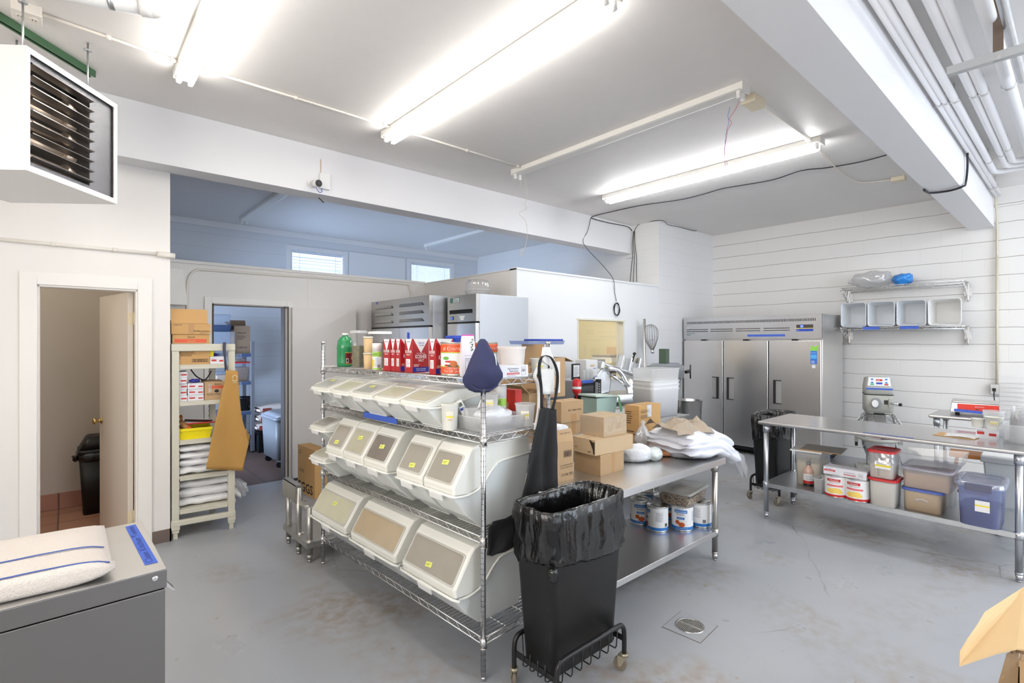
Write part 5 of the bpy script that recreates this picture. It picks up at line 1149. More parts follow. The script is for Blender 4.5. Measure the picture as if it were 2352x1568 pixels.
    for i, (sx, sy) in enumerate(((-1, -1), (1, -1), (-1, 1), (1, 1))):
        c = Vector((sx * X, sy * Y, 0)); a = (0.9, 0.4, -0.6, 1.3)[i]; e = bpy.data.objects.new('caster', None); COL.objects.link(e); e.parent = d; e.location = c; e.rotation_euler = (0, 0, a); e.empty_display_size = 0.03
        MB().cyl((0, 0, 0.075), (0, 0, 0.09), 0.02, n=12).box(-0.016, 0.016, -0.003, 0.03, 0.07, 0.076).poly([(-0.014, -0.012, 0.072), (-0.014, 0.03, 0.072), (-0.014, 0.028, 0.028), (-0.014, 0.012, 0.028)], (0.0025, 0, 0)).poly([(0.0115, -0.012, 0.072), (0.0115, 0.03, 0.072), (0.0115, 0.028, 0.028), (0.0115, 0.012, 0.028)], (0.0025, 0, 0)).build('fork', mat('caster_steel', rgb(180, 172, 150), 0.35, 0.7), e)
        MB().cyl((-0.009, 0.02, 0.033), (0.009, 0.02, 0.033), 0.0325, n=22).build('wheel', mat('caster_rubber', rgb(124, 114, 100), 0.6), e)
        MB().cyl((-0.0155, 0.02, 0.033), (0.0155, 0.02, 0.033), 0.009, n=10).build('axle', MATS['caster_steel'], e)
    return t, d
slim_can('black slim trash can with a knotted black bag beside the wire rack', 'black wire dolly with grey casters under the trash can beside the rack', (1.80, 1.625, 0), 0.0, 1)

# ------------------------------------------------------------------ stainless tables
def work_table(label, x0, x1, y0, y1, z, shelf, edge=0.045, roll=False, legs=None, legm=None, top=None, name='work_table', shelfm=None, castor=None):
    """table with welded top, undershelf, round legs and bullet feet; world aligned"""
    t = thing(name, label, 'table', ((x0 + x1) / 2, (y0 + y1) / 2, 0)); a, b = (x1 - x0) / 2, (y1 - y0) / 2; top = top or STEELL; legm = legm or GALV
    s = MB().box(-a, a, -b, b, z - 0.003 if not roll else z - 0.03, z)
    if not roll:
        s.box(-a, a, -b, -b + 0.002, z - edge, z - 0.002).box(-a, a, b - 0.002, b, z - edge, z - 0.002).box(-a, -a + 0.002, -b, b, z - edge, z - 0.002).box(a - 0.002, a, -b, b, z - edge, z - 0.002)
    s.build('table_top', top, t, bevel=0.012 if roll else 0.0015, seg=3)
    MB().box(-a * 0.9, a * 0.9, -0.05, 0.05, z - 0.04, z - 0.006).build('stiffener', GALV, t)
    legs = legs or [(-a + 0.055, -b + 0.055), (a - 0.055, -b + 0.055), (-a + 0.055, b - 0.055), (a - 0.055, b - 0.055)]
    for (x, y) in legs:
        s = MB().cyl((x, y, 0.06), (x, y, z - 0.035), 0.0206, n=18).cyl((x, y, 0.05), (x, y, 0.062), 0.0225, n=18).cyl((x, y, 0.012), (x, y, 0.05), 0.018, n=14, r1=0.02).cyl((x, y, 0.0), (x, y, 0.012), 0.013, n=12)
        s.cyl((x, y, z - 0.10), (x, y, z - 0.035), 0.026, n=18); s.build('leg', legm, t)
    if shelf:
        s = MB().box(-a + 0.035, a - 0.035, -b + 0.035, b - 0.035, shelf - 0.003, shelf)
        for yy in (-b + 0.035, b - 0.037): s.box(-a + 0.035, a - 0.035, yy, yy + 0.002, shelf - 0.038, shelf - 0.002)
        for xx in (-a + 0.035, a - 0.037): s.box(xx, xx + 0.002, -b + 0.035, b - 0.035, shelf - 0.038, shelf - 0.002)
        s.build('undershelf', shelfm or top, t, bevel=0.001, seg=1)
        for (x, y) in legs: MB().cyl((x, y, shelf - 0.045), (x, y, shelf + 0.008), 0.026, n=16).build('shelf_bracket', legm, t)
    return t
T2 = 0.75
work_table('stainless work table behind the trash can, piled with boxes and plastic bags', 1.98, 3.63, 1.755, 2.40, T2, 0.222, legm=mat('leg_steel', (0.58, 0.56, 0.53, 1), 0.3, 1.0))
T3 = 0.88
work_table('low stainless table behind the wire rack stacked with cartons', 2.30, 4.62, 2.60, 3.30, T3, None)
work_table('stainless counter against the office wall carrying the slicer and oven', 3.8, 5.5, 3.36, 4.12, T3, 0.3)
T1 = 0.88
work_table('long stainless prep table with rolled edge and a crowded undershelf', 4.715, 5.45, 0.25, 1.985, T1, 0.325, roll=True, legm=mat('galvanised_leg', (0.60, 0.62, 0.66, 1), 0.3, 1.0), top=mat('table_top_steel', (0.66, 0.65, 0.64, 1), 0.22, 1.0, bump=0.02, bscale=4, stretch=(60, 2, 2)), shelfm=GALV)

# ------------------------------------------------------------------ cartons and things on the first table
BK = mat('box_print', rgb(84, 66, 54), 0.7)
carton('carton', 'plain brown taped carton at the bottom of the front stack on the table', 'box', cbox(1379.2, 1093.8, T2, 1318.7, 1432.8, 1046, 0.02), CARD, (), 0.02, 'cartons on the work table', tape=[('front', 0.53, 0.035)])
B = cbox(1366.9, 1047, T2 + 0.117, 1315.9, 1453.6, 1011.4, -0.06); hb = cbox(1379.2, 1093.8, T2, 1318.7, 1432.8, 1046, 0.02)[3]
B = cbox(1366.9, 1047, T2 + hb + 0.001, 1315.9, 1453.6, 1011.4, -0.06)
carton('carton', 'wide flat carton with a torn corner, middle of the front stack on the table', 'box', B, CARDL, (('tri', 'left', 0, 0, ((0.74, 0.98), (0.86, 0.92), (0.92, 0.1), (0.98, 0.06), (0.985, 0.85), (0.86, 0.86)), mat('box_gap', rgb(70, 54, 40), 0.8), 0.001), ('text', 'left', 0.1, 0.30, 'UPC', 0.12, BK, 0.12), ('text', 'left', 0.68, 0.12, 'SHIP', 0.12, BK, 0.14)), -0.06, 'cartons on the work table')
B2 = cbox(1387, 1004.6, B[0].z + B[3] + 0.001, 1332.5, 1438.8, 958.9, 0.0)
t = carton('carton', 'carton wrapped in torn clear film, topmost of the front stack on the table', 'box', B2, CARDL, (('lines', 'front', 0.5, 0.35, 0.3, 0.3, 3, mat('card_shade', rgb(190, 160, 124), 0.7)),), 0.0, 'cartons on the work table')
a, b, h = B2[1] / 2, B2[2] / 2, B2[3]; FILMW0 = clear('wrap_film', haze=0.07, hazecol=(1, 1, 1, 1), gloss=0.35, rough=0.12)
s = MB(); s.grid(lambda u, v: (-a - 0.003 - 0.006 * abs(smooth_noise(u * 7, v * 6, 1)), b - 2 * b * u, h * v + 0.001), 24, 12, FILMW0); s.grid(lambda u, v: (-a + 2 * a * u, -b - 0.003 - 0.005 * abs(smooth_noise(u * 7, v * 6, 2)), h * v + 0.001), 24, 12, FILMW0); s.grid(lambda u, v: (-a + 2 * a * u, -b + 2 * b * v, h + 0.003 + 0.004 * abs(smooth_noise(u * 6, v * 6, 3))), 20, 12, FILMW0)
s.flatprint = True; s.build('film_wrap', FILMW0, t)
# tall carton with upside down print, and a paper roll on it
K = at(1283, 1106, z=T2); B = (Vector((K.x + 0.03, K.y + 0.06, T2)), 0.16, 0.12, EYE - (1016 - 784) / F * K.dot(fwd()) - T2)
K1 = at(1317, 1099, z=T2); B = (Vector((K1.x - 0.08, K1.y + 0.065, T2)), 0.16, 0.13, B[3])
t = carton('carton', 'tall narrow carton with upside-down print beside the black apron', 'box', B, CARD, (('flip', 'front', 0.93, 0.20, 'BSL-981317', 0.075, BK, 0.62), ('flip', 'front', 0.96, 0.36, '70% ADVANCED FORMULA', 0.035, BK, 0.7), ('flip', 'front', 0.96, 0.42, 'HAND SANITIZER 2-100', 0.035, BK, 0.7), ('bars', 'front', 0.48, 0.62, 0.38, 0.14, BK), ('frame', 'front', 0.45, 0.60, 0.44, 0.18, BK, 0.002)), 0, 'cartons on the work table')
s = PR(); 
MB().box(-0.08, 0.08, -0.002, 0.002, 0, 0.075, T=Matrix.Translation((0, -0.063, B[3])) @ Matrix.Rotation(-0.25, 4, 'X')).build('flap', CARD, t)
s.text('30 CARTONS', (0.06, -0.066 + 0.014, B[3] + 0.055), (-1, 0, 0), (0, -0.25, -0.97), 0.009, BK, width=0.09, lift=0.004); s.build('flap_lettering', BK, t)
p = Vector((K1.x - 0.075, K1.y + 0.07, B[0].z + B[3])); t = thing('paper_roll', 'white paper roll standing in the top of the tall carton', 'roll', p)
MB().cyl((0.02, -0.04, 0.05), (0.02, 0.05, 0.05), 0.05, n=28).build('roll', PAPER, t)
# two cartons with handwriting at the back table
z0 = T3; lowB = cbox(1290, 1001, z0, 1272, 1333, 970, 0.0)
carton('carton', 'lower of two taped cartons on the back table, under the one with handwriting', 'box', lowB, CARD, (), 0, 'cartons on the back table', tape=[('front', 0.62, 0.05)])
B = cbox(1285, 971, z0 + lowB[3] + 0.001, 1277, 1335.7, 922.7, 0.0); B = (Vector((B[0].x, lowB[0].y, B[0].z)), B[1], lowB[2] + 0.05, B[3])
carton('carton', 'carton with a handwritten note and a tape patch, on the back table', 'box', B, CARD, (('text', 'front', 0.30, 0.52, 'Salt + Super Clean', 0.10, BK, 0.6), ('rect', 'front', 0.42, 0.02, 0.26, 0.34, TAPE)), 0, 'cartons on the back table', tape=[('top', 0.5, 0.05)])
zt_ = B[0].z + B[3] + 0.001
B3 = cbox(1246, 916, zt_, 1196, 1298, 822, 0.0); B3 = (B[0] + Vector((-0.06, 0.03, B[3] + 0.001)), 0.30, 0.36, 0.34)
B3 = cbox(1250, 914, zt_, 1200, 1298, 822, 0.0)
t = carton('carton', 'big open carton with raised flaps high behind the rack post', 'box', B3, CARD, (('lines', 'front', 0.15, 0.35, 0.3, 0.5, 7, mat('grey_label_ink', rgb(150, 150, 155), 0.6)), ('rect', 'front', 0.12, 0.30, 0.36, 0.62, mat('ship_label', rgb(232, 232, 236), 0.5)), ('text', 'front', 0.16, 0.55, 'LTL 26', 0.07, INK, 0.24), ('rect', 'front', 0.55, 0.1, 0.2, 0.8, PAPER), ('text', 'left', 0.3, 0.78, 'FRUIT', 0.10, BK, 0.4), ('text', 'left', 0.35, 0.64, 'JUICE', 0.10, BK, 0.35), ('text', 'left', 0.2, 0.12, 'SAFETY/NOTICE', 0.08, BK, 0.6)), 0, 'cartons on the back table', flaps=(('back', 0.1), ('left', 0.0), ('right', 1.9)))
q = B3[0]; hbk = B3[3]
t = thing('lid_tray', 'clear tray with a blue lid resting on the raised carton flaps', 'tray', (q.x, q.y + B3[2] / 2 - 0.05, q.z + hbk + 0.13), -0.1)
fl_ = min(B3[1], B3[2]) * 0.45; t.location.z = q.z + hbk + fl_ * 0.98
MB().frustum((0.20, 0.11), (0.21, 0.12), 0.0, 0.03, CLEARB).build('tray', CLEARB, t); MB().rbox(0.13, 0.12, 0.03, 0.045, 0.02, BLUEP, c=(0.07, 0)).build('lid', BLUEP, t)
# open carton behind the rack shelf
B4 = cbox(1215, 990, T3, 1152, 1262, 903, 0.0)
carton('carton', 'open carton seen through the second shelf of the rack', 'box', B4, CARD, (), 0, 'cartons on the back table', flaps=(('left', 0.9), ('back', 0.2), ('front', 1.2)))
# pale green foam box with lid
MINT = mat('mint_foam', rgb(198, 224, 212), 0.5)
B = cbox(1398, 958, T3, 1330, 1425, 915, -0.62)
t = thing('cooler_box', 'pale mint foam box with its lid askew on the back table', 'box', B[0], -0.62)
t.location = at(1376, 948, z=T3); t.location.z = T3 + 0.001; t.rotation_euler = (0, 0, -0.1); t.scale = (0.66, 0.66, 0.86)
MB().frustum((0.20, 0.15), (0.22, 0.17), 0.0, 0.19).build('body', MINT, t, bevel=0.006)
MB().box(-0.24, 0.24, -0.19, 0.19, 0, 0.022, T=Matrix.Translation((-0.02, 0.0, 0.195)) @ Matrix.Rotation(0.05, 4, 'Y')).build('lid', mat('mint_lid', rgb(214, 232, 222), 0.5), t, bevel=0.004)
MB().poly([(0.23, -0.19, 0.2), (0.25, -0.19, 0.19), (0.30, -0.20, 0.03), (0.27, -0.20, 0.01), (0.24, -0.185, 0.10)], (0, 0.012, 0)).build('hanging_liner', mat('mint_liner', rgb(150, 214, 160), 0.5), t)
# warm carton with hazard diamond
B = cbox(1468, 1026, T2, 1435, 1517, 933, 0.02)
carton('carton', 'orange-brown carton printed with a hazard diamond, standing among plastic bags', 'box', B, CARDO, (
    ('frame', 'front', 0.06, 0.80, 0.44, 0.10, BK, 0.0015), ('text', 'front', 0.09, 0.825, '66530 001', 0.055, BK, 0.36), ('lines', 'front', 0.06, 0.68, 0.44, 0.10, 3, BK),
    ('tri', 'front', 0, 0, ((0.5, 0.66), (0.88, 0.42), (0.5, 0.18), (0.12, 0.42)), BK, 0.001), ('tri', 'front', 0, 0, ((0.5, 0.64), (0.855, 0.42), (0.5, 0.20), (0.145, 0.42)), CARDO, 0.0013), ('tri', 'front', 0, 0, ((0.5, 0.655), (0.70, 0.53), (0.30, 0.53)), BK, 0.0016), ('tri', 'front', 0, 0, ((0.5, 0.185), (0.70, 0.31), (0.30, 0.31)), BK, 0.0016),
    ('text', 'front', 0.3, 0.42, 'UEC', 0.06, BK, 0.2), ('text', 'front', 0.3, 0.35, 'Chef', 0.06, BK, 0.22), ('text', 'front', 0.64, 0.06, 'I', 0.09, BK), ('rect', 'front', 0.36, 0.70, 0.2, 0.3, mat('ship_label2', rgb(216, 214, 220), 0.3)),
    ('lines', 'left', 0.1, 0.55, 0.5, 0.34, 6, BK), ('frame', 'left', 0.6, 0.78, 0.3, 0.09, BK, 0.001), ('lines', 'left', 0.15, 0.2, 0.6, 0.22, 3, BK)), 0.02, 'cartons on the work table', tape=[('top', 0.5, 0.05)])
# bags and films on the table
p = at(1478, 1062, z=T2); lump('plastic_bag_roll', 'white plastic bag roll lying on the table in front of the clear knotted bag', 'bag', (p.x - 0.01, p.y + 0.06, T2), 0.125, 0.065, 0.066, FILM, 11, 0.22, 1.8, yaw=-0.75, flat=0.12)
p = at(1515, 1060, z=T2); lump('plastic_bag_roll', 'shorter roll of plastic bags with green print next to the tan gloves', 'bag', (p.x + 0.01, p.y + 0.05, T2), 0.062, 0.055, 0.05, mat('green_print_film', rgb(228, 236, 234), 0.3, bump=0.8, bscale=20, coat=0.3, var=0.06, vscale=26), 12, 0.2, 2.2, yaw=0.1, flat=0.12)
p = at(1484, 1034, z=T2); FILMM = clear('milky_film', haze=0.6, hazecol=(1, 1, 1, 1), gloss=0.6, rough=0.15)
t = lump('plastic_bag', 'knotted clear plastic bag with a pointed top beside the orange-brown carton', 'bag', (p.x, p.y + 0.03, T2), 0.075, 0.06, 0.09, FILMM, 21, 0.4, 2.2, yaw=0.4, flat=0.1)
s = MB(); s.lathe([(0.06, 0.11), (0.035, 0.165), (0.012, 0.20), (0.02, 0.22), (0.004, 0.23)], FILMM, 14, c=(0.005, 0, 0), cap0=False); s.build('knot', FILMM, t)
s = MB(); s.grid(lambda u, v: (0.055 * math.cos(2 * PI * u) * math.cos(PI * (v - .5)) * (1 + 0.2 * smooth_noise(u * 6, v * 5, 1)), 0.045 * math.sin(2 * PI * u) * math.cos(PI * (v - .5)), 0.07 + 0.065 * math.sin(PI * (v - .5))), 16, 10, PAPER, True, True); s.build('contents', mat('bag_contents', rgb(236, 236, 240), 0.6, bump=1, bscale=30), t)
p = at(1452, 1012, z=T2 + 0.0); lump('black_bag', 'small black plastic packet between the cartons and the clear bag', 'bag', (p.x, p.y + 0.06, T2), 0.05, 0.05, 0.085, mat('navy_film', rgb(60, 66, 84), 0.25, bump=1.0, bscale=20, coat=0.4), 14, 0.3, 2.5, flat=0.0)
# tan leather gloves
LE = mat('tan_leather', rgb(196, 132, 88), 0.5, bump=0.4, bscale=40, var=0.12, vscale=18)
p = at(1556, 1046, z=T2) + Vector((0.0, -0.03, 0)); t = thing('leather_gloves', 'pair of tan leather work gloves lying under the plastic-wrapped pile', 'gloves', (p.x, p.y, T2), 0.0)
s = MB(); wire(s, [(-0.17, 0.14, 0.02), (-0.11, 0.08, 0.022), (-0.07, 0.035, 0.024), (-0.01, 0.02, 0.024), (0.01, 0.04, 0.024), (-0.02, 0.08, 0.022), (-0.08, 0.14, 0.02)], [0.02] * 37, LE, n=12); s.build('glove_cuff', LE, t)
s = MB(); wire(s, [(-0.02, 0.10, 0.03), (0.04, 0.04, 0.026), (0.12, 0.04, 0.024), (0.17, 0.06, 0.02)], 0.024, LE, n=12)
for k in range(4): wire(s, [(0.16, 0.045 + k * 0.014, 0.022 + 0.004 * k), (0.19, 0.04 + k * 0.016, 0.018), (0.205, 0.05 + k * 0.018, 0.012)], 0.009, LE, n=8)
s.build('glove', LE, t)
s = MB().box(-0.19, -0.03, 0.10, 0.26, 0.0, 0.012); s.build('glove_back', mat('orange_leather', rgb(206, 128, 76), 0.55), t, bevel=0.004)
p = at(1625, 1046, z=T2 + 0.001); o = PR().label((p.x - 0.10, p.y - 0.005, T2 + 0.001), (1, 0.05, 0), (-0.2, 1, 0), 0.17, 0.10, BTAPE, 0.0).build('masking_tape', BTAPE, None, solid=0.0006); tag(o, 'patch of blue tape on the end of the work table under the pile', 'tape')
# plastic wrapped pile hanging over the end of the table
FILMW = mat('wrapped_linen', rgb(232, 234, 242), 0.3, bump=0.6, bscale=14, coat=0.5, var=0.05, vscale=6)
t = thing('linen_pile', 'pile of linen wrapped in clear plastic drooping over the table end', 'pile', (3.46, 2.00, T2), -0.16)
for k, (zo, x0, x1, th, dr, w_) in enumerate(((0.05, -0.16, 0.28, 0.06, 0.08, 0.22), (0.095, -0.19, 0.38, 0.062, 0.20, 0.225), (0.135, -0.18, 0.42, 0.06, 0.23, 0.215), (0.165, -0.17, 0.36, 0.055, 0.18, 0.20))):
    s = MB()
    def fn(u, v, zo=zo, x0=x0, x1=x1, th=th, dr=dr, w_=w_, k=k):
        a = 2 * PI * v; x = x0 + (x1 - x0) * u
        e = math.sin(PI * min(1, max(0.0, u * 5))/2) * (1 if u < 0.93 else math.cos((u - 0.93) / 0.07 * PI / 2) * 0.8 + 0.2)
        dz = -dr * max(0, (x - 0.10) / 0.35) ** 1.7 if x > 0.10 else 0
        y = math.cos(a) * w_ * (0.9 + 0.1 * e) * (1 + 0.05 * smooth_noise(x * 5, v * 3, k)); z = math.sin(a) * th * e
        z += 0.020 * smooth_noise(x * 7, y * 7, k * 3) + 0.014 * smooth_noise(x * 3, y * 18, k * 5); y += 0.02 * smooth_noise(x * 9, k, v * 4)
        if k == 0: z = max(z, -zo + 0.002) if x < 0.26 else z
        return (x, y, zo + z + dz)
    s.grid(fn, 40, 30, FILMW); s.build('linen_bundle', FILMW, t)
s = MB()
def fn(u, v):
    x = 0.30 + 0.24 * u; y = -0.235 + 0.13 * v * (1 - 0.6 * u) + 0.06 * u; return (x, y, 0.05 - 0.30 * u ** 1.3 * (0.6 + 0.3 * math.sin(v * 9)) + 0.015 * smooth_noise(u * 6, v * 6, 2))
s.grid(fn, 16, 16, FILMC); s.flatprint = True; s.build('loose_film', FILMC, t)
# beige cloth thrown on top
BG = mat('beige_cloth', rgb(172, 158, 140), 0.85, bump=0.3, bscale=200)
p = Vector((3.43, 1.97, T2 + 0.205)); t = thing('cloth', 'crumpled beige canvas cloth thrown on top of the plastic-wrapped pile', 'cloth', p, -0.25)
s = MB()
def fn(u, v):
    x = (u - 0.45) * 0.44; y = (v - 0.5) * 0.26; r_ = max(0, 1 - (abs(u - 0.45) / 0.55) ** 2.2) * max(0, 1 - (abs(v - 0.5) / 0.5) ** 2.5)
    n1 = abs(smooth_noise(u * 4 + v * 2, v * 4 - u, 3)); n2 = abs(smooth_noise(u * 9, v * 7, 8))
    return (x + 0.03 * smooth_noise(v * 4, u * 3, 5), y + 0.03 * smooth_noise(u * 5, v * 3, 6), 0.085 * r_ * (0.7 + 0.9 * smooth_noise(u * 5 + v * 2, v * 4 - u, 3)) + 0.022 * n2 * r_ + 0.003 - 0.11 * max(0, u - 0.7) - 0.05 * max(0, 0.3 - v))
s.grid(fn, 64, 40, BG); s.flatprint = True; s.build('cloth', BG, t, solid=0.004)
# stack of white tubs with a clear one on top
p = Vector((4.34, 2.80, T3))
for zk, lab in ((0.001, 'lowest white tub of the nested stack behind the orange-brown carton'), (0.040, 'middle white tub of the nested stack behind the orange-brown carton'), (0.080, 'upper white tub of the nested stack, right under the clear one')):
    tub(lab, (Vector((p.x, p.y, T3 + zk)), 0.40, 0.27, 0.265), mat('white_tub', rgb(240, 240, 240), 0.35), 'storage_tub', rz=-0.15, group='nested white tubs on the table', r=0.035)
tub('clear tub on top of the nested white tubs', (Vector((p.x, p.y, T3 + 0.305)), 0.41, 0.28, 0.155), CLEARC, 'storage_tub', rz=-0.15, r=0.04)

# ------------------------------------------------------------------ undershelf of the first table: pumpkin cans and a tub of seeds
U2 = 0.223
PU = mat('pumpkin_print', rgb(206, 90, 36), 0.5); CB = mat('can_blue', rgb(46, 120, 198), 0.45); TN = mat('can_tin', (0.66, 0.66, 0.64, 1), 0.28, 1.0)
def pumpkin_can(label, x, y, ang):
    r, h = 0.076, 0.178
    t = thing('food_can', label, 'can', (x, y, U2), ang, 'large white pumpkin cans under the table')
    MB().lathe([(r - 0.002, 0), (r + 0.001, 0.003), (r - 0.001, 0.007), (r - 0.001, h - 0.007), (r + 0.001, h - 0.003), (r + 0.0005, h), (r - 0.004, h), (r - 0.005, h - 0.004), (r - 0.02, h - 0.004), (r - 0.022, h - 0.0055), (r - 0.035, h - 0.0055), (r - 0.037, h - 0.004), (0.001, h - 0.004)], TN, 36, cap1=False).build('can', TN, t)
    s = PR(); curved_label(s, r, 0.008, h - 0.010, -PI, PI, PAPER, 44); curved_label(s, r, 0.008, 0.030, -PI, PI, CB, 44, 0.001)
    curved_label(s, r, h * 0.72, h * 0.85, -0.62, 0.62, CB, 12, 0.001); curved_text(s, 'Sysco', r, h * 0.87, 0.010, CB, -0.1, 0.045); curved_text(s, 'Imperial', r, h * 0.745, 0.016, PAPER, 0, 0.075, 0.0016); curved_text(s, 'Pumpkin', r, h * 0.64, 0.011, INK, 0, 0.055)
    curved_label(s, r, h * 0.47, h * 0.56, -0.36, 0.36, CB, 8, 0.001); curved_text(s, 'FANCY', r, h * 0.50, 0.006, PAPER, 0, 0.036, 0.0016)
    for (a_, z_, ww, hh) in ((-0.30, 0.35, 0.42, 0.17), (0.10, 0.26, 0.60, 0.19)):
        curved_oval(s, r, a_, h * z_, ww, h * hh, PU, 0.0014 + 0.0005 * ww)
    curved_text(s, 'SYSCO CORPORATION', r, 0.016, 0.006, PAPER, 0.1, 0.09, 0.0016)
    for a_ in (1.15, -2.4):
        curved_label(s, r, h * 0.40, h * 0.80, a_, a_ + 0.75, mat('facts_panel', rgb(224, 224, 226), 0.5), 8, 0.0008)
        for k in range(9): curved_label(s, r, h * (0.42 + 0.042 * k), h * (0.428 + 0.042 * k), a_ + 0.03, a_ + 0.70 - 0.1 * (k % 3), mat('facts_ink', rgb(90, 90, 96), 0.6), 6, 0.0012)
        for k in range(9): curved_label(s, r, h * 0.2, h * 0.34, a_ + 0.95 + 0.035 * k, a_ + 0.95 + 0.035 * k + 0.018 * (1 + k % 2 * 0.5), INK, 1, 0.0012)
    s.build('label', PAPER, t); return t
def pc(u, v): q = at(u, v, z=U2); return q
cn = [(1471, 1205, 0.0, 'front row pumpkin can whose printed front faces out, nearest the trash can'), (1510, 1221, -1.35, 'front row pumpkin can turned to show its nutrition panel'),
      (1567, 1219, -0.15, 'front row pumpkin can directly under the tub of seeds, printed front out'), (1609, 1211, -1.9, 'pumpkin can nearest the table leg, barcode side out'),
      (1487, 1180, 0.3, 'pumpkin can in the back row, tin lid showing above the first front can'), (1524, 1196, 0.6, 'pumpkin can in the middle, half hidden behind the one with a nutrition panel'), (1522, 1171, 0.2, 'pumpkin can furthest back, beside the table leg and the seed tub')]
cpos = []
for u, v, a_, lab in cn:
    q = at(u, v, z=U2); dr_ = Vector((q.x, q.y, 0)).normalized(); q = q + dr_ * (0.070 if v > 1175 else 0.03); cpos.append(q); pumpkin_can(lab, q.x, q.y, facing(q) + a_)
SEED = mat('mixed_seeds', rgb(150, 132, 112), 0.8, bump=1.0, bscale=75, var=0.0)
nt = SEED.node_tree; b_ = nt.nodes['Principled BSDF']; vo = nt.nodes.new('ShaderNodeTexVoronoi'); vo.inputs['Scale'].default_value = 90; cr = nt.nodes.new('ShaderNodeValToRGB')
cr.color_ramp.elements[0].color = rgb(70, 66, 66); cr.color_ramp.elements[1].color = rgb(206, 184, 156); e_ = cr.color_ramp.elements.new(0.45); e_.color = rgb(168, 140, 108)
tc = nt.nodes.new('ShaderNodeTexCoord'); nt.links.new(tc.outputs['Object'], vo.inputs[0]); sp_ = nt.nodes.new('ShaderNodeSeparateColor'); nt.links.new(vo.outputs['Color'], sp_.inputs[0]); nt.links.new(sp_.outputs[0], cr.inputs[0]); nt.links.new(cr.outputs[0], b_.inputs['Base Color'])
q = (cpos[2] + cpos[3]) / 2 + Vector((-0.02, 0.06, 0)); q.z = U2 + 0.181
tub('clear lidded tub of mixed seeds balanced on top of the pumpkin cans', (q, 0.36, 0.25, 0.10), CLEAR, 'food_container', rz=0.12, lid=clear('cloudy_lid', haze=0.6, hazecol=rgb(232, 232, 226)), content=(SEED, 0.66), r=0.02, taper=0.86, lidh=0.010)

# ------------------------------------------------------------------ three-door refrigerator
FX, FY0, FY1, FZ = 7.2, 2.235, 4.15, 1.955
t = thing('refrigerator', 'big stainless three-door refrigerator against the block wall', 'refrigerator', (FX, (FY0 + FY1) / 2, 0)); cy0 = (FY0 + FY1) / 2
fy = lambda u: at(u, 800, x=FX).y - cy0
MB().box(0.05, 0.84, FY0 - cy0, FY1 - cy0, 0.11, FZ).build('cabinet', STEELL, t, bevel=0.003)
MB().box(0.0, 0.05, FY0 - cy0, FY1 - cy0, 1.632, FZ).build('header_panel', STEELH, t, bevel=0.002)
MB().box(0.06, 0.8, FY0 - cy0 + 0.02, FY1 - cy0 - 0.02, 0.06, 0.11).build('kick_plate', BLACKR, t)
edges = [FY1 - cy0, fy(1661), fy(1765), FY0 - cy0]
FD = mat('fridge_door_steel', (0.74, 0.71, 0.69, 1), 0.27, 1.0, bump=0.04, bscale=2.5, stretch=(1, 0.6, 60))
for k in range(3):
    a, b = edges[k + 1] + 0.006, edges[k] - 0.006
    dpart = MB().box(-0.005, 0.05, a, b, 0.13, 1.612).build('door', FD, t, bevel=0.006, seg=3)
    uh = ((1634, 1653), (1668, 1688), (1774, 1798))[k]; y0, y1 = fy(uh[1]), fy(uh[0]); yc = (y0 + y1) / 2; zc1, zc0 = hz(1650, 873, FX, 3.7), hz(1650, 926, FX, 3.7)
    zc1, zc0 = 1.08, 0.76
    MB().box(-0.006, -0.0045, yc - 0.05, yc + 0.05, zc0, zc1).build('handle_recess', mat('recess_steel', (0.42, 0.41, 0.40, 1), 0.45, 0.5), dpart)
    sg = -1 if k == 0 else 1  # handle bar sits on the side of the gap
    yb = yc - 0.05 if k == 0 else yc + 0.05
    s = MB().box(-0.02, -0.005, min(yb, yb + 0.03 * (1 if k == 0 else -1)), max(yb, yb + 0.03 * (1 if k == 0 else -1)), zc0, zc1).box(-0.012, -0.005, yc - 0.05, yc + 0.05, zc1 - 0.012, zc1).box(-0.012, -0.005, yc - 0.05, yc + 0.05, zc0, zc0 + 0.012); s.build('handle', mat('handle_black', rgb(34, 33, 35), 0.4), dpart, bevel=0.002)
    MB().box(-0.0, 0.05, b + 0.0, b + 0.006, 0.13, 1.61).build('gasket', BLACKR, dpart)
    if k: MB().cyl((-0.006, edges[k] - 0.02 if k else 0, 0.14), (-0.006, edges[k] - 0.02, 0.141), 0.002, n=6)
    MB().box(0.0, 0.03, (a + b) / 2 - 0.03, (a + b) / 2 + 0.03, 1.612, 1.63).build('hinge', BLACKR, dpart)
s = PR(); N_ = 92; yb0, yb1 = FY1 - cy0 - 0.06, FY0 - cy0 + 0.06
BKS = mat('vent_slot', rgb(60, 58, 56), 0.6)
U_, V_ = (0, -1, 0), (0, 0, 1)
for k in range(N_): s.label((-0.0008, yb0 + (yb1 - yb0) * k / N_, 1.865), U_, V_, 0.010, 0.035, BKS, 0)
for (ua, ub) in ((1577, 1626), (1632, 1683), (1690, 1746), (1754, 1814)):
    ya, yb_ = fy(ua), fy(ub)
    for z in (1.745, 1.775): s.label((-0.0008, ya, z), U_, V_, ya - yb_, 0.010, BKS, 0)
s.build('vent_slots', BKS, t)
s = PR(); ya = fy(1829); s.label((-0.001, ya, 1.775), U_, V_, 0.20, 0.045, mat('display_panel', rgb(70, 64, 62), 0.3), 0).label((-0.0012, ya, 1.768), U_, V_, 0.20, 0.007, YELP, 0).label((-0.001, ya, 1.732), U_, V_, 0.20, 0.034, BLUEP, 0)
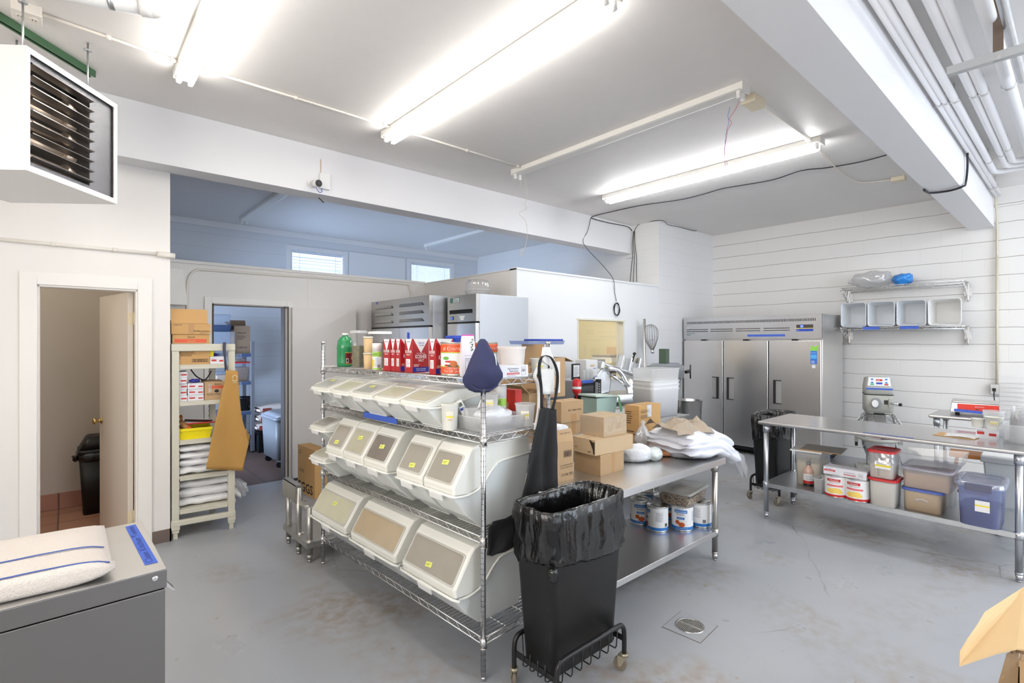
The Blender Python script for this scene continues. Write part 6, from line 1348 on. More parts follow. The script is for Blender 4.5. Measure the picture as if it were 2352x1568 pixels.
s.label((-0.0014, ya - 0.05, 1.783), U_, V_, 0.035, 0.03, mat('lit_display', rgb(60, 90, 230), 0.3, emit=rgb(70, 110, 255), estr=1.0), 0).text('37', (-0.0018, ya - 0.054, 1.789), U_, V_, 0.018, PAPER, lift=0).text('ICE', (-0.0018, ya - 0.01, 1.742), U_, V_, 0.012, PAPER, lift=0)
s.text('TRUE', (-0.001, fy(1577), 1.69), U_, V_, 0.02, mat('teal_ink', rgb(40, 110, 96), 0.5), lift=0.0).label((-0.0008, fy(1577), 1.715), U_, V_, 0.14, 0.005, MATS['teal_ink'], 0)
s.add([(-0.001, fy(1580) + 0.012, 1.80), (-0.001, fy(1580) - 0.018, 1.80), (-0.001, fy(1580) - 0.003, 1.825)], [(0, 1, 2)], PAPER)
s.build('control_display', PAPER, t)
tag(MB().box(-0.0022, -0.0012, fy(1803) + cy0, fy(1717) + cy0, 1.668, 1.697).build('masking_tape', BTAPE, None), 'strip of blue tape across the header of the three-door refrigerator', 'tape').location = (FX, 0, 0)
s = PR(); ye = fy(1862); s.label((-0.0065, ye, 1.31), U_, V_, 0.075, 0.17, mat('sticker_blue', rgb(48, 120, 214), 0.5), 0).label((-0.0068, ye - 0.004, 1.38), U_, V_, 0.067, 0.05, mat('sticker_sky', rgb(90, 180, 240), 0.5), 0).text('RECYCLE', (-0.0071, ye - 0.008, 1.45), U_, V_, 0.010, PAPER, width=0.058, lift=0).lines((-0.0071, ye - 0.01, 1.32), U_, V_, 0.055, 0.04, 4, PAPER, 0)
s.add([(-0.0068, ye + 0.01, 1.48), (-0.0068, ye - 0.085, 1.48), (-0.0068, ye - 0.09, 1.56), (-0.0068, ye - 0.05, 1.53), (-0.0068, ye - 0.01, 1.55)], [(0, 1, 2, 3, 4)], mat('sticker_green', rgb(150, 214, 90), 0.5)); s.label((-0.0065, ye - 0.018, 1.26), U_, V_, 0.038, 0.04, PAPER, 0)
s.build('sticker', PAPER, t, label='blue and green energy sticker')
for (x, y) in ((0.1, FY0 - cy0 + 0.1), (0.1, FY1 - cy0 - 0.1), (0.74, FY0 - cy0 + 0.1), (0.74, FY1 - cy0 - 0.1)): MB().cyl((x - 0.02, y, 0.035), (x + 0.02, y, 0.035), 0.035, n=16).box(x - 0.03, x + 0.03, y - 0.02, y + 0.02, 0.055, 0.08).build('caster', BLACKR, t)

# ------------------------------------------------------------------ the two refrigerators by the office box
def upright(label, x0, x1, y0, y1, z, louvre, loc_doors, hz0):
    t = thing('refrigerator', label, 'refrigerator', (x0, (y0 + y1) / 2, 0)); c = (y0 + y1) / 2; a, b = y0 - c, y1 - c
    MB().box(0.045, x1 - x0, a, b, 0.1, z).build('cabinet', mat('aluminium_side', (0.50, 0.52, 0.55, 1), 0.42, 1.0), t, bevel=0.003)
    hd = MB().box(0.0, 0.045, a, b, hz0 + 0.01, z).build('header_panel', mat('header_steel', (0.44, 0.43, 0.41, 1), 0.3, 1.0, bump=0.03, bscale=3, stretch=(1, 1, 60)), t, bevel=0.002)
    n = len(loc_doors) - 1
    for k in range(n): 
        p0, p1 = loc_doors[k + 1] - c + 0.004, loc_doors[k] - c - 0.004; d = MB().box(-0.004, 0.045, p0, p1, 0.12, hz0 - 0.006).build('door', STEEL, t, bevel=0.005)
        MB().cyl((-0.01, p0 + 0.04, 0.9), (-0.01, p0 + 0.04, 1.3), 0.012, n=10).build('handle', CHROMED, d)
    for q in (0.12, 0.66):
        for y in (a + 0.08, b - 0.08): MB().cyl((q, y - 0.02, 0.05), (q, y + 0.02, 0.05), 0.05, n=14).build('caster', BLACKR, t)
    MB().box(0.0, 0.01, a + 0.003, b - 0.003, hz0 - 0.006, hz0 + 0.010).build('header_gap', BLACKR, t)
    return t, hd, a, b
t, hd, a, b = upright('two-door stainless refrigerator with louvred header, beside the storeroom partition', 2.84, 3.62, 4.53, 5.86, 2.085, True, (5.86, 5.155, 4.53), 1.76)
for col_, (ya, yb_) in enumerate(((b - 0.10, b - 0.56), (b - 0.70, a + 0.10))):
    for k in range(3):
        z = 2.02 - k * 0.085
        s = MB().poly([(0, ya, z), (0, ya, z - 0.018), (-0.013, ya - 0.02, z - 0.03), (-0.013, ya - 0.02, z - 0.028)], (0, yb_ - ya + 0.04, 0)).box(-0.001, 0.0, yb_, ya, z - 0.034, z - 0.029, BLACKR); s.build('louvre', MATS['header_steel'], hd)
MB().box(-0.002, 0, b - 0.17, b - 0.14, 2.05, 2.075).build('tape_piece', BTAPE, hd, label='scrap of blue tape')
t, hd, a, b = upright('single-door stainless refrigerator in front of the office box, pale side panel', 3.04, 3.745, 3.99, 4.49, 2.075, False, (4.49, 3.99), 1.79)
s = PR(); s.label((-0.001, b - 0.05, 2.0), U_, V_, 0.17, 0.052, mat('badge_teal', rgb(64, 110, 100), 0.4), 0).label((-0.0013, b - 0.105, 2.004), U_, V_, 0.11, 0.044, mat('badge_silver', rgb(190, 196, 196), 0.4), 0).text('True', (-0.0018, b - 0.12, 2.012), U_, V_, 0.028, MATS['badge_teal'], lift=0, shear=0.3)
s.label((-0.001, b - 0.06, 1.825), U_, V_, 0.06, 0.036, mat('display_dark', rgb(40, 44, 60), 0.3), 0).label((-0.0014, b - 0.068, 1.830), U_, V_, 0.026, 0.024, MATS['lit_display'], 0).label((-0.001, b - 0.22, 1.845), U_, V_, 0.09, 0.016, PAPER, 0).label((-0.001, b - 0.235, 1.82), U_, V_, 0.06, 0.022, PAPER, 0); s.build('badge', PAPER, hd)
MB().box(-0.002, 0.0, a + 0.06, b - 0.04, 1.885, 1.93, BLACKR).box(-0.014, 0.0, a + 0.06, b - 0.04, 1.925, 1.935).build('pull_slot', MATS['header_steel'], hd)
p = Vector((3.25, 4.24, 2.076)); t = thing('plastic_container', 'clear fluted plastic cake dome on top of the single-door refrigerator', 'container', p); s = MB()
R = []
for r_, z in ((0.105, 0.0), (0.125, 0.01), (0.125, 0.05), (0.135, 0.055), (0.135, 0.065), (0.125, 0.07), (0.12, 0.13), (0.10, 0.165), (0.001, 0.175)):
    R.append([((r_ * (1 + (0.025 * math.cos(24 * 2 * PI * k / 96) if r_ > 0.01 else 0))) * math.cos(2 * PI * k / 96), (r_ * (1 + (0.025 * math.cos(24 * 2 * PI * k / 96) if r_ > 0.01 else 0))) * math.sin(2 * PI * k / 96), z) for k in range(96)])
s.loft(R, None, True, False, True); s.build('dome', clear('dome_plastic', haze=0.22, hazecol=(1, 1, 1, 1), gloss=0.8, rough=0.1), t)

# ------------------------------------------------------------------ counter by the office wall: oven, slicer and small things
t = thing('countertop_oven', 'black and steel countertop oven on the counter under the office window', 'oven', (0, 0, 0)); p0 = at(1322, 0, y=3.50); p1 = at(1381, 0, y=3.50)
t.location = ((p0.x + p1.x) / 2, 3.50, T3 + 0.001); w_ = (p1.x - p0.x) / 2
MB().box(-w_, w_, 0.02, 0.42, 0.02, 0.31).build('body', mat('oven_steel', (0.5, 0.5, 0.5, 1), 0.35, 1.0), t, bevel=0.004)
MB().box(-w_ + 0.01, w_ * 0.70, 0.0, 0.02, 0.03, 0.29).build('door', BLACK, t, bevel=0.003)
MB().box(-w_ + 0.05, w_ * 0.42, -0.002, 0.0, 0.06, 0.25).build('window', mat('oven_glass', rgb(58, 62, 66), 0.1), t)
MB().box(w_ * 0.46, w_ * 0.66, -0.022, -0.0, 0.04, 0.28).build('handle', GREY, t, bevel=0.006)
s = MB().box(w_ * 0.72, w_, 0.0, 0.02, 0.02, 0.31, BLACK)
for k in range(9): s.cyl((w_ * 0.86, -0.001, 0.05 + 0.026 * k), (w_ * 0.86, -0.003, 0.05 + 0.026 * k), 0.008, PAPER, n=8)
s.build('control_panel', BLACK, t)
for x in (-w_ + 0.03, w_ - 0.03):
    for y in (0.05, 0.38): MB().cyl((x, y, 0), (x, y, 0.02), 0.012, n=8).build('foot', BLACKR, t)
tag(MB().box(-0.15, 0.07, -0.003, -0.001, 0.278, 0.31).build('masking_tape', BTAPE), 'strip of blue tape along the top front edge of the countertop oven', 'tape').location = t.location + Vector((0, 0, 0.0015))
OT = T3 + 0.312
p = at(1324, 0, y=3.62); t = thing('document_holder', 'black framed notice standing on the countertop oven', 'frame', (p.x, 3.62, OT)); MB().box(-0.06, 0.06, 0, 0.02, 0, 0.17).build('frame', BLACK, t, bevel=0.003); q_ = PR(); q_.label((-0.048, -0.001, 0.03), (1, 0, 0), (0, 0, 1), 0.096, 0.125, PAPER, 0).lines((-0.04, -0.0018, 0.04), (1, 0, 0), (0, 0, 1), 0.08, 0.105, 9, GREY, 0); q_.build('notice', PAPER, t)
p = at(1323, 0, y=3.44); t = thing('squeeze_bottle', 'red bottle with a white band hanging upside down in front of the oven', 'bottle', (p.x, 3.43, T3 + 0.12))
RP = mat('red_plastic', rgb(206, 34, 40), 0.3)
MB().lathe([(0.006, 0.0), (0.006, 0.04), (0.02, 0.06), (0.042, 0.085), (0.046, 0.11), (0.046, 0.19), (0.035, 0.215), (0.012, 0.225)], RP, 24).lathe([(0.0468, 0.12), (0.0468, 0.145)], PAPER, 24, cap0=False, cap1=False).build('bottle', RP, t)
MB().cyl((0, 0, -0.12), (0, 0, 0.06), 0.005, WHITE, n=8).lathe([(0.03, -0.12), (0.03, -0.112), (0.006, -0.105)], WHITE, 16).build('stand', WHITE, t)
MB().cyl((0.04, 0, 0.17), (0.085, 0, 0.165), 0.016, n=12).build('valve', DARKMET, t)
p = at(1352, 0, y=3.75); B = (Vector((p.x, 3.78, OT)), 0.20, 0.16, 0.20); carton('file_box', 'white cardboard file box with hand hole on top of the oven', 'box', B, PAPER, (('rect', 'front', 0.34, 0.62, 0.36, 0.12, mat('tan_hole', rgb(214, 192, 160), 0.6)), ('rect', 'front', 0.6, 0.5, 0.25, 0.03, BLUEP), ('rect', 'front', 0.6, 0.05, 0.35, 0.03, BLUEP)))
for k in range(3):
    p = at(1342 + 8 * k, 0, y=3.62); deli_cup(('slim clear cup on the oven nearest the black framed notice', 'middle one of three slim clear cups on the oven', 'slim clear cup on the oven nearest the slicer')[k], Vector((p.x, 3.62, OT)), 0.022, 0.10, m=CLEARC, yellow=False, group='slim cups on the oven')
# slicer
sp_ = at(1432, 928, z=T3); t = thing('meat_slicer', 'steel deli meat slicer with slanted carriage on the counter', 'slicer', (sp_.x, sp_.y + 0.16, T3), -0.25); t.scale = (1.2, 1.2, 1.2)
SL = mat('slicer_alu', (0.70, 0.71, 0.72, 1), 0.28, 1.0)
s = MB(); s.rbox(0.26, 0.19, 0.03, 0.10, 0.03, None, 0.25, 0.18).build('base', SL, t, bevel=0.004)
for x in (-0.2, 0.2):
    for y in (-0.14, 0.14): MB().cyl((x, y, 0), (x, y, 0.03), 0.02, n=12).build('foot', BLACKR, t)
T_ = Matrix.Translation((-0.10, 0.03, 0.10)) @ Matrix.Rotation(-0.15, 4, 'Y')
s = MB(); s.poly([(-0.12, -0.06, 0), (0.05, -0.06, 0), (0.09, -0.06, 0.12), (0.06, -0.06, 0.24), (-0.02, -0.06, 0.24), (-0.12, -0.06, 0.16)], (0, 0.12, 0)); s.build('motor_housing', SL, t, bevel=0.012, seg=3, T=T_)
T_ = Matrix.Translation((0.03, -0.04, 0.235)) @ Matrix.Rotation(0.55, 4, 'Y') @ Matrix.Rotation(0.35, 4, 'X')
MB().cyl((0, 0, -0.012), (0, 0, 0.012), 0.125, n=44).cyl((0, 0, 0.012), (0, 0, 0.024), 0.06, n=30).build('blade', CHROME, t, T=T_)
T_ = Matrix.Translation((0.05, -0.03, 0.33)) @ Matrix.Rotation(0.28, 4, 'Y')
MB().box(-0.22, 0.24, -0.05, 0.02, -0.012, 0.012).box(-0.24, -0.20, -0.05, 0.02, -0.05, 0.02).build('carriage', SL, t, bevel=0.006, T=T_)
MB().box(-0.02, 0.23, 0.02, 0.03, -0.02, 0.14).box(-0.02, -0.005, -0.06, 0.02, 0.0, 0.14).box(0.19, 0.21, -0.06, 0.02, 0.0, 0.17).box(0.08, 0.10, -0.06, 0.02, 0.0, 0.14).build('food_tray', SL, t, bevel=0.003, T=T_)
s = MB(); wire(s, [(-0.12, -0.10, 0.345), (-0.04, -0.12, 0.335), (0.02, -0.13, 0.28), (0.05, -0.14, 0.22), (0.09, -0.145, 0.175)], 0.022, n=12); s.build('handle', CHROME, t)
MB().cyl((0.235, -0.02, 0.40), (0.26, -0.02, 0.47), 0.008, n=8).lathe([(0.001, 0.0), (0.018, 0.008), (0.018, 0.02), (0.001, 0.03)], BLACK, 12, c=(0.262, -0.02, 0.465)).build('pusher_knob', BLACK, t)
MB().poly([(0.10, -0.12, 0.10), (0.22, -0.12, 0.10), (0.24, -0.10, 0.19), (0.16, -0.08, 0.24), (0.10, -0.1, 0.17)], (0.01, 0.04, 0)).build('guide_plate', SL, t, bevel=0.003)
MB().cyl((0.12, -0.195, 0.065), (0.12, -0.19, 0.065), 0.016, BLACK, n=14).box(0.17, 0.23, -0.1925, -0.19, 0.04, 0.09, YEL).build('switch', BLACK, t)
p = t.location + Vector((0.16, -0.10, 0.10)); deli_cup('small white cup with a yellow stripe on the slicer base', p + Vector((-0.02, -0.04, 0.001)), 0.032, 0.055, m=MATS['milky_cup'])
# whisk, pole and the machine behind the tubs
wp = at(1490, 775, y=4.06)
t = thing('wire_whisk', 'huge wire mixer whisk hanging on the office wall', 'whisk', (wp.x, 4.02, wp.z))
s = MB(); dz = 0.175; rw = 0.135; WHK = mat('whisk_wire', (0.42, 0.41, 0.40, 1), 0.35, 1.0)
for k in range(9):
    a = PI * k / 9; pts = []
    for j in range(25):
        ph_ = PI * (j / 24) * 1.0; xx = math.sin(2 * PI * j / 48 * 1.0) ; ang = -0.08 + 2 * PI * j / 24
    for j in range(28):
        g = 2 * PI * (0.04 + 0.92 * j / 27); rr = rw * math.sin(g) * (1.0 if abs(math.cos(g)) < 2 else 1); z = -dz * math.cos(g) * 1.05
        taper_ = 0.35 + 0.65 * (z + dz) / (2 * dz)
        pts.append((rr * math.cos(a) * taper_, rr * math.sin(a) * taper_, z))
    s.tube(pts, 0.0036, WHK, n=5)
s.build('wires', CHROMED, t, T=Matrix.Rotation(-0.16, 4, 'Y'))
MB().cyl((0.028, 0, -0.22), (0.024, 0, -0.17), 0.022, n=14, r1=0.026).cyl((0.06, -0.0, -0.03), (-0.08, 0, -0.045), 0.004, n=6).build('collar', CHROMED, t)
pp = at(1477, 0, y=4.08); t = thing('metal_pole', 'thin metal pole standing against the office wall beside the whisk', 'pole', (pp.x, 4.06, 0))
MB().cyl((0, 0, 0), (0, 0, hz(1477, 732, pp.x, 4.06)), 0.018, n=12).cyl((0, 0, 0), (0, 0, 0.012), 0.05, n=20).build('pole', mat('pole_metal', (0.62, 0.6, 0.57, 1), 0.35, 1.0), t)
mp_ = Vector((5.90, 3.66, 0)); t = thing('floor_mixer', 'grey planetary mixer with a green switch box beside the refrigerator', 'mixer', mp_, 0.1)
MG = mat('mixer_grey', rgb(132, 136, 140), 0.4, var=0.05)
ztop = 1.315
MB().rbox(0.26, 0.17, ztop - 0.20, ztop - 0.03, 0.10, None).rbox(0.24, 0.15, ztop - 0.03, ztop, 0.09, None, 0.20, 0.12).build('head', MG, t, bevel=0.01)
MB().rbox(0.09, 0.13, 0.06, ztop - 0.2, 0.05, None, c=(0.14, 0)).build('column', MG, t)
MB().rbox(0.28, 0.20, 0.0, 0.07, 0.05, None).build('base', MG, t)
MB().lathe([(0.08, 0.52), (0.14, 0.57), (0.155, 0.86), (0.165, 0.865)], STEEL, 32, c=(-0.02, -0.33, 0), cap1=False).build('bowl', CHROMED, t)
MB().box(-0.16, 0.12, -0.22, -0.08, 0.70, 0.74).cyl((-0.10, 0, 0.74), (-0.10, 0, ztop - 0.2), 0.03, n=14).build('shaft', CHROMED, t)
MB().box(-0.09, 0.01, -0.05, 0.05, ztop, ztop + 0.19).build('switch_box', mat('mixer_green', rgb(74, 92, 76), 0.5), t, bevel=0.006)
MB().cyl((0.22, -0.17, ztop - 0.12), (0.22, -0.24, ztop - 0.10), 0.022, n=12).cyl((0.22, -0.24, ztop - 0.2), (0.22, -0.24, ztop - 0.02), 0.01, n=8).build('crank_handle', DARKMET, t)
tag(MB().box(-0.001, 0.17, -0.0012, 0.02, 0, 0.001).build('masking_tape', BTAPE), 'scrap of blue tape on the grey mixer head', 'tape').location = (mp_.x - 0.02, mp_.y - 0.08, ztop + 0.001)
# office interior through its window
OX = at(1380, 0, y=4.9).x
t = thing('filing_cabinet', 'cream filing cabinet inside the office window with papers on top', 'cabinet', (5.9, 4.62, 0)); CRM = mat('cabinet_cream', rgb(232, 222, 178), 0.5)
MB().box(-0.62, 0.5, -0.2, 0.3, 0, 1.30).build('body', CRM, t, bevel=0.004)
MB().box(-0.60, 0.48, -0.215, -0.2, 1.16, 1.24).build('drawer', DARKMET, t)
dr = MB().box(-0.60, 0.48, -0.212, -0.2, 0.7, 1.13).build('drawer', CRM, t, bevel=0.003); MB().box(-0.1, 0.02, -0.225, -0.212, 0.95, 1.0).build('handle', DARKMET, dr)
rr = random.Random(5)
for k, (x, y, sx, sy, sz, m_, lab) in enumerate(((-0.35, 0.02, 0.22, 0.16, 0.05, GREY, 'grey file folder stack at the window side of the cream cabinet'), (0.02, 0.0, 0.26, 0.17, 0.07, PAPER, 'white paper stack in the middle of the cream cabinet'), (0.05, 0.02, 0.30, 0.15, 0.035, mat('envelope_grey', rgb(170, 164, 158), 0.6), 'flat grey envelope pile on the white papers'), (0.32, 0.05, 0.14, 0.14, 0.22, CARDL, 'pale carton at the end of the cream cabinet top'))):
    z0 = 1.301 + (0.071 if k == 2 else 0)
    t = thing('paper_stack' if k < 3 else 'carton', lab, 'papers' if k < 3 else 'box', (5.9 + x, 4.62 + y, z0), rr.uniform(-0.2, 0.2)); MB().box(-sx / 1.6, sx / 1.6, -sy, sy, 0, sz).build('body', m_, t, bevel=0.003)

# ------------------------------------------------------------------ long prep table on the block wall side
U1 = 0.326
FL = mat('flour', rgb(236, 222, 196), 0.85, bump=0.2, bscale=30); FLW = mat('flour_white', rgb(240, 232, 218), 0.85)
B = cbox(1884, 1122, U1, 1824, 1910, 1046, 0.0)
tub('big square tub of flour with measuring marks and a sheet pan over it', B, CLEARC, 'food_container', content=(FL, 0.72), r=0.03, taper=0.90, prints=(('scale', 'left', 0.62, 0.10, 0.75),))
ft = B
t = thing('baking_sheet', 'greyish parchment-lined tray lying across the top of the flour tub', 'tray', (B[0].x + 0.03, B[0].y - 0.03, U1 + B[3] + 0.006), 0.12)
MB().box(-0.16, 0.13, -0.06, 0.19, 0.0, 0.014, WHITE).box(-0.14, 0.18, -0.20, 0.12, 0.014, 0.02, mat('parchment', rgb(198, 192, 182), 0.7, var=0.08, vscale=12)).box(-0.145, -0.135, -0.20, 0.12, 0.014, 0.022, TAPE).build('tray', WHITE, t, bevel=0.002)
p = at(1860, 1119, z=U1) + Vector((0.03, 0.02, 0)); t = thing('extract_bottle', 'clear vanilla bottle with a red and white label before the flour tub', 'bottle', p, facing(p)); r = 0.041
MB().lathe([(r - 0.004, 0), (r, 0.006), (r, 0.13), (r - 0.004, 0.145), (0.018, 0.175), (0.014, 0.18), (0.014, 0.195)], mat('rosy_bottle', rgb(214, 176, 160), 0.15, coat=0.5), 26).lathe([(r + 0.0004, 0.006), (r + 0.0004, 0.03)], BLACK, 26, cap0=False, cap1=False).build('bottle', None, t)
MB().cyl((0, 0, 0.19), (0, 0, 0.215), 0.016, n=16).build('cap', GREY, t)
s = PR(); curved_label(s, r, 0.035, 0.115, -1.7, 1.7, PAPER, 20); curved_label(s, r, 0.032, 0.056, -1.7, 1.7, RED, 20, 0.001); s.flatprint = True
for k in range(4): curved_label(s, r, 0.068 + 0.01 * k, 0.071 + 0.01 * k, -0.5, 0.5, GREY, 6, 0.0014)
s.build('label', PAPER, t)
B = cbox(1886, 1135, U1, 1868, 1903, 1101, 0.0); B = (B[0], B[1], B[2], B[3]); tub('small empty clear dish between the vanilla bottle and the cans', B, CLEARC, 'food_container', r=0.01)
p = at(1903, 1112, z=U1); t = lump('food_bag', 'twisted food bag with red and blue print behind the stacked glove box', 'bag', (p.x + 0.10, p.y + 0.05, U1), 0.07, 0.06, 0.10, mat('print_bag', rgb(236, 222, 226), 0.35, var=0.1, vscale=20, bump=0.6, bscale=20), 31, 0.25, 2.0, flat=0.1)
s = MB(); s.lathe([(0.012, 0.17), (0.03, 0.21), (0.045, 0.235)], BLUEP, 12, cap1=False); s.build('twisted_top', BLUEP, t)
def red_can(label, p, ang):
    r, h = 0.082, 0.18; t = thing('food_can', label, 'can', (p.x, p.y, U1), ang, 'large red and white fruit cans on the undershelf')
    MB().lathe([(r - 0.002, 0), (r + 0.001, 0.003), (r - 0.001, 0.007), (r - 0.001, h - 0.007), (r + 0.001, h - 0.003), (r + 0.0005, h), (r - 0.004, h), (r - 0.005, h - 0.004), (0.001, h - 0.004)], TN, 36, cap1=False).build('can', TN, t)
    s = PR(); curved_label(s, r, 0.008, h - 0.010, -PI, PI, PAPER, 44); curved_label(s, r, 0.008, 0.026, -PI, PI, RED, 44, 0.001); curved_label(s, r, h * 0.72, h * 0.84, -0.85, 0.35, RED, 10, 0.001)
    curved_text(s, 'Sysco', r, h * 0.88, 0.008, CB, -0.3, 0.035); curved_text(s, 'Classic', r, h * 0.745, 0.014, PAPER, -0.25, 0.07, 0.0016); curved_text(s, 'Sliced Peaches', r, h * 0.65, 0.008, INK, -0.15, 0.075); curved_label(s, r, h * 0.50, h * 0.58, -0.9, 0.6, mat('pink_band', rgb(226, 110, 116), 0.5), 10, 0.001)
    for (a_, z_, ww, hh) in ((-0.45, 0.30, 0.9, 0.22), (0.0, 0.33, 0.9, 0.24), (0.15, 0.27, 0.8, 0.16)):
        curved_oval(s, r, a_, h * z_, ww, h * hh, mat('peach_print', rgb(246, 214, 110), 0.5), 0.0014 + 0.001 * abs(a_))
    s.build('label', PAPER, t)
pa = at(1921, 1143, z=U1); pa = pa + pa.normalized() * 0; d_ = Vector((pa.x, pa.y, 0)).normalized(); pa = pa + d_ * 0.075; red_can('red and white fruit can nearer the vanilla bottle, under the glove box', pa, facing(pa))
pb = at(1970, 1153, z=U1); d_ = Vector((pb.x, pb.y, 0)).normalized(); pb = pb + d_ * 0.075; red_can('red and white fruit can touching the red-lidded tubs, under the glove box', pb, facing(pb) - 0.15)
m_ = (pa + pb) / 2; an = math.atan2(pb.y - pa.y, pb.x - pa.x)
GLR = (('rect', 'front', 0.02, 0.42, 0.26, 0.24, RED), ('text', 'front', 0.05, 0.46, 'Classic', 0.16, PAPER, 0.2), ('text', 'front', 0.06, 0.72, 'Sysco', 0.12, CB, 0.14), ('lines', 'front', 0.48, 0.5, 0.3, 0.2, 2, GREY), ('rect', 'front', 0.48, 0.25, 0.28, 0.10, RED), ('frame', 'front', 0.82, 0.2, 0.10, 0.5, INK, 0.001), ('text', 'front', 0.835, 0.38, 'GA', 0.16, INK, 0.07), ('rect', 'right', 0.1, 0.4, 0.3, 0.2, RED), ('rect', 'right', 0.55, 0.4, 0.3, 0.2, RED))
carton('glove_box', 'white glove box with red marks lying across the two fruit cans', 'box', (Vector((m_.x, m_.y, U1 + 0.181)), 0.30, 0.13, 0.062), GP, GLR, an)
REDL = mat('red_lid', rgb(196, 36, 40), 0.35)
B = cbox(2058, 1169, U1, 1996, 2068, 1108, 0.0); B = (B[0] + Vector((0.03, 0, 0)), max(B[1], 0.22), B[2], B[3])
tub('square white tub full of flour with a red lid, lower of two', B, CLEARC, 'food_container', lid=REDL, content=(FLW, 0.93), r=0.03, taper=0.92)
z2 = U1 + B[3] + 0.014; B2 = (B[0] + Vector((0, 0.01, B[3] + 0.014)), B[1], B[2] * 0.96, 0.225)
B2 = (B2[0], B2[1], B2[2], EYE - (1043 - 784) / F * Vector((B[0].x - B[1] / 2, B[0].y - B[2] / 2, 0)).dot(fwd()) - z2)
t = tub('red-lidded tub half full of flour with loose film round it, upper of two', B2, CLEARC, 'food_container', lid=REDL, content=(FLW, 0.55), r=0.03, taper=0.92, prints=(('scale', 'left', 0.40, 0.12, 0.80), ('rect', 'left', 0.30, 0.38, 0.10, 0.06, PAPER, 0.004), ('rect', 'left', 0.30, 0.46, 0.10, 0.014, MATS['label_yellow'], 0.005)))
s = MB(); a, b, h = B2[1] / 2, B2[2] / 2, B2[3]
def fn(u, v):
    g = 2 * PI * u; ca, sa = math.cos(g), math.sin(g); r_ = (abs(ca) ** 5 + abs(sa) ** 5) ** (-0.2); k = 1 + 0.10 * v * (1 + 0.8 * smooth_noise(ca * 4, sa * 4, v * 3)) ; return (ca * r_ * (a + 0.004) * k, sa * r_ * (b + 0.004) * k, h * (0.97 - 0.42 * v - 0.05 * abs(smooth_noise(ca * 3, sa * 3, 7))))
s.grid(fn, 64, 10, FILMC, True, True); s.flatprint = True; s.build('loose_film', FILMC, t)
# blue lidded tub of yellow cornmeal, the tan one above it and the empty bin behind
YC = mat('cornmeal', rgb(216, 178, 116), 0.85, bump=0.15, bscale=40); TNC = mat('brown_sugar', rgb(220, 188, 152), 0.85)
B = cbox(2159, 1191, U1, 2067, 2178, 1141, 0.0); B = (B[0] + Vector((0.04, 0, 0)), 0.26, B[2], B[3])
BLL = mat('blue_lid', rgb(72, 96, 176), 0.35)
t = tub('long tub of yellow cornmeal with a blue lid and a moulded handle', B, CLEARC, 'food_container', lid=BLL, content=(YC, 0.93), r=0.03, taper=0.95)
s = MB(); s.tube([(-B[1] / 2 * 0.96 - 0.004, B[2] * q, B[3] * 0.55 + (0.012 if abs(q) < 0.12 else 0)) for q in (0.16, 0.14, 0.0, -0.14, -0.16)], 0.007, n=8); s.build('handle', CLEARC, t)
zb = U1 + B[3] + 0.013; kk = Vector((B[0].x - B[1] / 2, B[0].y - B[2] / 2, 0)); 
B2 = (Vector((B[0].x + 0.05, B[0].y - 0.025, zb)), 0.36, B[2] + 0.06, 0.145)
tub('long clear tub of tan sugar set askew on the blue-lidded one', B2, CLEARC, 'food_container', lid=clear('lilac_lid', haze=0.5, hazecol=rgb(214, 214, 236)), content=(TNC, 0.78), r=0.03, taper=0.95)
t = thing('clear_tray', 'empty clear rectangular tray leaning on the tan sugar tub', 'tray', (B2[0].x + 0.05, B2[0].y - 0.01, zb + 0.165), 0.0)
T_ = Matrix.Rotation(-0.06, 4, 'X'); s = MB(); s.frustum((0.15, 0.17), (0.165, 0.19), 0.0, 0.085, open_top=True); s.build('tray', clear('tray_plastic', haze=0.22, hazecol=rgb(225, 228, 240), gloss=0.2), t, T=T_)
tub('clear empty bin standing behind the cornmeal tub', (Vector((B[0].x + 0.27, B[0].y - 0.02, U1)), 0.20, B[2] + 0.02, 0.24), CLEARC, 'storage_bin', r=0.02)
# blue tinted tote
B = cbox(2306, 1223, U1, 2210, 2335, 1132, 0.0); B = (B[0] + Vector((0.0 - B[1] / 2 + 0.17, 0.02, 0)), 0.34, B[2] * 1.10, B[3] + 0.015)
TOT = clear('tote_blue', tint=(0.86, 0.9, 1, 1), haze=0.55, hazecol=rgb(172, 182, 226))
t = tub('blue-tinted lidded tote half full of dark beans at the table leg', B, TOT, 'storage_bin', content=(mat('dark_beans', rgb(128, 124, 150), 0.8, bump=0.6, bscale=60), 0.45), r=0.05, taper=0.90, lid=clear('tote_lid', haze=0.45, hazecol=rgb(214, 220, 240), gloss=0.6), lidh=0.03, lip=0.016, prints=(('rect', 'left', 0.42, 0.40, 0.075, 0.075, PAPER, 0.010), ('rect', 'left', 0.42, 0.53, 0.075, 0.010, MATS['label_yellow'], 0.011)))
MB().box(-B[1] / 2 - 0.028, -B[1] / 2 - 0.012, -0.07, 0.07, B[3] - 0.03, B[3] + 0.022).build('latch', mat('latch_dark', rgb(96, 98, 120), 0.4), t, bevel=0.004)
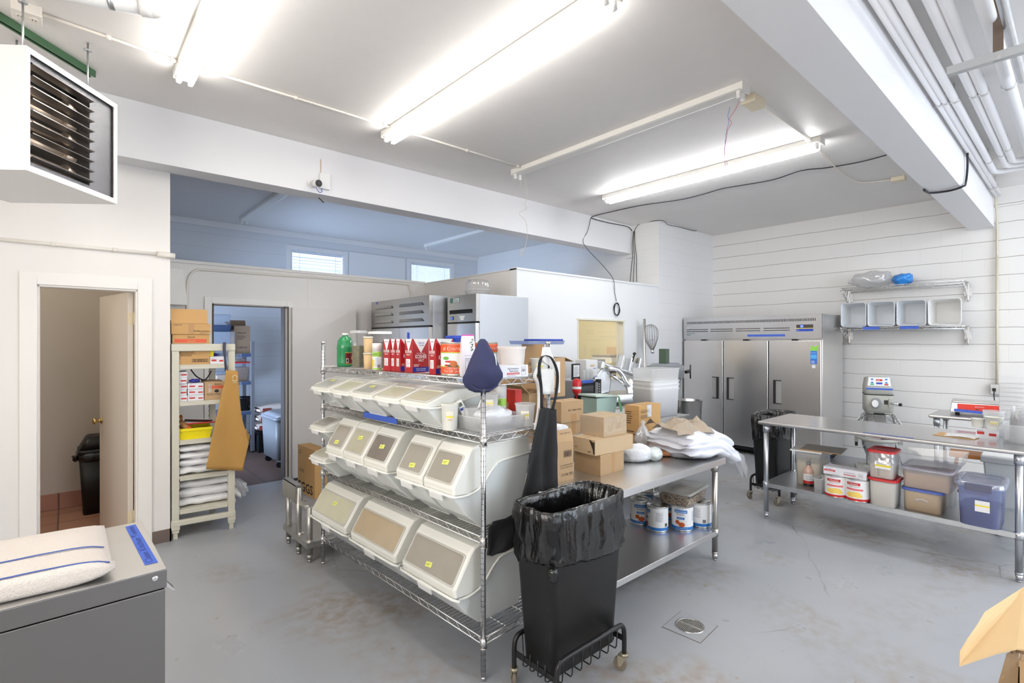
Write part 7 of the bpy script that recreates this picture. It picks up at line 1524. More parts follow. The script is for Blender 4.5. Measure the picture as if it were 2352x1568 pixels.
# on top of the prep table
p = at(2196, 1003, z=T1); t = thing('clipboard', 'wooden clipboard with white papers lying on the prep table', 'clipboard', (p.x + 0.05, p.y, T1), -0.12); t.scale = (0.72, 0.72, 1)
MB().box(-0.13, 0.13, -0.17, 0.17, 0.0, 0.004).build('board', mat('hardboard', rgb(196, 158, 108), 0.6), t)
s = MB(); s.grid(lambda u, v: (-0.115 + 0.235 * u, -0.165 + 0.32 * v, 0.006 + 0.022 * max(0, u - 0.5) * (1 - v) + 0.004 * math.sin(v * 5)), 10, 10, PAPER); s.flatprint = True; s.build('paper', PAPER, t, solid=0.0015)
s = PR(); 
for k in range(4): s.label((-0.12 + 0.002, 0.1 - 0.07 * k, 0.0125), (0, -1, 0), (1, 0, 0), 0.03, 0.008, GREY if k % 2 else mat('green_ink', rgb(60, 160, 90), 0.5), 0.0)
s.build('lettering', INK, t)
B = cbox(2285, 1017, T1, 2234.5, 2300, 993, 0.0); B = (B[0], 0.12, B[2], B[3])
carton('glove_box', 'white glove box with two red marks on top of the prep table', 'box', B, GP, (('rect', 'left', 0.06, 0.45, 0.34, 0.28, RED), ('rect', 'left', 0.62, 0.35, 0.34, 0.26, RED), ('lines', 'left', 0.06, 0.8, 0.3, 0.12, 2, MATS['slate_ink'])), 0, None)
zg = T1 + B[3] + 0.001
deli_cup('squat cream cup with yellow stripe standing on the glove box', Vector((B[0].x + 0.0, B[0].y - 0.035, zg)), 0.052, 0.085, m=MATS['milky_cup'])
deli_cup('white cup behind the cream cup on the glove box', Vector((B[0].x + 0.02, B[0].y + 0.055, zg)), 0.04, 0.062, m=MATS['milky_cup'], yellow=False)
p = at(2268, 985, z=T1); deli_cup('tall clear cup standing behind the glove box', Vector((B[0].x + 0.16, B[0].y - 0.02, T1)), 0.062, 0.19, m=CLEARC, yellow=False)
B = cbox(2420, 1040, T1, 2289, 2500, 982, 0.0); p = at(2289, 1018, z=T1)
B = (Vector((p.x + 0.15, p.y - 0.16, T1)), 0.26, 0.28, 0.135); tub('clear open bin of plastic cups at the end of the prep table', B, CLEARC, 'storage_bin', r=0.02)
for k in range(9):
    rrr = 0.046; t_ = Matrix.Translation((0, 0, 0)); q = Vector((B[0].x - 0.04, B[0].y + 0.05, T1 + 0.006 + 0.020 * k))
    deli_cup('upside-down clear cup, %s in the nested stack in the clear bin' % ('lowest', 'next to lowest', 'third up', 'fourth up', 'middle one', 'sixth up', 'seventh up', 'next to topmost', 'topmost')[k], q, rrr, 0.09, m=clear('cup_clear', haze=0.16, hazecol=(1, 1, 1, 1), gloss=0.6), yellow=False, group='nested cups in the clear bin', taper=1.15, rz=0)
p = Vector((5.37, 0.36, T1)); t = thing('lid_rack', 'white slotted plastic lid organizer at the far corner of the prep table', 'rack', p)
s = MB().box(-0.03, -0.026, -0.06, 0.09, 0, 0.46).box(-0.03, 0.06, 0.087, 0.09, 0, 0.40)
for k in range(12): s.box(-0.03, 0.06, -0.06, 0.088, 0.03 + 0.034 * k, 0.033 + 0.034 * k)
s.build('slots', clear('white_translucent', haze=0.7, hazecol=(1, 1, 1, 1)), t)
tag(MB().box(-0.004, 0.012, -0.16, 0.16, 0, 0.0008).build('masking_tape', BTAPE), 'long strip of blue tape along the front edge of the prep table', 'tape').location = (4.735, 1.02, T1 + 0.0005)

# ------------------------------------------------------------------ behind the prep table
slim_can('black slim trash can with black bag behind the corner of the prep table', 'black dolly under the trash can behind the prep table corner', (5.46, 2.135, 0), 0.03, 2, knot=False)
# planetary mixer on the wall side
mx = Vector((7.33, 1.67, 0)); t = thing('stand_mixer', 'tall grey planetary mixer with a wire bowl guard by the block wall', 'mixer', mx, math.atan2(mx.y, mx.x) - PI / 2 + 0.10); t.scale = (0.76, 0.76, 1)
MGR = mat('mixer_enamel', rgb(176, 176, 168), 0.35)
s = MB(); s.rbox(0.17, 0.20, 0.74, 1.00, 0.07, None, c=(0, 0.05)).build('gear_housing', MGR, t, bevel=0.008)
s = MB(); s.rbox(0.185, 0.235, 0.765, 0.965, 0.06, None, c=(0, 0.07)).build('head', MGR, t)
s = MB(); s.loft([s.rring(0.185, 0.235, 0.975, 0.06, c=(0, 0.07)), s.rring(0.183, 0.232, 1.06, 0.06, c=(0, 0.07)), s.rring(0.165, 0.18, 1.155, 0.05, c=(0, 0.10)), s.rring(0.14, 0.15, 1.165, 0.05, c=(0, 0.11))], None, True, True, True); s.build('cowl', MGR, t)
MB().rbox(0.187, 0.237, 0.965, 0.975, 0.06, BLACKR, c=(0, 0.07)).build('seam', BLACKR, t)
T_ = Matrix.Translation((0, -0.158, 1.075)) @ Matrix.Rotation(-0.27, 4, 'X'); s = PR()
s.add([(-0.15, 0, 0.0), (0.15, 0, 0.0), (0.135, 0, 0.105), (-0.135, 0, 0.105)], [(0, 1, 2, 3)], PAPER)
for x in (-0.09, 0.09): 
    for z in (0.03, 0.07): s.label((x - 0.015, -0.0008, z), (1, 0, 0), (0, 0, 1), 0.03, 0.018, CB, 0)
s.label((-0.04, -0.0008, 0.058), (1, 0, 0), (0, 0, 1), 0.08, 0.024, RED, 0).label((-0.04, -0.0008, 0.02), (1, 0, 0), (0, 0, 1), 0.08, 0.022, BLUEP, 0).label((-0.115, -0.0008, 0.01), (1, 0, 0), (0, 0, 1), 0.05, 0.016, mat('btn_green', rgb(40, 160, 120), 0.5), 0).label((0.065, -0.0008, 0.01), (1, 0, 0), (0, 0, 1), 0.05, 0.016, RED, 0)
s.text('20:00', (-0.032, -0.0014, 0.063), (1, 0, 0), (0, 0, 1), 0.014, PAPER, lift=0)
s.build('control_panel', PAPER, t, T=T_)
MB().box(-0.17, 0.17, -0.169, -0.166, 1.03, 1.05).build('tape_strip', BTAPE, t, label='blue tape strip')
MB().cyl((-0.04, -0.165, 0.87), (-0.04, -0.185, 0.87), 0.065, n=28).cyl((-0.06, -0.185, 0.87), (-0.06, -0.235, 0.87), 0.042, WHITE, n=28).build('hub_cap', GREY, t)
MB().box(0.06, 0.11, -0.168, -0.165, 0.86, 0.91).build('rating_plate', DARKMET, t)
MB().box(0.12, 0.16, -0.19, -0.165, 0.83, 0.93).cyl((0.14, -0.19, 0.88), (0.24, -0.22, 0.87), 0.012, CHROME, n=10).lathe([(0.001, -0.02), (0.022, -0.01), (0.022, 0.012), (0.001, 0.02)], BLACK, 12, c=(0.255, -0.225, 0.87)).build('speed_lever', MGR, t)
MB().box(-0.13, 0.13, 0.16, 0.33, 0.08, 0.98).build('column', MGR, t, bevel=0.02, seg=3)
MB().cyl((0, 0, 0.735), (0, 0, 0.755), 0.165, n=32).build('guard_ring', BLACKR, t)
s = MB()
for k in range(12):
    f_ = k / 11; s.tube([((0.20 + 0.14 * f_) * math.cos(2 * PI * j / 36), -0.02 + (0.18 + 0.14 * f_) * math.sin(2 * PI * j / 36), 0.73 - 0.155 * f_) for j in range(36)], 0.0032, closed=True, n=5, m=WHK)
for j in range(10): a = 2 * PI * j / 10; s.cyl((0.20 * math.cos(a), -0.02 + 0.18 * math.sin(a), 0.73), (0.345 * math.cos(a), -0.02 + 0.325 * math.sin(a), 0.57), 0.006, CHROME, n=6)
s.build('bowl_guard', CHROMED, t)
s = MB(); s.lathe([(0.02, 0.20), (0.16, 0.24), (0.22, 0.36), (0.225, 0.52), (0.24, 0.53)], CHROMED, 40, cap1=False); s.build('bowl', CHROMED, t)
s = MB(); wire(s, [(-0.29, 0.0, 0.45), (-0.20, -0.20, 0.44), (0, -0.28, 0.435), (0.20, -0.20, 0.44), (0.29, 0.0, 0.45)], 0.022, n=10); s.box(-0.31, -0.26, -0.04, 0.04, 0.38, 0.47).box(0.26, 0.31, -0.04, 0.04, 0.38, 0.47); s.build('bowl_yoke', MGR, t)
MB().cyl((-0.285, -0.01, 0.47), (-0.285, -0.01, 0.50), 0.02, CHROME, n=12).cyl((0.285, -0.01, 0.47), (0.285, -0.01, 0.50), 0.02, CHROME, n=12).cyl((-0.285, -0.01, 0.33), (-0.285, -0.01, 0.38), 0.02, BLACK, n=12).build('yoke_clamp', CHROME, t)
MB().rbox(0.25, 0.10, 0.0, 0.08, 0.04, c=(0, 0.28)).box(-0.29, -0.17, -0.30, 0.30, 0.0, 0.075).box(0.17, 0.29, -0.30, 0.30, 0.0, 0.075).build('base', MGR, t, bevel=0.015, seg=3)
s = MB(); s.cyl((0.20, 0.02, 0.62), (0.34, 0.05, 0.44), 0.009, CHROME, n=8); s.build('lift_lever', CHROME, t)
s = MB(); wire(s, [(0.18, 0.1, 0.75), (0.22, 0.1, 0.6), (0.24, 0.15, 0.35), (0.34, 0.2, 0.10), (0.36, 0.25, 0.02)], 0.008); s.build('cord', BLACK, t)
# small steel table with the scale
w1 = at(2140, 960, z=0.92)
t = work_table('small narrow stainless table with the red scale, against the block wall', 6.05, 6.62, 0.10, 0.99, 0.92, None, roll=True)
MB().box(-0.004, 0.004, -0.35, 0.15, 0.0, 0.02, T=Matrix.Translation((0.15, 0.1, 0.62)) @ Matrix.Rotation(0.6, 4, 'X')).build('brace', GALV, t)
sc = at(2222, 956, z=0.935); t = thing('scale', 'flat stainless bench scale with a red display panel', 'scale', (6.36, 0.67, 0.92), 0.12)
for x in (-0.12, 0.12):
    for y in (-0.15, 0.15): MB().cyl((x, y, 0), (x, y, 0.03), 0.016, n=10).build('foot', BLACKR, t)
MB().frustum((0.17, 0.20), (0.165, 0.19), 0.03, 0.118).build('body', STEELH, t, bevel=0.004)
MB().box(-0.176, -0.170, -0.16, 0.15, 0.045, 0.108).build('panel', mat('scale_red', rgb(226, 60, 44), 0.4), t)
s = PR(); s.text('BRECKNELL', (-0.1768, 0.03, 0.084), (0, -1, 0), (0, 0, 1), 0.009, PAPER, lift=0)
for k in range(4): s.label((-0.1768, 0.10 - 0.075 * k, 0.050 + 0.01 * (k % 2)), (0, -1, 0), (0, 0, 1), 0.022, 0.008, DARKMET, 0)
s.build('lettering', PAPER, t)
MB().box(-0.15, 0.16, -0.185, 0.185, 0.119, 0.128).build('weighing_plate', STEELL, t, bevel=0.002)
tag(MB().box(-0.0008, 0.0008, -0.02, 0.17, 0, 0.024).build('masking_tape', BTAPE), 'short piece of blue tape stuck across the corner of the scale panel', 'tape')
tp_ = [q for q in COL.objects if q.get('label', '').startswith('short piece of blue tape')][0]; tp_.location = (6.36 - 0.181 * math.cos(0.12) - 0.01, 0.67 - 0.02, 0.92 + 0.03); tp_.rotation_euler = (0.05, 0, 0.12)
# wooden stool
WOOD = mat('stool_wood', rgb(196, 126, 62), 0.5, var=0.12, vscale=9)
t = thing('wooden_stool', 'low orange-brown wooden step stool seen under the prep table', 'stool', (6.38, 0.72, 0), 0.1); t.scale = (0.8, 0.8, 1.04)
MB().box(-0.17, 0.17, -0.20, 0.20, 0.50, 0.535).build('seat', WOOD, t, bevel=0.006)
for sx in (-1, 1):
    for sy in (-1, 1):
        MB().cyl((sx * 0.11, sy * 0.13, 0.5), (sx * 0.17, sy * 0.20, 0.0), 0.024, n=4, r1=0.022, sm=False).build('leg', WOOD, t)
    MB().cyl((sx * 0.145, -0.17, 0.2), (sx * 0.145, 0.17, 0.2), 0.014, n=8).build('rung', WOOD, t)
MB().cyl((-0.135, -0.16, 0.29), (0.135, -0.16, 0.29), 0.014, n=8).cyl((-0.135, 0.16, 0.29), (0.135, 0.16, 0.29), 0.014, n=8).build('rung', WOOD, t)
# grey mobile bin with white lid
t = thing('mobile_bin', 'grey wheeled ingredient bin with a sloping white lid beneath the prep table end', 'bin', (5.92, 0.34, 0))
MB().frustum((0.17, 0.20), (0.20, 0.24), 0.10, 0.62).build('body', mat('bin_grey', rgb(190, 196, 200), 0.45), t, bevel=0.012)
MB().box(-0.20, 0.22, -0.25, 0.25, 0, 0.03, T=Matrix.Translation((0, 0, 0.655)) @ Matrix.Rotation(-0.10, 4, 'Y')).box(-0.21, 0.21, -0.255, 0.255, 0.60, 0.65, mat('lid_grey', rgb(168, 172, 176), 0.4)).build('lid', WHITE, t, bevel=0.008)
for x in (-0.13, 0.13):
    for y in (-0.16, 0.16): MB().cyl((x, y - 0.012, 0.045), (x, y + 0.012, 0.045), 0.045, BLACKR, n=18).box(x - 0.02, x + 0.02, y - 0.022, y + 0.022, 0.075, 0.10, CHROMED).build('caster', BLACKR, t)

# ------------------------------------------------------------------ wall shelves
def wall_shelf(label, z):
    t = thing('wall_shelf', label, 'shelf', (8.2, 1.54, z)); L0_, L1_ = 0.95 - 1.54, 2.20 - 1.54; D0, D1 = -0.40, -0.03
    s = MB()
    for x in (D0, D1): s.cyl((x, L0_, 0.01), (x, L1_, 0.01), 0.004, n=6).cyl((x, L0_, -0.022), (x, L1_, -0.022), 0.004, n=6)
    for y in (L0_, L1_): s.cyl((D0, y, 0.01), (D1, y, 0.01), 0.004, n=6)
    for x in (D0, D1):
        for k in range(28):
            ya, yb_ = L0_ + (L1_ - L0_) * k / 28, L0_ + (L1_ - L0_) * (k + 1) / 28; s.cyl((x, ya, 0.01 if k % 2 else -0.022), (x, yb_, -0.022 if k % 2 else 0.01), 0.0024, n=4, caps=False)
    s.build('shelf_rim', CHROMED, t); s = MB()
    for k in range(42): y = L0_ + (L1_ - L0_) * (k + 0.5) / 42; s.cyl((D0, y, 0.012), (D1, y, 0.012), 0.0026, n=4, caps=False)
    s.build('wire_deck', CHROMED, t)
    for y in (L0_ + 0.01, L1_ - 0.01):
        s = MB(); s.cyl((-0.025, y, -0.22), (-0.025, y, 0.02), 0.007, n=8).cyl((D0, y, -0.015), (-0.03, y, -0.215), 0.005, n=8).cyl((D0, y, 0.0), (-0.03, y, 0.0), 0.005, n=8)
        for k in range(3): xa = D0 + 0.10 + 0.09 * k; s.cyl((xa, y, 0.0), (xa + 0.04, y, -0.015 - 0.2 * (xa + 0.04 - D0) / (-0.03 - D0)), 0.003, n=5).cyl((xa + 0.04, y, -0.015 - 0.2 * (xa + 0.04 - D0) / (-0.03 - D0)), (xa + 0.09, y, 0.0), 0.003, n=5)
        s.box(-0.035, -0.0, y - 0.012, y + 0.012, -0.20, 0.0, STEELL).box(-0.004, 0, y - 0.035, y + 0.035, -0.15, -0.05, GALV); s.build('bracket', CHROMED, t)
    return t
wall_shelf('upper chrome wire wall shelf carrying a clear bag and a blue bag', 2.30)
wall_shelf('lower chrome wire wall shelf carrying the row of white tubs', 1.775)
for k, (y, z, w) in enumerate(((2.05, 1.79, 0.295), (1.748, 1.79, 0.295), (1.44, 1.79, 0.30), (1.125, 1.79, 0.315))):
    for j in range(2):
        lab = ('furthest tub from the wall conduit on the lower wall shelf', 'second tub from the refrigerator end on the lower wall shelf', 'third tub from the refrigerator end on the lower wall shelf', 'whitest tub, nearest the wall conduit, on the lower wall shelf')[k]
        t = thing('storage_tub', ('open ' if j == 0 else 'outer nested tub around the ') + lab, 'tub', (7.80 + 0.025 * j, y, z), 0.0, 'tubs lying on their sides on the wall shelf')
        hy, hz_ = w / 2 - 0.004, 0.158; s = MB(); T_ = Matrix.Translation((0, 0, hz_ + 0.004)) @ Matrix.Rotation(PI / 2, 4, 'Y')
        a_, b_ = hz_, hy; m_ = (mat('tub_cloud', rgb(222, 226, 230), 0.35) if k < 3 else WHITE)
        s.loft([s.rring(a_ * 0.80, b_ * 0.80, 0.32, 0.03), s.rring(a_ * 0.96, b_ * 0.96, 0.02, 0.035), s.rring(a_, b_, 0.015, 0.035), s.rring(a_, b_, 0.0, 0.035), s.rring(a_ - 0.008, b_ - 0.008, 0.0, 0.03), s.rring(a_ * 0.93, b_ * 0.93, 0.03, 0.03), s.rring(a_ * 0.77, b_ * 0.77, 0.315, 0.028)], None, True, True, True)
        s.build('tub', m_, t, T=T_)
        if k == 3 and j == 0: break
for (ya, yb_, lab) in ((at(1982, 0, x=7.79).y, at(2020, 0, x=7.79).y, 'blue tape on the lower wall shelf edge nearer the refrigerator'), (at(2066, 0, x=7.79).y, at(2110, 0, x=7.79).y, 'blue tape on the lower wall shelf edge under the third tub')):
    tag(MB().box(-0.001, 0.001, yb_, ya, -0.022, 0.014).build('masking_tape', BTAPE), lab, 'tape').location = (7.7945, 0, 1.775)
p = Vector((7.98, 1.95, 2.315)); lump('plastic_bag', 'big crumpled clear plastic bag on the upper wall shelf', 'bag', (p.x, p.y - 0.05, p.z), 0.14, 0.22, 0.11, clear('bag_film', haze=0.5, hazecol=(1, 1, 1, 1), gloss=0.5), 41, 0.45, 2.0, flat=0.1)
lump('glove_bag', 'crumpled bright blue plastic bag on the upper wall shelf', 'bag', (p.x, 1.56, p.z), 0.09, 0.11, 0.08, mat('blue_film', rgb(44, 140, 226), 0.3, bump=0.8, bscale=18, coat=0.4), 42, 0.3, 2.0, flat=0.1)
# torn carton at the lower corner of the photo
t = thing('carton', 'torn cardboard box with a big raised flap, cut off by the lower photo corner', 'box', (0, 0, 0)); zc_ = 0.66
KR = mat('kraft_pale', rgb(212, 182, 136), 0.75, var=0.05, vscale=7); KRD = mat('kraft_edge', rgb(150, 124, 92), 0.85, bump=0.6, bscale=60)
def ck(u, v, z=zc_): return at(u, v, z=z)
fp = [ck(2400, 1325, 0.70), ck(2352, 1350, 0.70), ck(2262, 1408, 0.70), ck(2243, 1440, 0.69), ck(2222, 1470, 0.68), ck(2205, 1498, 0.66), ck(2204, 1531, 0.64), ck(2240, 1518, 0.65), ck(2290, 1502, 0.66), ck(2335, 1492, 0.67), ck(2400, 1500, 0.67)]
MB().poly(fp, (0, 0, 0.005)).build('flap', KR, t)
a_, b_, c_ = ck(2312, 1500, 0.65), ck(2262, 1600, 0.52), ck(2330, 1600, 0.50)
s = MB(); s.poly([a_, ck(2336, 1492, 0.655), c_ + Vector((0, 0, -0.1)), b_ + Vector((0, 0, -0.1))], (0.006, -0.004, 0)); s.build('torn_side', KRD, t)
x0_, y0_ = a_.x + 0.05, a_.y - 0.02
s = MB(); s.box(x0_, x0_ + 0.5, y0_ - 0.55, y0_ - 0.545, 0, 0.62).box(x0_, x0_ + 0.005, y0_ - 0.55, y0_, 0, 0.62).box(x0_, x0_ + 0.5, y0_ - 0.005, y0_, 0, 0.60).box(x0_ + 0.495, x0_ + 0.5, y0_ - 0.55, y0_, 0, 0.62).box(x0_, x0_ + 0.5, y0_ - 0.55, y0_, 0, 0.005); s.build('body', CARD, t)
s = MB(); rr = random.Random(9); pts = []
for k in range(14): pts.append(ck(2300 + k * 8, 1490 + rr.uniform(-4, 8), 0.655) + Vector((0, 0, 0.002)))
s.tube(pts, [0.006 + rr.uniform(0, 0.006) for _ in pts], n=6); s.build('torn_edge', KRD, t)

# ------------------------------------------------------------------ steel chest with towels
CT = 0.90; t = thing('steel_chest', 'stainless steel chest with a lift lid, cut off by the lower photo corner', 'chest', (0.235, 1.88, 0), 0.02)
CS = mat('chest_steel', (0.23, 0.22, 0.215, 1), 0.36, 1.0, bump=0.02, bscale=3, stretch=(2, 2, 60)); CTS = mat('chest_top', (0.84, 0.82, 0.78, 1), 0.38, 1.0, var=0.05, vscale=5)
MB().box(-1.3, -0.004, 0.004, 0.555, 0.02, CT - 0.063).build('body', CS, t, bevel=0.003)
lid = MB().box(-1.3, 0, 0, 0.56, CT - 0.059, CT - 0.0015).build('lid', CS, t, bevel=0.003)
MB().box(-1.298, -0.002, 0.002, 0.558, CT - 0.0015, CT).build('lid_top', CTS, lid)
MB().lathe([(0.009, 0), (0.008, 0.003), (0.004, 0.0045)], CHROME, 14).build('screw', CHROME, lid, T=Matrix.Translation((-0.03, 0.0, CT - 0.022)) @ Matrix.Rotation(PI / 2, 4, 'X'))
s = MB(); s.poly([(0.0, 0.01, CT - 0.045), (0.012, 0.01, CT - 0.062), (0.022, 0.01, CT - 0.075), (0.02, 0.01, CT - 0.080), (0.0, 0.01, CT - 0.06)], (0, 0.035, 0)); s.build('latch', CHROMED, t)
q = [at(288, 1210, z=CT), at(311, 1204, z=CT), at(363, 1291, z=CT), at(333, 1298, z=CT)]
o_ = thing('masking_tape', 'blue tape with faint handwriting on the lid of the steel chest', 'tape', (0, 0, CT + 0.0006)); s = MB(); s.poly([(p.x, p.y, 0) for p in q], (0, 0, 0.0006)); s.build('tape', BTAPE, o_)
s = PR(); d_ = (q[1] - q[2]).normalized(); n_ = Vector((-d_.y, d_.x, 0)); s.text('Clean Kitchen Towels', q[2] + n_ * 0.010 + d_ * 0.012 + Vector((0, 0, -CT + 0.0012)), d_, n_, 0.020, mat('faint_pen', rgb(40, 60, 130), 0.5), width=(q[1] - q[2]).length - 0.03, lift=0.0); s.build('handwriting', INK, o_)
TW = mat('terry_cloth', rgb(244, 234, 224), 0.95, bump=0.8, bscale=350); TS = mat('towel_stripe', rgb(78, 100, 170), 0.9)
def towel(label, x0, x1, y0, y1, z, h, ys, rz, skew=0.0):
    t = thing('folded_towel', label, 'towel', (0, 0, z), 0, 'striped towels on the steel chest'); s = MB()
    cx_ = x1; 
    def fn(u, v):
        # flat rounded slab; u along length from the near end, v round the section
        g = 2 * PI * v; e = 3.2; c_, s_ = math.cos(g), math.sin(g); r_ = (abs(c_) ** e + abs(s_) ** e) ** (-1 / e)
        endk = min(1, (u * 9)) ; endk = math.sqrt(max(0.02, 1 - (1 - endk) ** 2))
        x = x1 - (x1 - x0) * u; w = (y1 - y0) / 2 * (0.96 + 0.04 * endk); 
        y = (y0 + y1) / 2 + c_ * r_ * w + skew * (x1 - x) + 0.012 * (1 - endk); zz = h / 2 + s_ * r_ * h / 2 * endk
        zz += 0.003 * smooth_noise(x * 8, y * 8, z * 9) * (1 if s_ > 0 else 0)
        return (x, y, max(0.0, zz))
    s.grid(fn, 40, 36, TW)
    vs0 = [fn(0, v / 36) for v in range(36)]; s.add(vs0, [tuple(range(36))], TW); s.build('towel', TW, t)
    s = MB(); vs = []
    for i in range(41):
        u = 0.012 + 0.98 * i / 40; x = x1 - (x1 - x0) * u; endk = min(1, u * 9); endk = math.sqrt(max(0.02, 1 - (1 - endk) ** 2)); yy = ys + skew * (x1 - x) + 0.0012 * math.sin(i * 1.3)
        vs += [(x, yy - 0.003, h / 2 + h / 2 * endk * 0.995 + 0.0022), (x, yy + 0.003, h / 2 + h / 2 * endk * 0.995 + 0.0022)]
    s.add(vs, [(2 * i, 2 * i + 1, 2 * i + 3, 2 * i + 2) for i in range(40)], TS, True); s.flatprint = True; s.build('stripe', TS, t, solid=0.002)
f0 = at(266, 1336, z=CT).y; f1 = at(255, 1285, z=CT + 0.05).y; x1_ = at(268, 1322, z=CT + 0.02).x; x2_ = at(259, 1278, z=CT + 0.03).x
towel('cream towel with a thick blue stripe at the front edge of the steel chest', x1_ - 1.1, x1_, 1.893, f1 + 0.02, CT + 0.0005, 0.062, f1 - 0.012, 0, 0.05)
towel('cream towel with a thin blue stripe behind the front towel on the steel chest', x2_ - 1.1, x2_ - 0.005, f1 + 0.022, 2.36, CT + 0.0005, 0.060, at(240, 1246, z=CT + 0.06).y, 0, 0.02)

# ------------------------------------------------------------------ cream plastic shelving unit
P1 = Vector((0.667, 4.88, 0)); ur = -0.09; UX = Vector((math.cos(ur), math.sin(ur), 0)); UYY = Vector((-UX.y, UX.x, 0))
t = thing('shelving_unit', 'narrow cream plastic shelving unit at the end of the restroom wall', 'shelving', P1, ur); Wd, Dp = 0.40, 0.42
SP = mat('shelf_cream', rgb(214, 210, 194), 0.45); posts = [(0, 0), (Wd, 0), (-0.0, Dp), (Wd - 0.10, Dp)]
for (x, y) in posts:
    s = MB(); s.box(x - 0.025, x + 0.025, y - 0.012, y + 0.025, 0.05, 1.575).box(x - 0.03, x + 0.03, y - 0.018, y + 0.03, 0.075, 0.15)
    for k in range(34): s.box(x - 0.030 if x > 0.1 else x + 0.024, x - 0.024 if x > 0.1 else x + 0.030, y - 0.008, y + 0.02, 0.20 + 0.04 * k, 0.215 + 0.04 * k)
    s.box(x - 0.016, x + 0.016, y - 0.006, y + 0.02, 0, 0.06); s.build('post', SP, t, bevel=0.002, seg=1)
SHZ = [1.41, 1.11, 0.794, 0.50, 0.23]
for z in SHZ:
    s = MB(); s.box(0.02, Wd - 0.02, -0.004, Dp, z - 0.012, z).box(0.03, Wd - 0.03, -0.006, 0.006, z - 0.036, z - 0.012).box(0.03, Wd - 0.1, Dp - 0.01, Dp, z - 0.03, z - 0.012); s.build('shelf', SP, t, bevel=0.002, seg=1)
for z, hh in ((1.52, 0.06), (0.105, 0.045)):
    for y in (0, Dp): MB().box(-0.028, Wd + (0.028 if y == 0 else -0.08), y - 0.02, y + 0.025, z, z + hh).build('cross_beam', SP, t, bevel=0.008, seg=3)
MB().box(0, Wd - 0.05, 0.02, Dp, 1.565, 1.578).build('shelf', SP, t)
def su(x, y, z): return P1 + UX * x + UYY * y + Vector((0, 0, z))
def sc(label, x0, x1, y0, d, z, h, m, prints=(), name='carton', cat='box', group=None, **k):
    return carton(name, label, cat, (su((x0 + x1) / 2, y0 + d / 2, z + 0.001), x1 - x0, d, h), m, prints, ur, group, **k)
xs = lambda u: (lambda r: ((P1.x * UYY.x + P1.y * UYY.y) / (r.x * UYY.x + r.y * UYY.y) * r - P1).dot(UX))(fwd() + rgt() * ((u - 1176) / F))
sc('brown carton with a red band of print, directly on top of the shelving unit', xs(396), xs(482), 0.03, 0.28, 1.582, 0.075, CARDO, (('text', 'front', 0.4, 0.62, 'Sysco', 0.24, BK, 0.2), ('rect', 'front', 0.06, 0.10, 0.86, 0.40, mat('sysco_red', rgb(216, 96, 66), 0.6)), ('text', 'front', 0.38, 0.18, 'Classic', 0.24, CARDO, 0.24)), group='cartons on the shelving unit')
t2 = sc('long flat carton with its lid sloping up, topmost on the shelving unit', xs(393) + 0.002, xs(484), 0.02, 0.26, 1.659, 0.088, CARDO, (('text', 'front', 0.06, 0.80, 'SAMSUNG', 0.10, BK, 0.2), ('rect', 'front', 0.43, 0.06, 0.15, 0.92, TAPE), ('text', 'front', 0.55, 0.24, 'Wall Mount Bracket', 0.15, BK, 0.42), ('lines', 'front', 0.72, 0.08, 0.22, 0.10, 2, BK)), group='cartons on the shelving unit')
wl = xs(484) - xs(393); MB().box(-wl / 2, wl / 2 - 0.02, 0, 0.13, 0, 0.004, T=Matrix.Translation((0, -0.13, 0.088)) @ Matrix.Rotation(1.15, 4, 'X')).box(-wl / 2, wl / 2 - 0.02, -0.07, 0.13, 0.0, 0.116).build('raised_lid', CARDO, t2)
t3 = sc('open-topped carton with lines of print and a row of bars, on the top shelf', xs(405), xs(482), 0.012, 0.30, 1.41, 0.125, CARDO, (('lines', 'front', 0.02, 0.55, 0.6, 0.35, 5, BK), ('text', 'front', 0.03, 0.32, 'BEEF', 0.07, BK, 0.09), ('frame', 'front', 0.46, 0.14, 0.50, 0.22, BK, 0.0015), ('bars', 'front', 0.48, 0.15, 0.46, 0.20, BK)), group='cartons on the shelving unit')
GRP = (('rect', 'front', 0.10, 0.36, 0.36, 0.24, RED), ('rect', 'front', 0.66, 0.30, 0.30, 0.22, RED), ('lines', 'front', 0.1, 0.75, 0.3, 0.1, 1, GREY))
sc('white glove box beside the printed carton on the top shelf', xs(483), xs(515), 0.02, 0.12, 1.41, 0.062, GP, GRP, 'glove_box', group='glove boxes on the shelving unit')
q = su((xs(483) + xs(505)) / 2, 0.08, 1.475); lump('glove', 'dark blue rubber glove tuck on the top shelf glove box', 'glove', (q.x, q.y, q.z), 0.035, 0.03, 0.012, mat('nitrile_blue', rgb(60, 60, 170), 0.4), 51, 0.4, 3)
q = su(xs(485), 0.03, 1.475); o = MB().box(-0.02, 0.02, -0.001, 0.001, 0, 0.06).build('sticky_note', YELP); tag(o, 'yellow sticky note standing above the glove box on the top shelf', 'note'); o.location = q; o.rotation_euler = (0, 0, ur)
lb = ['bottom white glove box of the five-high stack on the second shelf', 'second white glove box up in the five-high stack', 'middle white glove box of the five-high stack on the second shelf', 'fourth white glove box up in the five-high stack', 'topmost white glove box of the five-high stack on the second shelf']
for k in range(5): sc(lb[k], xs(402), xs(430.5) - 0.004 * (k % 2), 0.015 + 0.006 * (k % 3), 0.20, 1.11 + 0.0485 * k, 0.047, GP, (('rect', 'front', 0.5, 0.35, 0.46, 0.24, RED), ('rect', 'front', 0.02, 0.3, 0.1, 0.2, RED)), 'glove_box', group='glove boxes on the shelving unit')
lb = ['bottom white glove box of the three-high stack next to the brown carton', 'middle white glove box of the three-high stack', 'top white glove box of the three-high stack, blue glove on it']
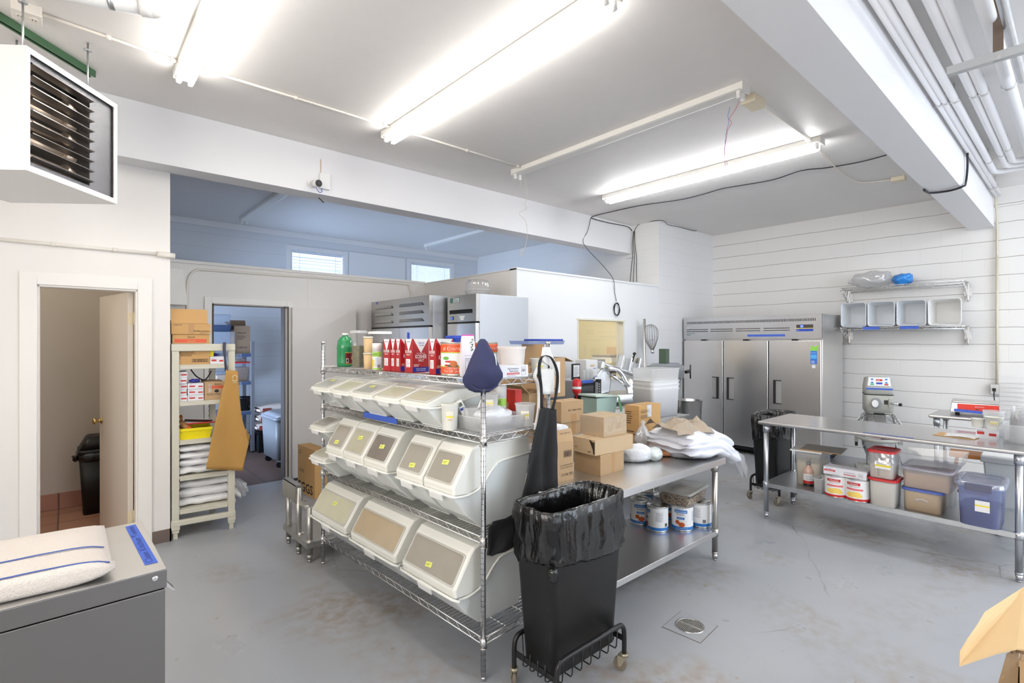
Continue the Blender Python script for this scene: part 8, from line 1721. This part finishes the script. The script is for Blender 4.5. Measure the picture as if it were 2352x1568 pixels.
for k in range(3): sc(lb[k], xs(431.5), xs(468), 0.012 + 0.006 * (k % 2), 0.16, 1.11 + 0.0485 * k, 0.047, GP, GRP, 'glove_box', group='glove boxes on the shelving unit')
q = su((xs(440) + xs(457)) / 2, 0.07, 1.259); lump('glove', 'crumpled dark blue glove on the three-high stack of glove boxes', 'glove', (q.x, q.y, q.z), 0.04, 0.035, 0.014, MATS['nitrile_blue'], 52, 0.4, 3)
sc('brown carton with a yellow label half behind the tan apron, second shelf', xs(470), xs(512) + 0.01, 0.012, 0.32, 1.11, 0.15, CARD, (('text', 'front', 0.5, 0.82, 'Sysco', 0.12, BK, 0.34), ('rect', 'front', 0.2, 0.62, 0.8, 0.16, MATS['sysco_red']), ('rect', 'front', 0.22, 0.42, 0.12, 0.46, PAPER), ('rect', 'front', 0.25, 0.42, 0.07, 0.46, YELP), ('text', 'front', 0.12, 0.26, 'PLASTIC FORKS', 0.09, BK, 0.7), ('tri', 'front', 0, 0, tuple((0.62 + 0.12 * math.cos(k * PI / 6), 0.48 + 0.09 * math.sin(k * PI / 6)) for k in range(12)), INK, 0.001)), group='cartons on the shelving unit')
s = MB(); wire(s, [su(0.12, 0.22, 1.36), su(0.16, 0.20, 1.30), su(0.21, 0.16, 1.27), su(0.24, 0.18, 1.29), su(0.27, 0.22, 1.34)], 0.005, n=6); tag(s.build('power_cord', CABLE), 'black cord dangling behind the glove box stacks on the second shelf', 'cord')
# yellow bin with odds and ends
q = su((xs(404) + xs(487)) / 2, 0.17, 0.795); t = thing('parts_bin', 'bright yellow shallow bin of papers and tools on the middle shelf', 'bin', q, ur); w_ = (xs(487) - xs(404)) / 2
s = MB(); s.frustum((w_ - 0.012, 0.14), (w_, 0.155), 0, 0.085, open_top=True); s.box(-w_ - 0.004, w_ + 0.004, -0.162, -0.155, 0.072, 0.09).box(-w_ - 0.004, w_ + 0.004, 0.15, 0.16, 0.072, 0.09); s.build('bin', YELP, t, solid=0.003)
for k, (lab, nm, cat_, fn_) in enumerate((('rolled orange and brown packet sticking out of the yellow bin', 'paper_roll', 'packet', 0), ('magazine with grey print lying across the yellow bin', 'magazine', 'magazine', 1), ('red folder under the magazine in the yellow bin', 'folder', 'folder', 2), ('round brown wooden handle end in the yellow bin', 'wooden_tool', 'tool', 3))):
    t = thing(nm, lab, cat_, q + Vector((0, 0, 0.05)), ur)
    if k == 0: MB().cyl((-w_ + 0.02, -0.06, 0.09), (-w_ + 0.10, -0.13, 0.02), 0.028, n=14).cyl((-w_ + 0.085, -0.117, 0.033), (-w_ + 0.10, -0.13, 0.02), 0.0285, mat('orange_pkt', rgb(206, 90, 40), 0.5), n=14).build('roll', mat('kraft_roll', rgb(176, 126, 80), 0.6), t)
    if k == 1: MB().box(-0.09, 0.11, -0.12, 0.05, 0, 0.004, T=Matrix.Translation((0.03, 0, 0.075)) @ Matrix.Rotation(-0.25, 4, 'X') @ Matrix.Rotation(0.12, 4, 'Y')).build('pages', mat('magazine_grey', rgb(176, 178, 184), 0.4, var=0.35, vscale=60), t)
    if k == 2: MB().box(-0.08, 0.13, -0.13, 0.06, 0, 0.01, T=Matrix.Translation((0.03, 0, 0.05)) @ Matrix.Rotation(-0.15, 4, 'X')).build('folder', RED, t, bevel=0.002)
    if k == 3: MB().cyl((-w_ + 0.03, 0.02, 0.05), (-w_ + 0.03, -0.04, 0.13), 0.024, n=14).build('handle', WOOD, t)
# piles of folded plastic bags
PBAG = mat('folded_bags', rgb(242, 242, 243), 0.35, bump=0.8, bscale=18, coat=0.3, var=0.05, vscale=12)
def bag_pile(label, z, layers, x0, x1, y0, d, over=0):
    t = thing('bag_stack', label, 'bags', su(0, 0, z + 0.001), ur)
    zc2 = 0
    for k, th in enumerate(layers):
        s = MB()
        def fn(u, v, k=k, th=th, zc2=zc2):
            g = 2 * PI * v; e = 2.6; c_, s_ = math.cos(g), math.sin(g); r_ = (abs(c_) ** e + abs(s_) ** e) ** (-1 / e)
            x = x0 + (x1 - x0 + over * (0.6 + 0.4 * (k % 2))) * u; y = y0 + d / 2 + c_ * r_ * d / 2 * (1 + 0.03 * smooth_noise(x * 9, k, 2)) ; fade = math.sqrt(max(0.05, 1 - max(0, abs(u - 0.5) * 2 - 0.8) ** 2 * 20))
            zz = zc2 + th / 2 + s_ * r_ * th / 2 * (0.6 + 0.4 * fade) + 0.012 * smooth_noise(x * 11, c_ * 2, k * 7) + 0.006 * smooth_noise(x * 4, c_ * 14, k * 3)
            if over and x > x1: zz -= (x - x1) * 0.9
            return (x, y, max(0.0 if x < x1 + 0.01 else -0.2, zz))
        s.grid(fn, 34, 22, PBAG); s.build('folded_bag', PBAG, t); zc2 += th * 0.92
    return t
bag_pile('stack of folded white plastic bags on the fourth shelf, beside the tan apron', 0.50, (0.068, 0.065, 0.06, 0.062), 0.03, Wd - 0.03, 0.012, 0.30)
t = bag_pile('stack of folded plastic bags spilling off the lowest shelf of the cream unit', 0.23, (0.07, 0.085, 0.075), 0.03, Wd - 0.02, 0.05, 0.27, over=0.10)
s = MB(); 
def fn(u, v): g = 2.4 * (v - 0.5); return (Wd - 0.01 + 0.13 * u * (0.7 + 0.5 * abs(math.sin(v * 17))), 0.06 + 0.24 * v, 0.20 - 0.22 * u * (0.6 + 0.6 * v) * (0.8 + 0.3 * math.sin(v * 23)) + 0.02 * smooth_noise(u * 5, v * 9, 1))
s.grid(fn, 10, 40, FILMC); s.flatprint = True; s.build('loose_edges', FILMC, t)
# tan apron
TA = mat('tan_apron', rgb(190, 146, 80), 0.85, bump=0.2, bscale=250)
t = thing('apron', 'mustard tan apron with a round white logo hanging on the cream shelving', 'apron', (0, 0, 0)); yA = 4.80; A2 = lambda u, v, dy=0: at(u, v, y=yA + dy)
cloth([(A2(*a), A2(*b)) for a, b in (((519, 849), (546, 852)), ((515, 880), (548, 880)), ((505, 920), (551, 920)), ((496, 960), (555, 960)), ((487, 1000), (566, 996)), ((482, 1025), (571, 1015)), ((478, 1050), (563, 1050)), ((473, 1077), (557, 1081)))], TA, 'body', t, nf=1.1, amp=0.012)
cloth([(A2(*a, 0.03), A2(*b, 0.03)) for a, b in (((545, 985), (566, 985)), ((550, 1003), (574, 1003)), ((552, 1020), (570, 1022)), ((556, 1045), (563, 1045)))], TA, 'side_fold', t, nf=0.6, amp=0.006)
strap([A2(516, 786, 0.02), A2(515, 800, 0.0), A2(517, 825, 0.0), A2(520, 852, 0.002)], 0.024, mat('navy_strap', rgb(70, 72, 92), 0.7), 'neck_strap', t)
lc = A2(539, 869, -0.012); s = MB(); s.tube([lc + rgt() * 0.026 * math.cos(2 * PI * k / 20 + 0.4) + Vector((0, 0, 0.026 * math.sin(2 * PI * k / 20 + 0.4))) for k in range(18)], 0.0022, n=5).tube([lc + rgt() * 0.020 * math.cos(2 * PI * k / 20 + 2) + Vector((0, 0, 0.020 * math.sin(2 * PI * k / 20 + 2))) for k in range(16)], 0.0018, n=5).cyl(lc - rgt() * 0.022 - Vector((0, 0, 0.036)), lc + rgt() * 0.022 - Vector((0, 0, 0.036)), 0.002, n=5); s.build('logo', mat('logo_cream', rgb(240, 226, 190), 0.6), t)

# ------------------------------------------------------------------ partition details
b0 = MB(); t = thing('duct_box', 'white painted box duct high on the partition behind the shelving unit', 'duct', (0.70, PY, 1.965))
MB().poly([(-0.07, 0, 0.36), (0.18, 0, 0.36), (0.22, 0, 0.0), (-0.07, 0, 0.0)], (0, -0.14, 0)).build('box', TRIMP, t, bevel=0.003)
s = MB(); Y_ = PY - 0.012
wire(s, [at(430, 800, y=Y_), at(430, 690, y=Y_), at(431, 650, y=Y_), at(438, 630, y=Y_), at(452, 620, y=Y_), at(475, 620, y=Y_), at(600, 629, y=Y_), at(760, 640, y=Y_), at(925, 652, y=Y_), at(940, 662, y=Y_), at(946, 680, y=Y_), at(946, 720, y=Y_)], 0.012, n=8)
tag(s.build('wall_conduit', COND), 'white painted conduit bent over the storeroom doorway along the partition top', 'conduit')
# dead strip lights of the far room
for (x, lab) in ((2.0, 'unlit strip light of the dim far room, nearer the restroom wall'), (5.1, 'unlit strip light of the dim far room above the office box')):
    a_ = at(560, 500, z=CZ) if x < 3 else at(980, 562, z=CZ); strip_light(a_.x, a_.y - 2.4, a_.y, lab, LG, None)

# ------------------------------------------------------------------ egg carton and low stand
carton('carton', 'tall egg carton lettered EGGS standing on the floor behind the rack', 'box', cbox(723, 1146, 0, 684, 752, 1034, 0.06), CARDO, (('text', 'left', 0.05, 0.05, 'EGGS', 0.20, INK, 0.84), ('text', 'left', 0.10, 0.45, '15 DOZ', 0.07, BK, 0.3), ('lines', 'left', 0.06, 0.82, 0.2, 0.1, 4, BK)), 0.06)
t = thing('equipment_stand', 'low steel equipment stand with a side lip beside the wire rack', 'stand', (1.33, 3.735, 0), 0.0)
SS = mat('stand_steel', (0.50, 0.49, 0.46, 1), 0.38, 1.0, var=0.1, vscale=12)
LX, LY, TZ2 = 0.34, 0.20, 0.42
for (x, y, zt) in ((0, 0, TZ2 - 0.02), (-0.01, LY, 0.50), (LX, 0, TZ2 - 0.02), (LX, 0.46, TZ2 - 0.02), (0, 0.46, TZ2)):
    MB().cyl((x, y, 0.05), (x, y, zt), 0.021, n=16).cyl((x, y, 0.02), (x, y, 0.055), 0.017, n=12, r1=0.022).cyl((x, y, 0), (x, y, 0.02), 0.014, n=12).build('leg', SS, t)
MB().box(-0.03, LX + 0.03, -0.03, 0.49, 0.145, 0.15).box(-0.03, LX + 0.03, -0.032, -0.03, 0.11, 0.15).box(-0.032, -0.03, -0.03, 0.49, 0.11, 0.15).build('lower_shelf', SS, t)
for (x, y) in ((0, 0), (-0.0, LY)): MB().cyl((x, y, 0.105), (x, y, 0.165), 0.027, n=16).build('shelf_bracket', SS, t)
MB().cyl((0, 0, TZ2 - 0.035), (0, LY, TZ2 - 0.035), 0.018, n=12).cyl((0, 0, TZ2 - 0.035), (LX, 0, TZ2 - 0.035), 0.018, n=12).build('top_rail', SS, t)
MB().box(-0.035, -0.03, LY - 0.01, 0.50, 0.385, 0.515).box(-0.035, 0.015, LY - 0.012, LY - 0.008, 0.385, 0.515).box(-0.035, 0.015, LY, 0.50, 0.510, 0.515).box(-0.03, 0.05, LY, 0.50, 0.385, 0.389).build('side_lip', SS, t)

# ------------------------------------------------------------------ restroom trash can
t = thing('trash_can', 'black plastic trash can with swing lid inside the restroom doorway', 'trash can', (0.255, 6.22, 0), 0.0)
MB().rbox(0.135, 0.13, 0.0, 0.55, 0.03, None, 0.165, 0.15).build('body', BLACK, t)
s = MB(); s.grid(lambda u, v: ((0.17 + 0.015 * math.sin(PI * v) + 0.006 * smooth_noise(math.cos(2 * PI * u) * 7, math.sin(2 * PI * u) * 7, v * 3)) * max(-1, min(1, 1.25 * math.cos(2 * PI * u))), (0.155 + 0.012 * math.sin(PI * v)) * max(-1, min(1, 1.25 * math.sin(2 * PI * u))), 0.50 + 0.08 * v), 56, 6, BAG, True, True); s.flatprint = True; s.build('bag', BAG, t)
MB().lathe([(0.002, -0.03), (0.022, -0.01), (0.018, 0.01), (0.028, 0.03)], BAG, 10, c=(-0.19, -0.12, 0.53)).build('bag_knot', BAG, t)
s = MB(); s.rbox(0.175, 0.16, 0.565, 0.60, 0.03, None, 0.172, 0.155).rbox(0.165, 0.15, 0.60, 0.70, 0.03, None, 0.115, 0.13).rbox(0.115, 0.13, 0.70, 0.715, 0.03, None, 0.10, 0.11); s.build('swing_lid', BLACK, t)

# ------------------------------------------------------------------ storeroom contents
SG = mat('shelving_grey', rgb(112, 110, 112), 0.45); SGC = mat('shelving_navy', rgb(66, 80, 110), 0.4)
S0 = Vector((2.03, 7.99, 0)); t = thing('shelving_unit', 'grey plastic shelving unit inside the storeroom', 'shelving', S0)
for (x, y) in ((0, 0), (-1.05, 0), (0, 0.45), (-1.05, 0.45)):
    MB().box(x - 0.022, x + 0.022, y - 0.022, y + 0.022, 0.02, 1.60).cyl((x, y, 0), (x, y, 0.03), 0.02, BLACKR, n=10).build('post', SG, t)
SZS = [1.43, 1.03, 0.60, 0.26]
for z in SZS: MB().box(-1.05, -0.02, 0.0, 0.45, z - 0.045, z).box(-0.15, 0.0, -0.01, 0.46, z - 0.05, z - 0.008, SGC).build('shelf', SG, t, bevel=0.003, seg=1)
NCL = clear('dim_clear', haze=0.3, hazecol=rgb(200, 212, 230))
def sto(lab, u0, u1, v0, v1, z, m, name='storage_bin', lid=None, content=None, d=0.3, y=None):
    y = y or S0.y + 0.03; a = at(u0, 800, y=y); b = at(u1, 800, y=y); zt = hz((u0 + u1) / 2, v0, (a.x + b.x) / 2, y)
    tub(lab, (Vector(((a.x + b.x) / 2, y + d / 2, z)), b.x - a.x, d, zt - z), m, name, lid=lid, content=content, r=0.02)
sto('large clear bin at the bottom of the stack on the storeroom shelf', 484, 542, 762, 808, 1.431, NCL)
zz1 = hz(510, 762, 1.6, 8.1) + 0.004
a = at(484, 800, y=8.1); b = at(533, 800, y=8.1)
sto('dark blue lidded bin in the middle of the storeroom stack', 484, 533, 746, 762, zz1, mat('dark_blue_bin', rgb(70, 84, 110), 0.4))
zz2 = hz(510, 746, 1.6, 8.1) + 0.008; sto('small clear bin on top of the storeroom stack', 484, 531, 723, 746, zz2, NCL, lid=NCL)
a = at(538, 800, y=8.05); b = at(575, 800, y=8.05)
carton('carton', 'tall brown carton with open flaps on the storeroom shelf', 'box', (Vector(((a.x + b.x) / 2, 8.18, 1.431)), b.x - a.x, 0.24, hz(555, 748, 1.9, 8.05) - 1.431), mat('carton_brown', rgb(150, 122, 96), 0.75), (('text', 'front', 0.25, 0.72, 'YELLOW', 0.05, INK, 0.5), ('lines', 'front', 0.2, 0.5, 0.6, 0.16, 5, BK), ('text', 'front', 0.2, 0.18, 'CARROTS', 0.06, INK, 0.6)), 0, None, flaps=(('left', 0.9), ('back', 0.4)))
sto('clear tub of nuts with a red lid on the storeroom shelf', 538, 574, 833, 871, 1.031, NCL, 'food_container', lid=REDL, content=(mat('walnuts', rgb(150, 112, 74), 0.8, bump=1, bscale=50, var=0.3, vscale=40), 0.75))
sto('flat clear tub on top of the red-lidded tub in the storeroom', 538, 568, 820, 831, hz(555, 831, 1.9, 8.05), NCL, 'food_container', content=(MATS['walnuts'], 0.6))
sto('low clear tub of grain beside the apron on the storeroom shelf', 495, 532, 855, 871, 1.031, NCL, 'food_container', content=(MATS['brown_sugar'] if 'brown_sugar' in MATS else TNC, 0.7))
p = at(562, 800, y=8.12); t = thing('stock_pot', 'black pot lined with a black bag on the lower storeroom shelf', 'pot', (p.x, 8.16, 0.601)); MB().lathe([(0.10, 0), (0.11, 0.01), (0.12, 0.18), (0.125, 0.19), (0.115, 0.19), (0.10, 0.10)], BAG, 28, cap1=False).build('pot', BAG, t)
sk = Vector((2.42, 7.95, 0))
t = thing('crate', 'black open-mesh plastic crate under the flour sacks in the storeroom', 'crate', (sk.x, sk.y + 0.1, 0)); s = MB().box(-0.34, 0.34, -0.2, 0.2, 0.0, 0.012).box(-0.34, 0.34, -0.2, 0.2, 0.27, 0.29)
for k in range(12): s.box(-0.34 + 0.058 * k, -0.325 + 0.058 * k, -0.2, -0.19, 0.0, 0.28).box(-0.34 + 0.058 * k, -0.325 + 0.058 * k, 0.19, 0.2, 0, 0.28)
for k in range(4): s.box(-0.34, 0.34, -0.2, -0.19, 0.05 + 0.055 * k, 0.06 + 0.055 * k)
s.box(-0.34, 0.34, -0.18, 0.18, 0.012, 0.25, BLACKR); s.build('crate', BLACK, t)
SKM = mat('sack_paper', rgb(206, 190, 178), 0.7, bump=0.4, bscale=10, var=0.08, vscale=5)
for k, lab in enumerate(('bottom flour sack of the three stacked in the storeroom', 'middle flour sack of the three stacked in the storeroom', 'top flour sack of the three in the storeroom, under clear film')):
    t = thing('flour_sack', lab, 'sack', (sk.x + 0.01 * k, sk.y + 0.08, 0.291 + 0.125 * k), 0.04 * k, 'flour sacks in the storeroom'); s = MB()
    def fn(u, v, k=k):
        g = 2 * PI * v; c_, s_ = math.cos(g), math.sin(g); e = 2.5; r_ = (abs(c_) ** e + abs(s_) ** e) ** (-1 / e); f_ = math.sin(PI * (0.06 + 0.88 * u)) ** 0.35
        return (-0.36 + 0.72 * u, c_ * r_ * 0.2 * (0.85 + 0.15 * f_), max(0, 0.065 + s_ * r_ * 0.065 * f_ + 0.004 * smooth_noise(u * 6, v * 5, k)))
    s.grid(fn, 24, 22, SKM); s.box(-0.365, -0.35, -0.17, 0.17, 0.05, 0.08).box(0.35, 0.365, -0.17, 0.17, 0.05, 0.08); s.build('sack', SKM, t)
    s = MB(); s.box(-0.34, -0.22, -0.2025, -0.196, 0.035, 0.10); s.build('red_print', mat('sack_red', rgb(150, 70, 60), 0.6), t)
t = thing('mobile_bin', 'grey rolling ingredient bin just inside the storeroom doorway', 'bin', (2.22, 7.02, 0))
MB().rbox(0.23, 0.30, 0.10, 0.60, 0.05, None, 0.25, 0.33).build('body', mat('rolling_grey', rgb(112, 112, 112), 0.45), t)
MB().rbox(0.265, 0.345, 0.60, 0.64, 0.06, None, 0.26, 0.34).rbox(0.255, 0.33, 0.64, 0.675, 0.06, None, 0.16, 0.30).build('lid', mat('rolling_lid', rgb(122, 122, 126), 0.4), t)
for x in (-0.18, 0.18):
    for y in (-0.24, 0.24): MB().cyl((x, y - 0.014, 0.045), (x, y + 0.014, 0.045), 0.045, BLACKR, n=18).box(x - 0.03, x + 0.03, y - 0.024, y + 0.024, 0.075, 0.10, CHROMED).build('caster', BLACKR, t)
